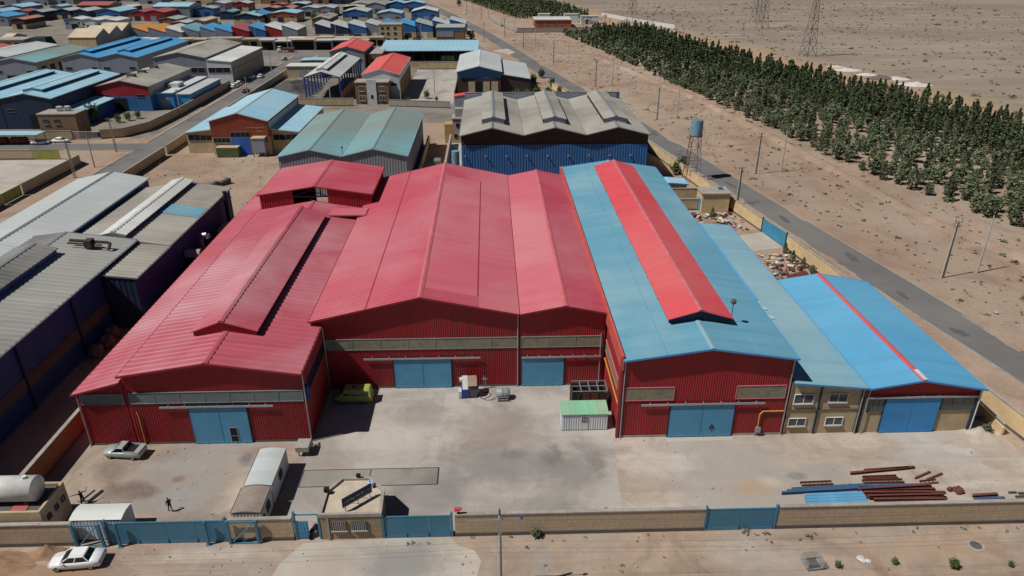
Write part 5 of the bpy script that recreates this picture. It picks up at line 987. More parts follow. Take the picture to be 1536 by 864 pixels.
o = thing('scrap_tank', 'rusty brown drum lying in the scrap yard', 'tank', (49.5, 104, 0), .5); mb = MB(); mb.tube((0, 0, .8), (2.4, 0, .8), .8, n=14); mb.build('shell', M['brownred'], o); mb = MB(); mb.box(.3, -.6, 0, .5, .6, .3); mb.box(1.8, -.6, 0, 2.0, .6, .3); mb.build('saddle', M['rust'], o)
# ================================================================== LEFT STREET LOTS
poly_wall([(-84.6, 138), (-84.6, 185.5)], 'brown beige wall along the left street beside the pale grey hall', 2.4, mat='beige_brick'); poly_wall([(-84.6, 187), (-84.6, 330)], 'long beige wall along the left street beyond the orange fronted hall', 2.4, mat='beige_brick')
poly_wall([(-103.2, 120), (-102.9, 147)], 'near stretch of beige wall closing the concrete lot at left', 2.5, mat='beige_brick'); poly_wall([(-102.8, 154), (-102.5, 178), (-108.5, 182.6)], 'far stretch of beige wall closing the concrete lot at left', 2.5, mat='beige_brick'); poly_wall([(-117, 183.2), (-150, 183.2)], 'beige wall between concrete lot and side street', 2.5, mat='beige_brick')
for (x, y, rz, lab) in ((-102.9, 147.2, math.pi/2, 'olive yellow sheet gate in the near lot wall'), (-116.8, 183.2, 0, 'olive yellow sheet gate facing the side street')):
    t = thing('lot_gate', lab, 'gate', (x, y, 0), rz)
    for k in range(4): mb = MB(); mb.box(k*1.65, -.05, .1, k*1.65+1.6, .05, 2.4); mb.build('gate_panel', M['gate_green'], t)
    mb = MB(); mb.box(-.1, -.08, 2.4, 6.7, .08, 2.5); mb.build('gate_rail', M['gate_green'], t)
flat('lot_concrete', [(-102.9, 120), (-102.6, 178), (-108.5, 182.4), (-160, 182.4), (-160, 120)], .01, M['pad'])
poly_wall([(-99.5, 285), (-99.5, 232), (-100.5, 214), (-104.5, 206), (-110, 204.2)], 'curving beige wall around the blue walled works at the left street corner', 2.6, mat='beige_brick'); poly_wall([(-117.6, 203.6), (-140, 203.6)], 'beige wall beside the brick house on the side street', 2.5, mat='beige_brick')
t = thing('slatted_gate', 'white barred double gate beside the brick house', 'gate', (-117.4, 203.8, 0)); mb = MB(); mb.box(0, -.05, .1, 7.2, .05, .2); mb.box(0, -.05, 2.2, 7.2, .05, 2.3); mb.build('rail', M['white_trim'], t)
for k in range(18): mb = MB(); mb.tube((.2+k*.4, 0, .2), (.4+k*.38+(.25 if k < 9 else -.25), 0, 2.2), .05, n=5); mb.build('bar', M['white_trim'], t)
hs = thing('brick_house', 'two storey brown brick house with flat roof on the side street', 'house', (-126.2, 204.4, 0)); mb = MB(); mb.box(0, 0, 0, 10.4, 6.5, 6.9); mb.build('wall', M['brown_brick'], hs); mb = MB(); mb.box(-.15, -.15, 6.9, 10.55, 6.65, 7.15); mb.build('roof', M['concrete'], hs)
for xx in (1.2, 4.3): window(hs, xx, 0, 4.3, 1.5, 1.3, 2, frame='conc_dark')
for xx in (1.2, 2.4, 3.6): window(hs, xx, 0, 1.5, .7, .9, 1, frame='conc_dark', sill=False)
for yy in (1.2, 3.8): window(hs, yy, 10.4, 4, 1.0, 1.5, 1, 'y', 1, frame='conc_dark')
for xx, yy, lab in ((4.0, 3, 'left'), (6.0, 3.4, 'right')):
    o = thing('evaporative_cooler', lab+' white cooler box on the brick house roof', 'cooler', (-126.2+xx, 204.4+yy, 7.15), 0, 'coolers on the brick house'); mb = MB(); mb.box(0, 0, .15, 1.3, 1.1, 1.35); mb.build('box', M['white_trim'], o); mb = MB(); mb.box(.1, .1, 0, .2, .2, .15); mb.box(1.1, .9, 0, 1.2, 1.0, .15); mb.build('leg', M['grey_trim'], o)
    for k in range(4): mb = MB(); mb.box(.1, -.03, .3+.25*k, 1.2, -.005, .42+.25*k); mb.build('louvre', M['grey_trim'], o)
cpz = thing('carport', 'pale blue roofed carport over a rusty tank at the left edge', 'carport', (-141, 197.4, 0)); mb = MB(); slope(mb, 17.5, 2.95, 0, 3.05, 0, 4.6, 1.0, .04); mb.build('roof', M['sky_roof'], cpz)
for xx in (.3, 6, 11.5, 17): mb = MB(); mb.box(xx, .2, 0, xx+.12, .32, 2.9); mb.build('post', M['navy'], cpz); mb = MB(); mb.box(xx, 4.2, 0, xx+.12, 4.32, 2.9); mb.build('post', M['navy'], cpz)
for k in range(2): o = thing('fuel_tank', ('longer' if k == 0 else 'shorter')+' brown tank lying under the carport', 'tank', (-140+k*8.2, 199.5, 0), 0, 'brown tanks under the carport'); mb = MB(); mb.tube((0, 0, 1.0), (7 if k == 0 else 4, 0, 1.0), .95, n=14); mb.build('shell', M['brownred'], o); mb = MB(); mb.box(.5, -.6, 0, .8, .6, .35); mb.box(3, -.6, 0, 3.3, .6, .35); mb.build('saddle', M['rust'], o)
CARS = [(-123.9, 198.9, .3, 'car_white', 'white hatchback parked half under the carport'), (-119.2, 200.6, 0, 'car_white', 'white saloon parked on the side street before the gate'), (-90.3, 274, 1.5, 'car_dark', 'dark car driving up the left street'),
        (-97.7, 283.5, 1.35, 'car_white', 'nearest white car parked off the left street'), (-97.6, 287, 1.3, 'car_white', 'second white car parked off the left street'), (-97.9, 291, 1.4, 'car_silver', 'silver car parked off the left street behind the white ones'), (-97.3, 305, 1.5, 'car_white', 'white car parked beside the white extension wall'), (-94, 306.5, 1.5, 'car_white', 'white car at the kerb beside the other by the extension'),
        (-18, 600, 2.0, 'car_white', 'white car far off at the right road edge'), (-97, 356, 1.4, 'car_silver', 'grey car parked near the far crossing')]
for x, y, rz, m, lab in CARS: sedan('parked_car', lab, x, y, rz, M[m], 'cars in the far streets', False)
# ground of the built-up estate: greyer, oil-stained earth
M['estate'] = ground_mat('oily_estate_ground', C(150, 140, 128), C(128, 118, 106), C(104, 96, 86), .03, .09, .05, C(138, 136, 132))
flat('estate_ground', [(-96.5, 205), (-96.5, 371), (-60, 387), (-14, 405), (-20, 470), (-110, 830), (-900, 830), (-900, 205)], .004, M['estate'])
flat('estate_ground_middle', [(-84.2, 222), (-12, 222), (10, 262), (16, 300), (-4, 404), (-58, 386), (-84.2, 371)], .004, M['estate'])
# ================================================================== MID AND FAR WORKS
def fshed(label, x0, x1, y0, y1, h, rise, roof, wallm, side=None, seed=0, door='dark', lower=None, group='halls of the far estate', name='works_hall', edge='grey_trim', mon=None, wins=True, xr=None, pitch=1.0):
    t = shed(name, label, x0, x1, y0, y1, h, h+rise, h, xr=xr, roof=(roof, roof), wall=(wallm, side or wallm), wp=0, pitch=pitch, d=.05, oh=.3, sl=.2, sr=.2, cap=roof, edge=edge, group=group, lower=lower)
    far_openings(t, x1-x0, h, seed, door, wins)
    if mon:
        for a, b, c, e in mon: monitor(t, a-x0, b-x0, c-y0, e-y0, h+rise*.5, h+rise+.3, h+rise+.8, roof=roof, wallm='grey_wall', sidem='navy', cap=roof, pitch=1.0)
    return t
fshed('left gable of the pale blue roofed navy works behind the brick house', -158.6, -143.6, 217, 261, 9, 1.5, 'sky_roof', 'navy', 'navy', 1, mon=[(-154, -148.5, 222, 257)])
fshed('right gable of the pale blue roofed navy works behind the brick house', -143.4, -128.8, 217, 261, 9, 1.5, 'sky_roof', 'navy', 'navy', 2, mon=[(-139, -133.4, 222, 257)])
shed('lean_to_shed', 'narrow pale blue lean-to on the side of the navy works', -128.5, -122.8, 219, 241.2, 5.2, 5.2, 4.4, xr=-128.48, roof=('sky_roof', 'sky_roof'), wall=('blue_wall', 'blue_wally'), wp=0, pitch=1.0, oh=.2, cap=None, edge='grey_trim')
t = fshed('grey roofed hall with dark red gable and blue painted front', -128.4, -111.2, 242, 279, 8, 1.9, 'grey_roof', 'red_wall', 'grey_wally', 3, 'dark', lower=(4.8, 'blue_wall')); mb = MB(); mb.box(.5, -.1, .3, 4.5, -.02, 3.5); mb.build('tan_panel', M['cream'], t)
for k, yy in enumerate((8, 16, 26)): mb = MB(); mb.box(7.2, yy, 9.6, 9.8, yy+1.4, 10.6); mb.build('roof_vent', M['conc_dark'], t)
t = thing('flat_extension', 'flat white roofed extension with bright blue front wall by the left street', 'building', (-111, 246, 0)); mb = MB(); mb.box(0, 0, 0, 5.6, 32, 5.0); mb.build('wall', M['blue_door'], t); mb = MB(); mb.box(5.62, 1, 0, 10.9, 31, 4.4); mb.build('side_wall', M['blue_door'], t); mb = MB(); mb.box(-.0, -.3, 5.0, 5.75, 32.3, 5.2); mb.build('roof', M['white_roof'], t); mb = MB(); mb.box(5.8, .7, 4.4, 11.1, 31.3, 4.6); mb.build('roof', M['lgrey_roof'], t); mb = MB(); mb.box(.5, 9, 5.2, 4.2, 14, 6.6); mb.build('roof_box', M['white_trim'], t); mb = MB(); mb.box(1, -.1, 0, 4, -.01, 3.5); mb.build('door', M['grey_wall'], t)
fshed('left gable of the bright azure twin roofed hall', -166, -151.6, 293.5, 347, 10, 1.6, 'azure_roof', 'grey_wall', 'grey_wally', 5, 'dark', mon=[(-161, -156.4, 298, 343)]); fshed('right gable of the bright azure twin roofed hall', -151.4, -137, 293.5, 347, 10, 1.6, 'azure_roof', 'grey_wall', 'grey_wally', 6, 'dark', mon=[(-146.6, -142, 300, 342)])
t = fshed('wide grey roofed hall with a band of dark windows by the left street', -130.4, -110.4, 292.5, 338.5, 10, 2, 'grey_roof', 'grey_wall', 'grey_wally', 7, 'dark', wins=False); band(t, 6, 19.5, 0, 4.2, 6.2, 'dark', 5, 'white_trim')
t = shed('lean_to_shed', 'white roofed side aisle of the wide grey roofed hall', -110.2, -100.6, 292.5, 335.5, 9.2, 9.2, 8.4, xr=-110.18, roof=('white_roof', 'white_roof'), wall=('white_panel', 'grey_wally'), wp=0, pitch=1.0, oh=.2, cap=None, edge='white_trim'); band(t, .5, 9, 0, 4.2, 6.2, 'dark', 3, 'white_trim'); band(t, 2, 41, 9.6, 3.4, 5.4, 'beige', 10, 'conc_dark', 'y', 1)
t = fshed('aqua roofed hall with striped side wall left of the azure hall', -190.5, -173.2, 289, 331, 9, 1.6, 'aqua_roof', 'grey_wall', 'beige', 8, 'dark')
for k in range(6): mb = MB(); mb.box(17.31, 3+6*k, 0, 17.5, 6+6*k, 7); mb.build('dark_bay', M['soot'], t)
fshed('pale aqua roofed hall at the left edge behind the striped one', -212, -193, 304, 343, 9, 1.4, 'lgrey_roof', 'grey_wall', 'grey_wally', 9); fshed('coral red roofed shed at the left edge', -236, -214, 318, 348, 8, 1.4, 'rose_roof', 'grey_wall', None, 10)
# unfinished block, net, cream sawtooth
t = thing('unfinished_block', 'unfinished flat roofed concrete block beside a dark green net', 'building', (-240, 372, 0)); mb = MB(); mb.box(0, 0, 0, 14, 12, 7.5); mb.build('wall', M['beige'], t); mb = MB(); mb.box(-.3, -.3, 7.5, 14.3, 12.3, 7.9); mb.build('roof', M['concrete'], t)
for xx in (2, 5.5, 9.5): mb = MB(); mb.box(xx, -.1, 4.3, xx+2.4, -.02, 6.3); mb.build('window', M['dark'], t)
o = thing('green_net_screen', 'dark green netted scaffold beside the unfinished block', 'net', (-224, 372, 0)); mb = MB(); mb.loft([[(0, 0, 0), (11, 0, 0), (11, 10, 0), (0, 10, 0)], [(0, 2, 8.5), (7, 2, 8.5), (7, 9, 8.5), (0, 9, 8.5)]]); mb.build('net', M['net'], o); mb = MB(); mb.tube((0, -.1, 0), (0, 1.9, 8.6), .1); mb.tube((11, -.1, 0), (7, 1.9, 8.6), .1); mb.build('pole', M['grey_trim'], o)
for k in range(3):
    t = shed('sawtooth_shed', ('nearest', 'middle', 'farthest')[k]+' of three cream roofed sawtooth sheds beyond the azure hall', 0, 14, 0, 13.4, 8, 11.2, 8, xr=10, roof=('cream_roof', 'cream_roof'), wall=('grey_wally', 'cream'), wp=0, pitch=1.0, oh=.2, cap='cream_roof', edge='white_trim', loc=(-195.0, 379.5+14.2*k, 0), rz=math.pi/2, group='cream sawtooth sheds', gutter=False)
# rear sawtooth row, left to right
ROW = [((223.9, 48), (198, 45), 'orange_roof', 'grey_wall'), ((247, 48), (222, 44.5), 'orange_roof', 'grey_wall'), ((272.5, 48.5), (248, 43.5), 'white_roof', 'grey_wall'), ((297, 47.2), (272, 44), 'blue_roof', 'grey_wall'), ((324, 47.4), (300, 43), 'azure_roof', 'grey_wall'), ((347.5, 48), (322, 43.5), 'azure_roof', 'grey_wall'), ((372.7, 47), (347.5, 43), 'rose_roof', 'red_wall'), ((398, 45.8), (373, 41.5), 'azure_roof', 'blue_wall'), ((423, 45), (397, 40), 'white_roof', 'red_wall'), ((446, 45), (423, 41), 'white_roof', 'grey_wall'),
       ((497, 42), (472, 37), 'lgrey_roof', 'navy'), ((522.5, 42), (496, 37), 'lgrey_roof', 'navy'), ((549, 41.3), (522, 37), 'lgrey_roof', 'blue_wall'), ((573, 40), (548, 36), 'lgrey_roof', 'grey_wall'), ((594, 39.5), (574, 35.5), 'azure_roof', 'navy'), ((623.5, 39.5), (599, 34.5), 'azure_roof', 'blue_wall'), ((649, 39), (623, 35), 'sage_roof', 'blue_wall'), ((675, 37), (649, 33), 'lgrey_roof', 'blue_wall'), ((699.5, 35.5), (675, 33), 'lgrey_roof', 'blue_wall')]
ORD = ['first', 'second', 'third', 'fourth', 'fifth', 'sixth', 'seventh', 'eighth', 'ninth', 'tenth', 'eleventh', 'twelfth', 'thirteenth', 'fourteenth', 'fifteenth', 'sixteenth', 'seventeenth', 'eighteenth', 'nineteenth', 'twentieth', 'twenty first', 'twenty second', 'twenty third', 'twenty fourth', 'twenty fifth', 'twenty sixth', 'twenty seventh', 'twenty eighth']
CN = dict(orange_roof='orange', white_roof='white', blue_roof='pale blue', azure_roof='azure', rose_roof='rose red', lgrey_roof='pale grey', sage_roof='sage', sky_roof='sky blue', salmon_roof='salmon', cream_roof='cream', grey_roof='grey', coral_roof='coral', aqua_roof='aqua', dgrey_roof='dark grey')
for k, (a, c, rf, wm) in enumerate(ROW):
    h = 6.5; pa = G(*a, h); xr, zm = FY(*c, pa.y); w = max(4.0, min(10.5, pa.x-xr)); x1 = pa.x
    t = shed('sawtooth_unit', '%s roofed unit, %s from the left in the long sawtooth row' % (CN[rf], ORD[k]), x1-w*1.02, x1-.05, pa.y, pa.y+22, h+2.6, h+2.65, h, xr=x1-w*1.02+.06, roof=(rf, rf), wall=(wm, wm), wp=0, pitch=1.0, oh=.2, sl=0, sr=.0, cap=None, edge=None, lower=(3.2, 'beige'), group='units of the long sawtooth row')
    mb = MB(); mb.box(w*.3, -.15, 0, w*.7, -.03, 3.0); mb.build('door', M[('navy', 'white_trim', 'dark')[k % 3]], t)
# low shop rows in front of the sawtooth row
q = random.Random(6); x = -190; k = 0
while x < -62:
    w_ = q.uniform(5.5, 11); y = 402+(x+190)*.03; h = q.uniform(3.6, 4.6); t = thing('shop_unit', 'flat roofed low shop, %s from the left in the long low row' % ORD[k], 'shop', (x, y, 0), 0, 'low shops before the sawtooth row')
    mb = MB(); mb.box(0, 0, 0, w_-.1, 7, h); mb.build('wall', M[q.choice(('beige', 'cream', 'concrete', 'brown_brick'))], t); mb = MB(); mb.box(-.1, -.8, h, w_-.05, 7.1, h+.3); mb.build('roof', M[q.choice(('concrete', 'cream_roof', 'white_roof', 'beige'))], t); mb = MB(); mb.box(.6, -.08, 0, w_*.45, -.01, h*.75); mb.build('shutter', M[q.choice(('dark', 'conc_dark', 'grey_wall', 'teal_gate'))], t); mb = MB(); mb.box(w_*.55, -.08, 0, w_-.7, -.01, h*.72); mb.build('shutter', M[q.choice(('dark', 'navy', 'beige', 'dark'))], t)
    x += w_; k += 1
x = -118; k = 0
while x < -62:
    w_ = q.uniform(6, 12); h = q.uniform(4, 5.2); t = thing('workshop_unit', 'open fronted workshop, %s from the left beside the far crossing' % ORD[k], 'workshop', (x, 391, 0), 0, 'workshops beside the far crossing')
    mb = MB(); mb.box(0, .6, 0, w_-.1, 7, h); mb.build('wall', M[q.choice(('beige', 'brown_brick', 'concrete'))], t); mb = MB(); mb.box(-.1, -1.2, h, w_-.05, 7.1, h+.25); mb.build('roof', M[q.choice(('concrete', 'lgrey_roof', 'beige'))], t); mb = MB(); mb.box(.5, .5, 0, w_-.6, .58, h*.8); mb.build('opening', M['dark'], t); mb = MB(); mb.box(.0, -1.1, 0, .2, -.9, h); mb.box(w_-.4, -1.1, 0, w_-.2, -.9, h); mb.build('post', M['grey_trim'], t)
    x += w_; k += 1
# scattered halls of the far estate:  A front right eave, B back right eave, C front ridge (pixels), eave height, colours
FAR = [((34, 10.5), (70, 6.5), (16, 7), 8, 'sky_roof', 'blue_wall', 'sky blue roofed navy hall at the far upper left'), ((3, 17.5), (25.5, 13.5), (-10, 14), 8, 'sky_roof', 'navy', 'pale roofed dark hall touching the left edge far back'), ((10, 25), (55, 20.5), (-14, 21), 8, 'azure_roof', 'grey_wall', 'long azure roofed hall touching the left edge far back'),
 ((36, 29), (82, 24), (25, 27), 8, 'salmon_roof', 'soot', 'salmon roofed hall with dark brown side wall'), ((63, 18), (84, 14.5), (52, 14.8), 8, 'sage_roof', 'navy', 'sage roofed navy hall behind the salmon one'), ((40, 16.5), (54, 14), (29, 14.6), 7, 'rose_roof', 'grey_wall', 'small rose roofed hall at the far left'), ((91, 9.5), (123, 7), (82, 7.5), 8, 'sky_roof', 'grey_wall', 'sky blue roofed grey hall far back on the left'),
 ((104, 15.8), (124, 12.6), (93, 13), 8, 'lgrey_roof', 'navy', 'pale roofed navy hall, left of the two behind the white gables'), ((131, 16.5), (148, 12.6), (119, 13.2), 8, 'lgrey_roof', 'navy', 'pale roofed navy hall, right of the two behind the white gables'), ((179, 17.2), (209, 12.3), (160, 13), 9, 'sky_roof', 'blue_wall', 'long sky blue roofed navy hall behind the white gables'),
 ((148, 30.5), (179, 25.5), (133, 28), 8, 'white_roof', 'white_panel', 'left of two white gabled halls with dark door openings'), ((174.6, 31), (205.7, 26.7), (158, 28.5), 8, 'white_roof', 'white_panel', 'right of two white gabled halls with dark door openings'), ((122, 29), (140, 26), (108, 26.5), 8, 'white_roof', 'grey_wall', 'low white roofed hall left of the white gables'),
 ((219, 18), (239, 12.5), (207, 15.5), 8, 'rose_roof', 'red_wall', 'left gable of the rose roofed dark red hall'), ((245.5, 18.3), (271, 13.3), (229, 14.8), 8, 'rose_roof', 'red_wall', 'right gable of the rose roofed dark red hall'), ((193, 11), (215, 7.5), (182, 8.5), 8, 'white_roof', 'soot', 'white roofed hall with dark walls behind the rose hall'), ((319.5, 12.5), (336, 10), (305, 9.8), 8, 'sage_roof', 'blue_wall', 'pale roofed hall with mid blue gable front'),
 ((264, 29), (287, 24.8), (250, 26.2), 7, 'sage_roof', 'brown_brick', 'sage roofed brown hall before the rose roofed one'), ((280, 34.2), (298, 30.5), (267, 32), 6, 'lgrey_roof', 'brown_brick', 'small pale grey roofed shed before the sage roofed hall'), ((306, 31.5), (338, 26), (296, 29.8), 6, 'cream_roof', 'beige', 'cream roofed long shed right of the sage roofed hall'), ((336, 5), (352, 1.5), (322, 2.2), 8, 'lgrey_roof', 'grey_wall', 'pale grey hall at the upper edge left of the red one'), ((371.5, 5), (385, 2.4), (359, 2), 8, 'lgrey_roof', 'red_wall', 'pale roofed hall with dark red walls at the upper edge'),
 ((348, 18), (367, 14.6), (338, 16), 7, 'blue_roof', 'navy', 'blue roofed dark open shed left of the sky blue pair'), ((388, 24), (401, 20), (368, 19.5), 7, 'sky_roof', 'navy', 'sky blue roofed dark shed before the azure one'), ((398, 21.5), (408, 18.4), (384, 17), 7, 'azure_roof', 'navy', 'azure roofed dark shed behind the sky blue one'), ((444, 19.8), (459, 15.5), (424, 17), 8, 'sky_roof', 'orange_wall', 'sky blue roofed hall with bright orange upper wall'),
 ((414, 12), (425, 9.2), (404, 10), 7, 'salmon_roof', 'navy', 'left of two salmon gables behind the orange walled hall'), ((438, 12.2), (450, 9), (427.5, 9.6), 7, 'salmon_roof', 'navy', 'right of two salmon gables behind the orange walled hall'), ((427, 6.7), (437, 4.7), (416, 5), 7, 'rose_roof', 'soot', 'small rose roofed hall behind the salmon gables'), ((459, 6), (470, 3), (446, 4.4), 8, 'lgrey_roof', 'navy', 'pale grey roofed dark hall near the upper edge'),
 ((474, 12), (486, 9), (462, 9.6), 8, 'lgrey_roof', 'grey_wall', 'left of two pale grey gables before the upper edge'), ((500, 12), (511, 8.4), (487, 9.2), 8, 'lgrey_roof', 'grey_wall', 'right of two pale grey gables before the upper edge'), ((493.5, 28), (507, 21.5), (480, 24.6), 7, 'grey_roof', 'brown_brick', 'low grey roofed brown shed left of the tall blue hall'), ((550.3, 17.6), (560.5, 13), (531.5, 13.4), 9, 'lgrey_roof', 'blue_wall', 'tall blue hall with cream base and navy door'),
 ((546, 10), (555, 7.4), (530, 8), 8, 'cream_roof', 'soot', 'cream pink roofed hall behind the tall blue one'), ((602, 20), (610, 16.2), (583, 16.3), 9, 'sky_roof', 'grey_wall', 'sky blue roofed grey gable right of the tall blue hall'), ((607.5, 5), (613, 2.4), (594, 1.6), 9, 'sky_roof', 'blue_wall', 'left gable of the sky blue roofed twin at the upper edge'), ((636, 5), (641, 2.4), (620, 1.6), 9, 'sky_roof', 'blue_wall', 'right gable of the sky blue roofed twin at the upper edge'),
 ((655.8, 17), (661.5, 13), (636, 12.2), 9, 'white_roof', 'blue_wall', 'white roofed blue hall beside the right road'), ((558, 6.5), (566, 1.5), (540, 3.4), 9, 'grey_roof', 'grey_wall', 'left of two broad grey roofed halls at the upper edge'), ((577, 7.2), (584, 1.5), (562, 3.2), 9, 'grey_roof', 'grey_wall', 'right of two broad grey roofed halls at the upper edge')]
for k, (a, b, c, h, rf, wm, lab) in enumerate(FAR):
    h = h*.76
    pa = G(*a, h); pb = G(*b, h); xr, zm = FY(*c, pa.y); hw = max(4.0, min(16.0, pa.x-xr)); L_ = max(12.0, min(70.0, pb.y-pa.y)); rise = max(.9, min(2.6, zm-h))
    fshed(lab, pa.x-2*hw, pa.x, pa.y, pa.y+L_, h, rise, rf, wm, None, 30+k, ('dark', 'navy', 'grey_wall')[k % 3], lower=(3.0, 'beige') if k % 2 else None, pitch=0)
# x-ridge long halls
for lab, a, b, dep, h, rf, wm in (('long sky blue roofed hall lying crosswise behind the rose gables', (229, 9.5), (282, 9.8), 26, 8, 'sky_roof', 'grey_wall'), ('brown red roofed hall lying crosswise at the upper left', (112, 8), (165, 7.2), 22, 8, 'rose_roof', 'brown_brick'), ('cream roofed hall lying crosswise at the left edge before the net', (-20, 62), (30, 55), 16, 6, 'cream_roof', 'grey_wall')):
    pa = G(*a, h); pb = G(*b, h); L_ = pb.x-pa.x; y = (pa.y+pb.y)/2
    shed('works_hall', lab, 0, dep, 0, L_, h, h+1.8, h, roof=(rf, rf), wall=(wm, wm), wp=0, pitch=0, oh=.2, cap=rf, edge='grey_trim', loc=(pb.x, y, 0), rz=math.pi/2, group='halls of the far estate')
q = random.Random(77); RC = ['lgrey_roof', 'sky_roof', 'grey_roof', 'rose_roof', 'white_roof', 'sage_roof', 'lgrey_roof', 'sky_roof', 'cream_roof']; WC = ['navy', 'grey_wall', 'soot', 'brown_brick', 'beige', 'grey_wall']
k = 0        # last rows below the upper picture edge
for row, y in enumerate((705, 745, 800)):
    x = -470+row*17
    while x < -70-(y-700)*.25:
        w_ = q.uniform(14, 26); rf = q.choice(RC)
        if q.random() < .82: fshed('%s roofed hall, %s from the left in the %s row along the upper edge' % (CN[rf], ORD[k], ('nearest', 'middle', 'farthest')[row]), x, x+w_, y+q.uniform(-6, 6), y+q.uniform(20, 30), q.uniform(4.8, 6.6), q.uniform(1.0, 1.8), rf, q.choice(WC), None, 200+k, pitch=0, wins=False); k += 1
        x += w_+q.uniform(1, 9)
    k = 0
# ---------------------------------------------------------------- middle distance
fshed('coral roofed hall with grey gable behind the open steel shed', -66.9, -52.5, 316.5, 345, 9, 2, 'coral_roof', 'grey_wall', 'brown_brick', 60, 'navy')
t = shed('open_steel_shed', 'open sided steel shed with pale roof, navy columns and a ridge slot', -64.4, -52.3, 258.5, 304, 8, 9.8, 8, roof=('lgrey_roof', 'lgrey_roof'), wall=('navy', 'beige'), wp=0, pitch=1.0, oh=.3, cap=None, edge='grey_trim', openw=(0, 1, 2, 3))
for k in range(10):
    for xx in (0, 12.1): mb = MB(); mb.box(xx-.25, 5*k, 0, xx+.25, 5*k+.35, 7.9); mb.build('column', M['blue_steel'], t)
for k in range(10): mb = MB(); mb.tube((0, 5*k+.2, 7.8), (6, 5*k+.2, 9.5), .15); mb.tube((12.1, 5*k+.2, 7.8), (6, 5*k+.2, 9.5), .15); mb.box(0, 5*k+.1, 7.6, 12.1, 5*k+.3, 7.8); mb.build('rafter', M['navy'], t)
mb = MB(); mb.box(12.0, 0, 0, 12.2, 45, 2.6); mb.build('low_wall', M['beige'], t); monitor(t, 3.8, 7.2, 4, 43, 9.0, 10.2, 10.7, roof='white_roof', wallm='white_trim', sidem='navy', cap='white_trim', pitch=1.0)
mound('ore_heap_dark', -73, 278, 10, 20, 4.5, paint('dark_ore', C(84, 80, 78), .95, dirt=C(50, 48, 48), damt=.6), 21); mound('ore_heap_grey', -70, 262, 8, 7, 2.2, paint('grey_ore', C(110, 104, 98), .95, dirt=C(60, 58, 56), damt=.6), 22); mound('ore_heap_inside', -57.5, 275, 4.5, 14, 2.2, MATS['grey_ore'], 23)
t = fshed('coral red roofed hall with pale frieze and brick bays behind the two storey facade', -44, -31.3, 257.5, 298, 9, 1.7, 'coral_roof', 'white_panel', 'brown_brick', 61, 'grey_wall', edge='white_trim')
mb = MB(); mb.box(12.72, 0, 6.6, 12.9, 40, 8.8); mb.build('frieze', M['white_trim'], t)
for k in range(9): mb = MB(); mb.box(12.72, 2+4.4*k, 0, 12.95, 3+4.4*k, 6.6); mb.build('pilaster', M['cream'], t)
fb = thing('office_facade', 'two storey brown brick office with white central panel before the coral roofed hall', 'building', (-45.6, 250.5, 0)); mb = MB(); mb.box(0, 0, 0, 11.3, 6.6, 7.2); mb.build('wall', M['brown_brick'], fb); mb = MB(); mb.box(4, -.3, 0, 7.2, -.02, 8.4); mb.build('white_panel', M['white_trim'], fb); mb = MB(); mb.box(-.2, -.2, 7.2, 11.5, 6.8, 7.5); mb.build('roof', M['concrete'], fb); mb = MB(); mb.box(5.2, -.36, 2, 6.0, -.31, 3.2); mb.build('dark_plaque', M['dark'], fb)
for xx in (1.2, 8.0):
    for z in (1.2, 4.4): window(fb, xx, 0, z, 2, 1.7, 2)
t = thing('long_canopy', 'long sky blue canopy roof on thin posts across the middle distance', 'canopy', (-48.6, 332.5, 0)); 
mb = MB(); n = 44
for i in range(n): a, b = 44.2*i/n, 44.2*(i+1)/n; mb.quad((a, 0, 7.0+.06*(i % 2)), (b, 0, 7.0+.06*(i % 2)), (b, 25.5, 8.6+.06*(i % 2)), (a, 25.5, 8.6+.06*(i % 2)))
mb.box(0, 0, 6.8, 44.2, .2, 6.99); mb.build('roof', M['sky_roof'], t)
for k in range(10): mb = MB(); mb.box(.3+k*4.85, .3, 0, .5+k*4.85, .5, 6.8); mb.build('post', M['navy'], t); mb = MB(); mb.box(.3+k*4.85, 25, 0, .5+k*4.85, 25.2, 8.4); mb.build('post', M['navy'], t)
mb = MB(); mb.box(0, 22, 0, 44, 22.3, 4.6); mb.build('rear_wall', M['soot'], t); mb = MB(); mb.box(0, -.4, 0, 44, -.2, 2.4); mb.build('front_wall', M['beige'], t); mb = MB(); mb.box(27, 8, 0, 33, 12, 3.2); mb.build('store_box', M['cream'], t)
poly_wall([(-30.6, 326), (-12.2, 326)], 'beige wall closing the empty concrete lot in the middle distance', 3, mat='beige'); poly_wall([(-12.2, 258), (-12.2, 326)], 'beige wall between the empty lot and the navy gabled hall', 3, mat='beige'); flat('empty_lot_concrete', [(-31, 250), (-12.4, 250), (-12.4, 325.5), (-31, 325.5)], .01, M['yard'])
t = shed('white_roofed_hall', 'pale grey roofed hall with navy gable and brown front beside the road', -11.2, 4.5, 262.5, 304.5, 9, 10.9, 9, roof=('lgrey_roof', 'lgrey_roof'), wall=('blue_wall', 'grey_wally'), wp=0, pitch=1.0, oh=.8, cap='white_roof', edge='white_trim', lower=(6.6, 'soot'))
for a, b, m in ((4, 6.3, 'beige'), (6.5, 9, 'dark'), (9.2, 11.6, 'beige'), (12.2, 14.6, 'beige')): mb = MB(); mb.box(a, -.12, 0, b, -.03, 5.4); mb.build('door_leaf', M[m], t)
shed('lean_to_shed', 'pale grey lean-to on the road side of the navy gabled hall', 4.7, 14.8, 264, 300, 7.8, 7.8, 6.2, xr=4.72, roof=('lgrey_roof', 'lgrey_roof'), wall=('soot', 'beige'), wp=0, pitch=1.0, oh=.3, cap=None, edge='white_trim')
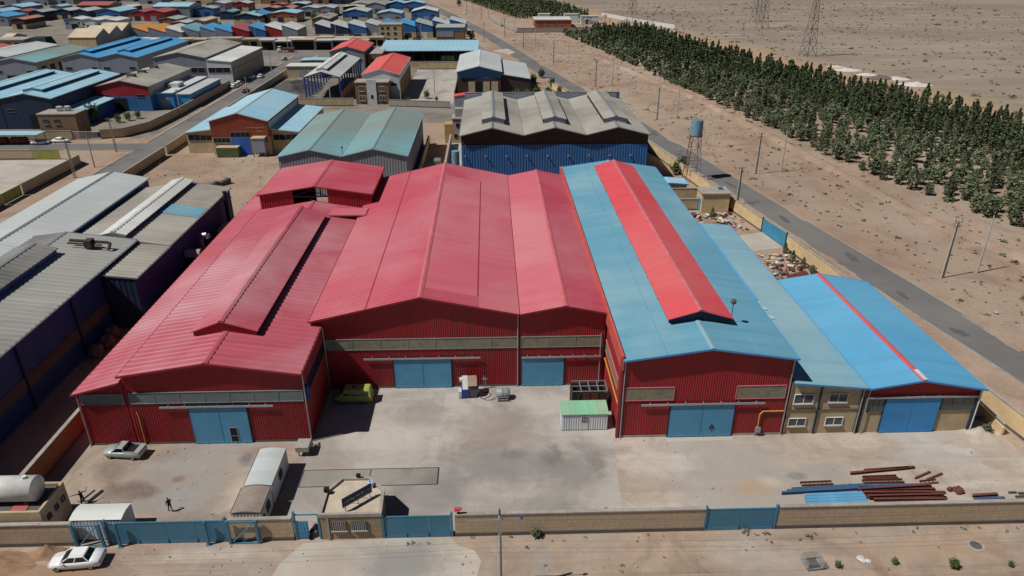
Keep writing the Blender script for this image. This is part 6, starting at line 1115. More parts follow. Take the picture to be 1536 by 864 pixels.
t = shed('red_roofed_cabin', 'small grey cabin with coral red roof before the navy gabled hall', -11.5, -1.2, 244, 248, 3.8, 4.5, 3.8, roof=('coral_roof', 'coral_roof'), wall=('grey_wall', 'grey_wall'), wp=0, pitch=0, oh=.1, cap=None, edge='coral_roof')
for xx in (4.2, 7.4): window(t, xx, 0, 1.6, 1.0, 1.0, 1, frame='white_frame', glass='dark', sill=False)
t = thing('brick_workshop', 'tall beige brick workshop with blue frieze behind the long canopy', 'building', (-28.6, 418, 0)); mb = MB(); mb.box(0, 0, 0, 15.6, 18, 8); mb.build('wall', M['brown_brick'], t); mb = MB(); mb.box(-.1, -.15, 6.3, 15.7, -.02, 7.2); mb.build('blue_frieze', M['blue_wall'], t); mb = MB(); mb.box(.3, -.2, 3.2, 9.6, -.02, 6.2); mb.build('shutter', M['grey_wall'], t); mb = MB(); mb.box(-.2, -.3, 8, 15.8, 18.2, 8.4); mb.build('roof', M['sage_roof'], t)
t = thing('apartment_block', 'three storey beige block with roof tank left of the long canopy', 'building', (-60.4, 420, 0)); mb = MB(); mb.box(0, 0, 0, 12.6, 10, 9.4); mb.build('wall', M['beige'], t); mb = MB(); mb.box(-.2, -.2, 9.4, 12.8, 10.2, 9.8); mb.build('roof', M['concrete'], t)
for xx in (1.2, 4.2, 8.2):
    for z in (1.2, 4.2, 7): window(t, xx, 0, z, 1.6, 1.4, 2, frame='grey_trim', glass='dark', sill=False)
t = thing('brick_annex', 'dark brown brick annex right of the coral roofed grey gable', 'building', (-51.9, 322, 0)); mb = MB(); mb.box(0, 0, 0, 6, 22, 7); mb.build('wall', M['brown_brick'], t); mb = MB(); mb.box(-.1, -.1, 7, 6.1, 22.1, 7.3); mb.build('roof', M['concrete'], t); window(t, 1.5, 0, 3.8, 1.5, 1.2, 2, frame='grey_trim', glass='dark')
t = thing('low_store', 'low cream flat roofed store behind the dark ore heap', 'building', (-83, 306, 0)); mb = MB(); mb.box(0, 0, 0, 14, 8, 4.4); mb.build('wall', M['beige'], t); mb = MB(); mb.box(-.2, -.3, 4.4, 14.2, 8.3, 4.7); mb.build('roof', M['white_roof'], t); mb = MB(); mb.box(5, -.1, 0, 8, -.01, 3); mb.build('door', M['grey_wall'], t)
shed('lean_to_shed', 'narrow sky blue roofed shelter beside the coral roofed grey gable', -80, -68, 318, 326, 5.2, 5.4, 5.2, roof=('sky_roof', 'sky_roof'), wall=('beige', 'beige'), wp=0, pitch=0, oh=.2, cap=None, edge=None)
poly_wall([(-65, 248), (-46, 248)], 'beige street wall before the open steel shed', 2.6, mat='beige'); poly_wall([(-34, 247), (-13, 243)], 'pale wall with planters before the office lot', 2.2, mat='concrete'); poly_wall([(-84, 244), (-66, 248)], 'beige wall at the foot of the ore heaps', 2.4, mat='beige')
poly_wall([(-46, 133.5), (-46, 150), (-46, 178)], 'low beige wall between the rubble lot and the aqua hall', 2.2, mat='beige'); poly_wall([(-16.6, 142), (-16.6, 196)], 'beige wall behind the aqua hall', 2.6, mat='cream')
t = thing('forecourt_slab', 'pale fan shaped concrete forecourt slab by the far road bend', 'slab', (2, 385, 0)); mb = MB(); mb.prism([(0, 0), (9, -14), (12, -6), (8, 8)], 0, .12); mb.build('slab', M['pad'], t)
# ================================================================== SUBSTATION BEYOND THE PLANTATION
poly_wall([(2.8, 543), (9, 505)], 'far white wall panel of the substation beside the road', 3.2, mat='concrete', coping='white_trim'); poly_wall([(11, 497), (17.9, 468)], 'near white wall panel of the substation beside the road', 3.2, mat='concrete', coping='white_trim'); poly_wall([(18.4, 467), (60, 470), (100, 474)], 'grey front wall of the substation before the trees', 2.8, mat='concrete'); poly_wall([(86, 572), (104, 520), (120, 482)], 'long white rear wall of the substation', 3.2, mat='white_trim', coping='brownred')
t = thing('control_building', 'low orange brick substation building with white flat roof', 'building', (31, 497, 0)); mb = MB(); mb.box(0, 0, 0, 24, 20, 4.6); mb.build('wall', brick('orange_brick', C(176, 96, 60), C(160, 84, 52), .5, .25), t); mb = MB(); mb.box(-.5, -.5, 4.6, 24.5, 20.5, 5.1); mb.build('roof', M['white_roof'], t)
for xx in (2, 7, 12, 17): window(t, xx, 0, 1.6, 2, 1.4, 2, frame='white_frame', glass='dark')
for k, (x, y, lab) in enumerate(((36, 536, 'left'), (54, 534, 'middle'), (64, 518, 'right'))):
    t = thing('equipment_house', lab+' white equipment house behind the orange substation building', 'building', (x, y, 0), 0, 'substation equipment houses'); mb = MB(); mb.box(0, 0, 0, 8+2*k, 6, 5); mb.build('wall', M['white_panel'], t); mb = MB(); mb.box(-.2, -.2, 5, 8.2+2*k, 6.2, 5.3); mb.build('roof', M['lgrey_roof'], t); mb = MB(); mb.box(3, -.1, 0, 5, -.01, 3); mb.build('door', M['dark'], t)
q = random.Random(9)
for k in range(26):
    x = q.uniform(58, 108); y = q.uniform(482, 540)
    if x > 118-(y-480)*.33: continue
    t = thing('switchgear', 'grey switchgear stand with insulators in the substation yard', 'switchgear', (x, y, 0), 0, 'substation switchgear'); mb = MB(); mb.box(-.15, -.15, 0, .15, .15, q.uniform(3, 6.5)); mb.box(-1.2, -.1, 3, 1.2, .1, 3.25); mb.build('stand', M['galv'], t); mb = MB()
    for a in (-1, 0, 1): mb.tube((a, 0, 3.25), (a, 0, 4.6), .14, n=6)
    mb.build('insulator', M['conc_dark'], t)

# lorries, roadside clutter and trees between the far halls
def lorry(label, x, y, rz, cabm, boxm):
    t = thing('lorry', label, 'lorry', (x, y, 0), rz, 'lorries of the far estate'); mb = MB(); mb.loft([ring(2.2, 1.15, .5, 2.0), ring(3.6, 1.15, .5, 2.0), ring(4.1, 1.1, .5, 1.7)]); mb.build('cab', M[cabm], t); mb = MB(); mb.box(2.25, -1.0, 2.0, 3.7, 1.0, 2.7); mb.build('cab_glass', M['car_glass'], t); mb = MB(); mb.box(2.2, -1.1, 2.7, 3.8, 1.1, 2.85); mb.build('cab_roof', M[cabm], t)
    mb = MB(); mb.box(-4.5, -1.2, 1.0, 2.0, 1.2, 1.3); mb.build('chassis', M['navy'], t); mb = MB(); mb.box(-4.5, -1.22, 1.3, 2.0, 1.22, 2.2); mb.build('load_body', M[boxm], t)
    for xx in (-3.4, -2.2, 3.0):
        for s in (-1, 1): wheel(t, xx, s*1.18, .5, .3)
lorry('white cab lorry with red flat body at the far crossing', -103, 383, math.pi, 'car_white', 'brownred'); lorry('white lorry parked before the low shops', -132, 388, 0, 'car_white', 'beige'); lorry('blue bodied lorry between the white gables and the row', -160, 440, .6, 'car_white', 'pipe_blue'); lorry('grey lorry parked beside the long canopy', -40, 372, 0, 'car_silver', 'grey_trim'); lorry('dark lorry in the yard before the azure sawtooth unit', -40, 425, 1.4, 'car_dark', 'soot')
# ================================================================== TREES, SCRUB
def PX(X, Y, Z):
    v = Vector((X, Y, Z-CAM_H)); k = v.dot(_F); return 768+FPX*v.dot(_R)/k, 432-FPX*v.dot(_U)/k
def crown_faces(mb, kind, h, seed, n, size):
    q = random.Random(seed); c0 = len(mb.v)
    lob = [(q.uniform(-.5, .5), q.uniform(-.5, .5), q.uniform(.3, .9), q.uniform(.3, .6)) for _ in range(7)]
    for i in range(n):
        if kind == 'pine':
            t = q.random()**.8; z = h*(.04+.96*t); r = h*(.2+.08*((seed*7) % 5)/4)*(1-t)**(.55+.1*((seed*3) % 5))*(.7+.6*q.random())*(.75+.45*math.sin(t*(9+seed % 6)+seed)); a = q.uniform(0, 6.283); r *= q.random()**.35
            p = Vector((r*math.cos(a), r*math.sin(a), z))
        elif kind == 'cypress':
            t = q.random(); z = h*(.03+.95*t); r = h*.23*math.sin(math.pi*min(1, .15+.85*t)**.8)*(.8+.4*q.random())*q.random()**.3; a = q.uniform(0, 6.283); p = Vector((r*math.cos(a), r*math.sin(a), z))
        else:
            d = Vector((q.gauss(0, 1), q.gauss(0, 1), q.gauss(0, 1))).normalized(); rr = q.random()**.3*(.78+.3*math.sin(3*math.atan2(d.y, d.x)+seed)*math.cos(4*d.z+seed*2)+.14*math.sin(7*d.x+5*d.y+seed))
            p = Vector((d.x*h*.4*rr, d.y*h*.4*rr, h*.5+d.z*h*.5*rr))
            p.z = max(.12, p.z)
        s = size*q.uniform(.6, 1.3); u = Vector((q.gauss(0, 1), q.gauss(0, 1), q.gauss(0, .6))).normalized(); v = u.cross(Vector((q.gauss(0, 1), q.gauss(0, 1), q.gauss(0, 1)))).normalized()
        mb.quad(p-u*s-v*s*.5, p+u*s*.2-v*s*.7, p+u*s, p-u*s*.1+v*s*.7)
def make_tree(kind, h, seed, n=230, size=.3):
    mb = MB(); crown_faces(mb, kind, h, seed, n, size); cm = mb.mesh('crown', M[{'pine': 'pine', 'cypress': 'pine', 'olive': 'olive', 'leaf': 'leaf'}[kind]])
    mb = MB(); q = random.Random(seed+99); th = h*(.8 if kind in ('pine', 'cypress') else .45); mb.tube((0, 0, -.1), (q.uniform(-.1, .1), q.uniform(-.1, .1), th), .045*h*.5, .012*h*.5, n=6)
    for k in range(4): a = q.uniform(0, 6.28); z = th*q.uniform(.4, .8); mb.tube((0, 0, z), (math.cos(a)*h*.18, math.sin(a)*h*.18, z+h*.16), .014*h*.5, .006*h*.5, n=4)
    return cm, mb.mesh('trunk', M['bark'])
TREES = {('pine', k): make_tree('pine', 5.6*(.85+.1*(k % 4)), 10+k, 420+40*(k % 5), .27) for k in range(8)}
TREES.update({('cypress', k): make_tree('cypress', 4.2, 30+k, 420, .2) for k in range(2)}); TREES.update({('olive', k): make_tree('olive', 2.9, 40+k, 420+40*(k % 4), .2) for k in range(7)}); TREES.update({('leaf', k): make_tree('leaf', 4.2, 60+k, 500, .24) for k in range(3)})
def place_tree(kind, v, x, y, s, rz, label, group, name, cat='tree', cols=None):
    t = thing(name, label, cat, (x, y, 0), rz, group); t.scale = (s, s, s); cm, tm = TREES[kind, v]
    o = bpy.data.objects.new('crown', cm); col.objects.link(o); o.parent = t; o = bpy.data.objects.new('trunk', tm); col.objects.link(o); o.parent = t
def lerp(tab, y):
    for (a, u), (b, v) in zip(tab, tab[1:]):
        if a <= y <= b: return u+(v-u)*(y-a)/(b-a)
    return tab[-1][1] if y > tab[-1][0] else tab[0][1]
NEAR = [(95, 113), (126, 103.5), (164, 91), (237, 81), (387, 58), (466, 44)]; FARE = [(95, 182), (126, 174), (164, 165), (202, 156), (294, 126), (400, 104), (466, 96)]
q = random.Random(21); pines = []; olives = []
y = 96.0
while y < 462:
    a, b = lerp(NEAR, y), lerp(FARE, y); wd = b-a; mid = .5 if y < 330 else .35
    x = a+q.uniform(0, 1)
    while x < a+wd*mid:
        xx, yy = x+q.uniform(-.7, .7), y+q.uniform(-.8, .8); p = PX(xx, yy, 2)
        if -10 < p[0] < 1560 and q.random() < 0.92*(.7+.3*(math.sin(xx*.21+yy*.13)+math.sin(yy*.19-xx*.09) > -.6)): olives.append((xx, yy))
        x += 4.3+q.uniform(-.4, .7)
    x = a+wd*mid
    while x < b:
        xx, yy = x+q.uniform(-.6, .6), y+q.uniform(-.6, .6); p = PX(xx, yy, 2)
        if -10 < p[0] < 1560 and q.random() < .96*(.8+.2*(math.sin(xx*.17+yy*.11)+math.sin(yy*.23) > -1.1)): pines.append((xx, yy))
        x += 3.3+q.uniform(-.4, .4)
    y += 3.7
olives.sort(key=lambda p: math.hypot(*p)); pines.sort(key=lambda p: math.hypot(*p))
for i, (x, y) in enumerate(olives[:300]):
    r = q.random(); kind, v = ('cypress', q.randrange(2)) if r < .2 else (('pine', q.randrange(8)) if r < .3 else ('olive', q.randrange(7)))
    if kind == 'olive': place_tree(kind, v, x, y, q.uniform(.9, 1.7), q.random()*6.28, 'grey green bushy young tree in the sparse roadside side of the plantation', 'bushy trees of the plantation', 'olive_tree')
    else: place_tree(kind, v, x, y, q.uniform(.9, 1.6), q.random()*6.28, 'dark upright young conifer among the bushy plantation trees', 'conifers among the bushy trees', 'young_conifer')
for i, (x, y) in enumerate(pines[:300]): place_tree('pine', q.randrange(8), x, y, q.uniform(.95, 1.45), q.random()*6.28, 'dark green pine in the dense far side of the plantation', 'pines of the plantation', 'pine_tree')
def forest(name, pts, label, n, size):
    mb = MB(); sd = 0
    for x, y, kind, h in pts:
        sd += 1; m2 = MB(); crown_faces(m2, kind, h, sd, n, size); n0 = len(mb.v); mi = 0 if kind == 'pine' else 1
        mb.v += [(a+x, b+y, c) for a, b, c in m2.v]; mb.f += [tuple(i+n0 for i in f) for f in m2.f]; mb.m += [mi]*len(m2.f); mb.tube((x, y, 0), (x, y, h*.7), .1, .04, n=4, cap=False, m=2)
    return tag(mb.build(name, [M['pine'], M['olive'], M['bark']]), label, 'trees', kind='stuff')
forest('plantation_trees', [(x, y, 'pine', q.uniform(5, 8)) for x, y in pines[300:]]+[(x, y, 'olive' if q.random() < .75 else 'pine', q.uniform(2.4, 4.6)) for x, y in olives[300:]], 'far mass of pines and bushes in the roadside plantation', 110, .55)
pts = []; y = 560
while y < 830:
    a = 22-(y-560)*.24; b = 76-(y-560)*.17; x = a
    while x < b:
        if PX(x, y, 3)[0] > 640: pts.append((x+q.uniform(-.8, .8), y+q.uniform(-1, 1), 'pine', q.uniform(5, 7.5)))
        x += 3.6
    y += 4.2
forest('rear_plantation_trees', pts, 'dark block of pines beyond the substation at the upper edge', 30, .75)
# single trees and bushes
for i, (px, py, kind, s, lab) in enumerate(((757, 138, 'leaf', 1.5, 'left of two tall leafy trees before the navy gabled hall'), (769, 140, 'leaf', 1.5, 'right of two tall leafy trees before the navy gabled hall'), (775, 150, 'leaf', 1.0, 'low leafy bush left end of the hedge behind the triple hall'), (790, 148, 'leaf', .9, 'second leafy bush in the hedge behind the triple hall'), (806, 146, 'leaf', 1.1, 'third leafy bush in the hedge behind the triple hall'), (822, 145, 'olive', 1.3, 'grey green bush in the hedge behind the triple hall'), (840, 143, 'leaf', .9, 'leafy bush at the road end of the hedge'), (800, 125, 'leaf', 1.0, 'leafy tree beside the pale lean-to roof'), (812, 117, 'olive', 1.4, 'grey green tree between lean-to and road'), (828, 130, 'leaf', .9, 'leafy tree near the road bend wall'), (852, 150, 'olive', 1.2, 'grey green bush by the road near the screen wall'),
  (563, 152, 'leaf', .8, 'small street tree left of the office facade'), (550, 148, 'leaf', .9, 'street tree before the beige shed wall'), (575, 156, 'leaf', .6, 'low shrub before the office facade'), (603, 152, 'cypress', .8, 'dark cypress in the verge before the office lot'), (613, 154, 'leaf', .5, 'little round shrub right of the cypress'), (640, 148, 'leaf', .8, 'small tree by the pale planter wall'), (655, 152, 'leaf', .45, 'tiny shrub by the pale planter wall'),
  (140, 183, 'leaf', 1.5, 'dense dark tree beside the brick house'), (10, 180, 'leaf', 1.3, 'leafy tree at the left edge behind the carport'), (32, 168, 'olive', 2.1, 'tall pale willow like tree before the navy works'), (60, 160, 'olive', 1.8, 'pale drooping tree right of the willow like one'), (178, 184, 'leaf', .7, 'left clump of the hedge by the curving wall'), (193, 181, 'leaf', .7, 'middle clump of the hedge by the curving wall'), (208, 178, 'leaf', .7, 'right clump of the hedge by the curving wall'),
  (1022, 258, 'leaf', 1.1, 'dark leafy tree under the water tower'), (1012, 262, 'leaf', .8, 'smaller leafy tree left of the water tower'), (1177, 380, 'cypress', .5, 'first small bush along the cream wall from the blue gate'), (1188, 393, 'cypress', .55, 'second small bush along the cream wall from the blue gate'), (1204, 402, 'cypress', .5, 'third small bush along the cream wall from the blue gate'), (1217, 411, 'olive', .6, 'fourth small bush along the cream wall from the blue gate'), (1068, 325, 'cypress', .5, 'small bush beside the cream kiosk'), (1256, 851, 'leaf', .2, 'small green shrub beside the wire cage'), (1341, 846, 'leaf', .2, 'small green sapling right of the plastic scrap'), (1429, 852, 'leaf', .3, 'larger green shrub at the lower right edge'), (803, 806, 'olive', .42, 'low green weed at the foot of the long street wall'), (909, 771, 'leaf', .2, 'weed tuft growing behind the long street wall'), (1478, 650, 'olive', .5, 'green shrub beside the low cream retaining wall'), (1515, 850, 'leaf', .17, 'tiny shrub at the lower right corner'), (740, 100, 'olive', .1, None), (694, 55, 'leaf', 1.6, 'tall leafy tree beside the brick workshop'), (708, 60, 'olive', 1.7, 'pale tall tree at the road end of the brick workshop'), (610, 62, 'leaf', 1.0, 'dark tree beside the beige three storey block'), (502, 62, 'olive', 1.6, 'pale bush before the far workshops'))):
    if not lab: continue
    g = G(px, py); place_tree(kind, i % (2 if kind == 'cypress' else 3), g.x, g.y, s, i*1.3, lab, 'single trees and bushes', 'tree' if s > .75 else 'shrub', 'tree' if s > .75 else 'shrub')
# dry scrub and stones on the bare ground (uncountable)
def scatter(name, n, region, sizes, mat, label, seed, leafy=True, cat='scrub'):
    q = random.Random(seed); mb = MB(); k = 0
    while k < n:
        x, y = region(q)
        s = q.uniform(*sizes)*(1 if q.random() < .85 else 1.8); k += 1
        if leafy:
            for j in range(9):
                a = q.uniform(0, 6.28); r = s*q.random()*.8; p = Vector((x+r*math.cos(a), y+r*math.sin(a), s*.3*q.random()+.05)); u = Vector((q.gauss(0, 1), q.gauss(0, 1), q.gauss(0, .5))).normalized()*s*.45; v = Vector((q.gauss(0, 1), q.gauss(0, 1), q.gauss(0, 1))).normalized()*s*.35
                mb.quad(p-u, p-v*.6, p+u, p+v)
        else: mb.blob((x, y, s*.25), s*.6, s*.45, k, 5, .4)
    return tag(mb.build(name, mat), label, cat, kind='stuff')
def verge(q):
    while True:
        y = 70+400*q.random()**1.8; l = lerp([(70, 77), (114, 68), (148, 62), (230, 47), (340, 26), (470, 4)], y); r = lerp(NEAR, max(96, y)); x = q.uniform(l, r+3); p = PX(x, y, 0)
        if p[0] < 1550: return x, y
def plain(q):
    while True:
        y = 150+560*q.random(); x = q.uniform(lerp(FARE, y)+3, lerp(FARE, y)+330); p = PX(x, y, 0)
        if 0 < p[0] < 1550 and p[1] > -5: return x, y
def frontst(q): return q.uniform(-8, 62), (q.uniform(49.2, 49.9) if q.random() < .4 else q.uniform(40, 49.5))
scatter('verge_scrub', 750, verge, (.25, .6), M['scrub'], 'dry scrub tufts dotted over the bare roadside verge', 1); scatter('plain_scrub', 1100, plain, (.5, 1.3), M['scrub'], 'low dry scrub over the grey plain beyond the plantation', 2); scatter('street_weeds', 70, frontst, (.1, .3), M['scrub'], 'small weeds along the unpaved front street', 3)
scatter('verge_stones', 700, verge, (.12, .4), M['concrete'], 'pale stones strewn over the roadside verge', 4, False, 'stones'); scatter('plain_stones', 500, plain, (.3, .9), M['concrete'], 'pale stones over the grey plain', 5, False, 'stones')
scatter('street_rubble', 240, lambda q: (q.uniform(-46, 62), q.uniform(44, 49.7)), (.05, .16), M['concrete'], 'small stones and rubble on the unpaved front street', 6, False, 'rubble'); scatter('yard_rubble', 200, lambda q: ((q.uniform(-45, -21), q.uniform(51, 64.5)) if q.random() < .5 else (q.uniform(14, 57), q.uniform(51, 64))), (.04, .14), M['concrete'], 'small stones strewn on the dirt yards', 7, False, 'rubble')
def lotr(q): return q.uniform(-83, -47), q.uniform(137, 182)
scatter('lot_rubble', 420, lotr, (.06, .26), M['concrete'], 'rubble strewn over the bare lot before the orange fronted hall', 8, False, 'rubble')
t = thing('concrete_kerb_pile', 'long dark pile of stacked kerbs across the bare rubble lot', 'pile', (-67.5, 152, 0), .9); mb = MB()
for k in range(12): mb.box(k*1.0, -.5, 0, k*1.0+.9, .5, .9+.2*(k % 3))
mb.build('kerb_stack', M['conc_dark'], t)
t = thing('sand_bag_heap', 'white heap of plaster in the bare rubble lot', 'heap', (-72.5, 157, 0)); mb = MB(); mb.blob((0, 0, .35), 1.5, .6, 2, 9, .25); mb.blob((1.4, .3, .25), 1.0, .4, 3, 9, .25); mb.build('heap', M['white_trim'], t)
for k, (px, py, s) in enumerate(((1270, 105, 3.2), (1300, 112, 2.4), (1342, 118, 3.0), (1372, 127, 3.4), (1253, 100, 2.0))):
    g = G(px, py); mound('spoil_heap_white_%s' % ('a', 'b', 'c', 'd', 'e')[k], g.x, g.y, s*1.9, s*1.4, s*.32, paint('white_spoil', C(208, 202, 194), .95), 50+k, n=12)
g = G(1322, 118); mound('spoil_heap_grey_plain', g.x, g.y, 7, 4, 1.6, MATS['grey_ore'], 57, n=14)
# ditch bank along the verge
bl = smooth([tuple(G(a, b)[:2]) for a, b in ((900, 88), (1000, 130), (1062, 157), (1250, 254), (1380, 323), (1536, 388), (1700, 460))], 14); q = random.Random(2); rg = []
for i, p in enumerate(bl):
    a = Vector(bl[max(i-1, 0)]); b = Vector(bl[min(i+1, len(bl)-1)]); d = (b-a).normalized(); nn = Vector((-d.y, d.x)); h = .55+.25*q.random(); P = Vector(p)+nn*q.uniform(-.3, .3)
    rg.append([tuple(P+nn*1.9)+(-.05,), tuple(P+nn*.6)+(h*.8,), tuple(P)+(h,), tuple(P-nn*.7)+(h*.7,), tuple(P-nn*2.2)+(-.05,)])
mb = MB(); mb.loft(rg, close=False, cap=False); tag(mb.build('earth_bank', GM, smooth=True), kind='structure')
# ================================================================== POLES, PYLONS, WIRES
def ladder_pole(label, x, y, h=10.0, rz=.3, arm=True, group='roadside power poles'):
    t = thing('concrete_pole', label, 'pole', (x, y, 0), rz, group); n = 14; mb = MB()
    for s in (-1, 1): mb.loft([[(s*.24-.07, -.13, 0), (s*.24+.07, -.13, 0), (s*.24+.07, .13, 0), (s*.24-.07, .13, 0)], [(s*.11-.05, -.09, h), (s*.11+.05, -.09, h), (s*.11+.05, .09, h), (s*.11-.05, .09, h)]])
    for k in range(n): z = h*k/n; w_ = .17-.1*k/n; mb.box(-w_, -.08, z, w_, .08, z+h/n*.34)
    mb.build('shaft', M['pole'], t)
    if arm:
        for z in (h-.25, h-1.0): mb = MB(); mb.box(-.8, -.16, z, .8, -.1, z+.1); mb.build('cross_arm', M['galv'], t)
        mb = MB()
        for xx in (-.7, 0, .7): mb.tube((xx, -.13, h-.15), (xx, -.13, h+.1), .06)
        mb.build('insulator', M['conc_dark'], t)
def round_pole(label, x, y, h=10.0, rz=0, lamp=False, group='roadside power poles'):
    t = thing('round_pole', label, 'pole', (x, y, 0), rz, group); mb = MB(); mb.tube((0, 0, 0), (0, 0, h), .19, .1, n=10); mb.build('shaft', M['pole'], t)
    mb = MB(); mb.box(-.6, -.05, h-.5, .6, .05, h-.4); mb.build('cross_arm', M['galv'], t); mb = MB(); mb.tube((-.5, 0, h-.4), (-.5, 0, h-.15), .06); mb.tube((.5, 0, h-.4), (.5, 0, h-.15), .06); mb.build('insulator', M['conc_dark'], t)
PP = [((1413, 417), (1465, 409)), ((1133, 261), (1171, 258)), ((985, 180), (1015, 178)), ((893, 130), (918, 128)), ((830, 95), (853, 95)), ((785, 72), (803, 70)), ((757, 55), (772, 53)), ((722, 28), (733, 27)), ((700, 17), (709, 16))]
for k, (a, b) in enumerate(PP):
    g = G(*a); ladder_pole('ladder like concrete pole, %s from the front on the right road verge' % ORD[k], g.x, g.y); g = G(*b); round_pole('round concrete pole, %s from the front on the right road verge' % ORD[k], g.x, g.y, 10.2)
g = G(1105, 307); ladder_pole('ladder like concrete pole on the wall side of the right road', g.x, g.y, 8.2, group='street poles')
for lab, px, h, kind in (('ladder like pole nearest at the left street corner', (113, 267), 9, 1), ('thin round pole in the bare left street corner', (142, 251), 7.5, 0), ('ladder like pole at the tip of the left street corner', (175, 228), 9, 1), ('round pole before the curving wall on the left street', (272, 174), 8.5, 0), ('round pole beside the long beige wall', (373, 150), 8, 0), ('round pole beside the white extension', (408, 110), 8.5, 0), ('ladder pole near the white parked cars', (357, 118), 8.5, 1), ('thin pole beside the aqua hall rear corner', (497, 158), 8, 0), ('thin pole before the office lot', (602, 158), 8, 0), ('thin pole beside the gatehouse', (652, 140), 9, 0), ('tall pole near the far right road bend', (726, 62), 10, 1), ('tall pole beside the brick workshop', (693, 62), 9, 0), ('pole standing before the sawtooth row right part', (632, 62), 9, 0), ('pole standing before the sawtooth row middle part', (505, 62), 9, 0), ('pole at the far crossing', (433, 78), 9, 0), ('pole left in the low shop row', (385, 66), 9, 0)):
    g = G(*px); (ladder_pole if kind else round_pole)(lab, g.x, g.y, h, .2, group='street poles')
def pylon(label, x, y, H_=44, rz=.5):
    t = thing('lattice_pylon', label, 'pylon', (x, y, 0), rz, 'pylons on the plain'); lv = [(0, 2.9), (7, 2.3), (13, 1.8), (18, 1.4), (23, 1.1), (27, .95), (32, .85), (37, .8), (H_, .15)]
    mb = MB()
    for (z0, r0), (z1, r1) in zip(lv, lv[1:]):
        for sx, sy in ((1, 1), (1, -1), (-1, -1), (-1, 1)): mb.tube((sx*r0, sy*r0, z0), (sx*r1, sy*r1, z1), .13, n=4)
    mb.build('leg', M['conc_dark'], t); mb = MB()
    for (z0, r0), (z1, r1) in zip(lv, lv[1:]):
        c0 = [(r0, r0), (r0, -r0), (-r0, -r0), (-r0, r0)]; c1 = [(r1, r1), (r1, -r1), (-r1, -r1), (-r1, r1)]
        for i in range(4): j = (i+1) % 4; mb.tube((*c0[i], z0), (*c1[j], z1), .08, n=4); mb.tube((*c0[j], z0), (*c1[i], z1), .08, n=4); mb.tube((*c1[i], z1), (*c1[j], z1), .07, n=4)
    mb.build('bracing', M['conc_dark'], t)
    for z, L_ in ((27, 6.5), (32, 5.5), (37, 4.6)):
        mb = MB()
        for s in (-1, 1):
            for yy in (-.9, .9): mb.tube((0, yy, z), (s*L_, 0, z+.3), .09, n=4); mb.tube((0, yy*.9, z+2), (s*L_, 0, z+.3), .09, n=4)
            mb.tube((s*L_, 0, z+.3), (s*L_, 0, z-1.5), .1, n=4)
        mb.build('cross_arm', M['conc_dark'], t)
g = G(1211, 85); pylon('nearest steel lattice pylon on the grey plain', g.x, g.y, rz=.4); g = G(1143, 43); pylon('second steel lattice pylon on the grey plain', g.x, g.y, rz=.4); g = G(1133, 33); pylon('third steel lattice pylon just behind the second', g.x, g.y, rz=.4); g = G(948, 22); pylon('steel lattice pylon behind the substation', g.x, g.y, 40)
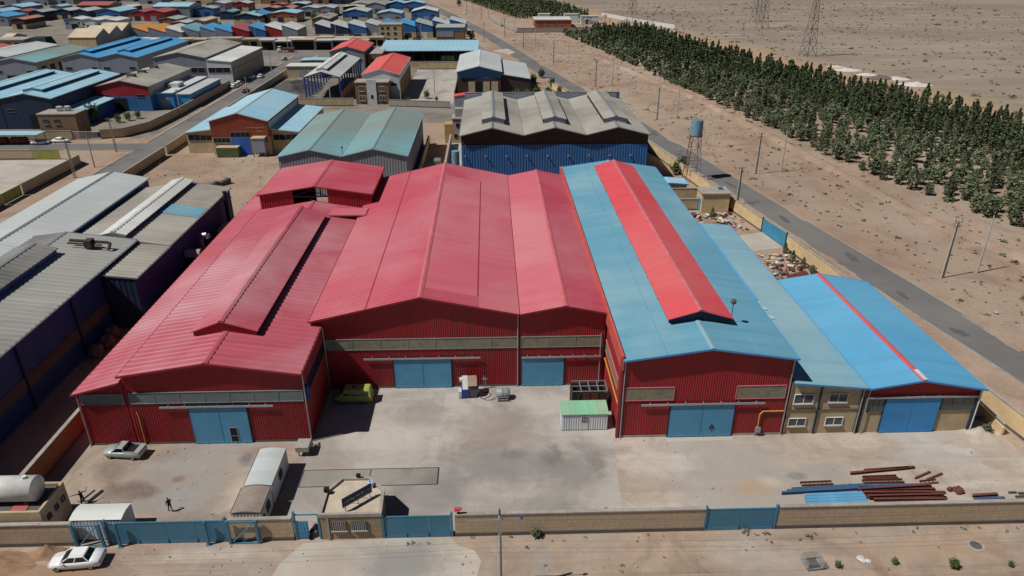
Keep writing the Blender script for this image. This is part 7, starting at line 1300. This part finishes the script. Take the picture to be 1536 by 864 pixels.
# foreground street pole, lamp arm and wires
t = thing('street_pole', 'grey concrete street pole with a long lamp arm rising from the bottom edge', 'pole', (.4, 43.4, 0)); mb = MB(); mb.tube((0, 0, 0), (0, 0, 8.9), .2, .11, n=12); mb.build('shaft', M['pole'], t); mb = MB(); mb.box(-.16, -.16, 7.0, .16, -.1, 8.6); mb.build('bracket', M['galv'], t)
mb = MB(); mb.tube((-2.6, 0, 8.35), (1.75, 0, 8.5), .035); mb.build('cross_arm', M['galv'], t); mb = MB(); mb.box(1.65, -.1, 8.5, 1.85, .1, 8.85); mb.build('insulator', M['pipe_blue'], t); mb = MB(); mb.box(-.08, -.08, 8.9, .08, .08, 9.5); mb.build('top_pin', M['conc_dark'], t)
for k, (z, yy) in enumerate(((8.4, 43.4), (6.6, 42.9), (6.2, 42.6), (5.4, 42.9))):
    for s, x1, lb in ((-1, -46, 'left'), (1, 52, 'right')):
        mb = MB(); n = 14; pts = [(.4+(x1-.4)*i/n, yy-.001*i, z-.5*math.sin(math.pi*i/n)) for i in range(n+1)]; mb.path(pts, .008, 4)
        tag(mb.build('overhead_wire', M['wire']), '%s overhead wire running %s from the street pole' % (('topmost', 'second', 'third', 'lowest')[k], lb), 'wire', 'overhead street wires')

q = random.Random(41)
for i in range(46):
    px, py = q.uniform(5, 690), q.uniform(8, 66); g = G(px, py)
    place_tree(q.choice(('leaf', 'leaf', 'olive')), q.randrange(3), g.x, g.y, q.uniform(.7, 1.5), q.random()*6, 'small leafy tree growing between the far halls', 'trees between the far halls', 'tree')
# ================================================================== every loose piece of a repeated part becomes a part of its own
def split_loose(o):
    me = o.data; n = len(me.vertices); par = list(range(n))
    def find(a):
        while par[a] != a: par[a] = par[par[a]]; a = par[a]
        return a
    for p in me.polygons:
        v = list(p.vertices); r = find(v[0])
        for b in v[1:]: par[find(b)] = r
    comp = {}
    for p in me.polygons: comp.setdefault(find(p.vertices[0]), []).append(list(p.vertices))
    if not 1 < len(comp) <= 60: return
    sm = me.polygons[0].use_smooth; base = o.name.split('.')[0]; mats = list(me.materials)
    for i, fs in enumerate(comp.values()):
        ids = sorted({a for f in fs for a in f}); mp = {a: k for k, a in enumerate(ids)}
        m2 = bpy.data.meshes.new(base); m2.from_pydata([tuple(me.vertices[a].co) for a in ids], [], [[mp[a] for a in f] for f in fs])
        for m in mats: m2.materials.append(m)
        if sm: m2.polygons.foreach_set('use_smooth', [True]*len(m2.polygons))
        if i == 0: o.data = m2
        else: q = bpy.data.objects.new(base, m2); col.objects.link(q); q.parent = o.parent
SPLIT = {'ventilator', 'post', 'rail_bracket', 'door_foot', 'mullion', 'plinth', 'leg', 'saddle', 'insulator', 'crate', 'kerb_stack', 'window_bar', 'gate_rail', 'pillar', 'hatch', 'offcut', 'scrap', 'flange', 'stiffener', 'rung', 'chord', 'window_band', 'cross_bar', 'gate_leaf', 'rail', 'pole'}
for o in list(col.objects):
    if o.type != 'MESH' or o.parent is None or o.get('kind') == 'stuff' or o.name.split('.')[0] not in SPLIT: continue
    r = o.parent.parent or o.parent
    if o.parent.name.startswith('lattice_pylon') or r.name.startswith('lattice_pylon'): continue
    split_loose(o)
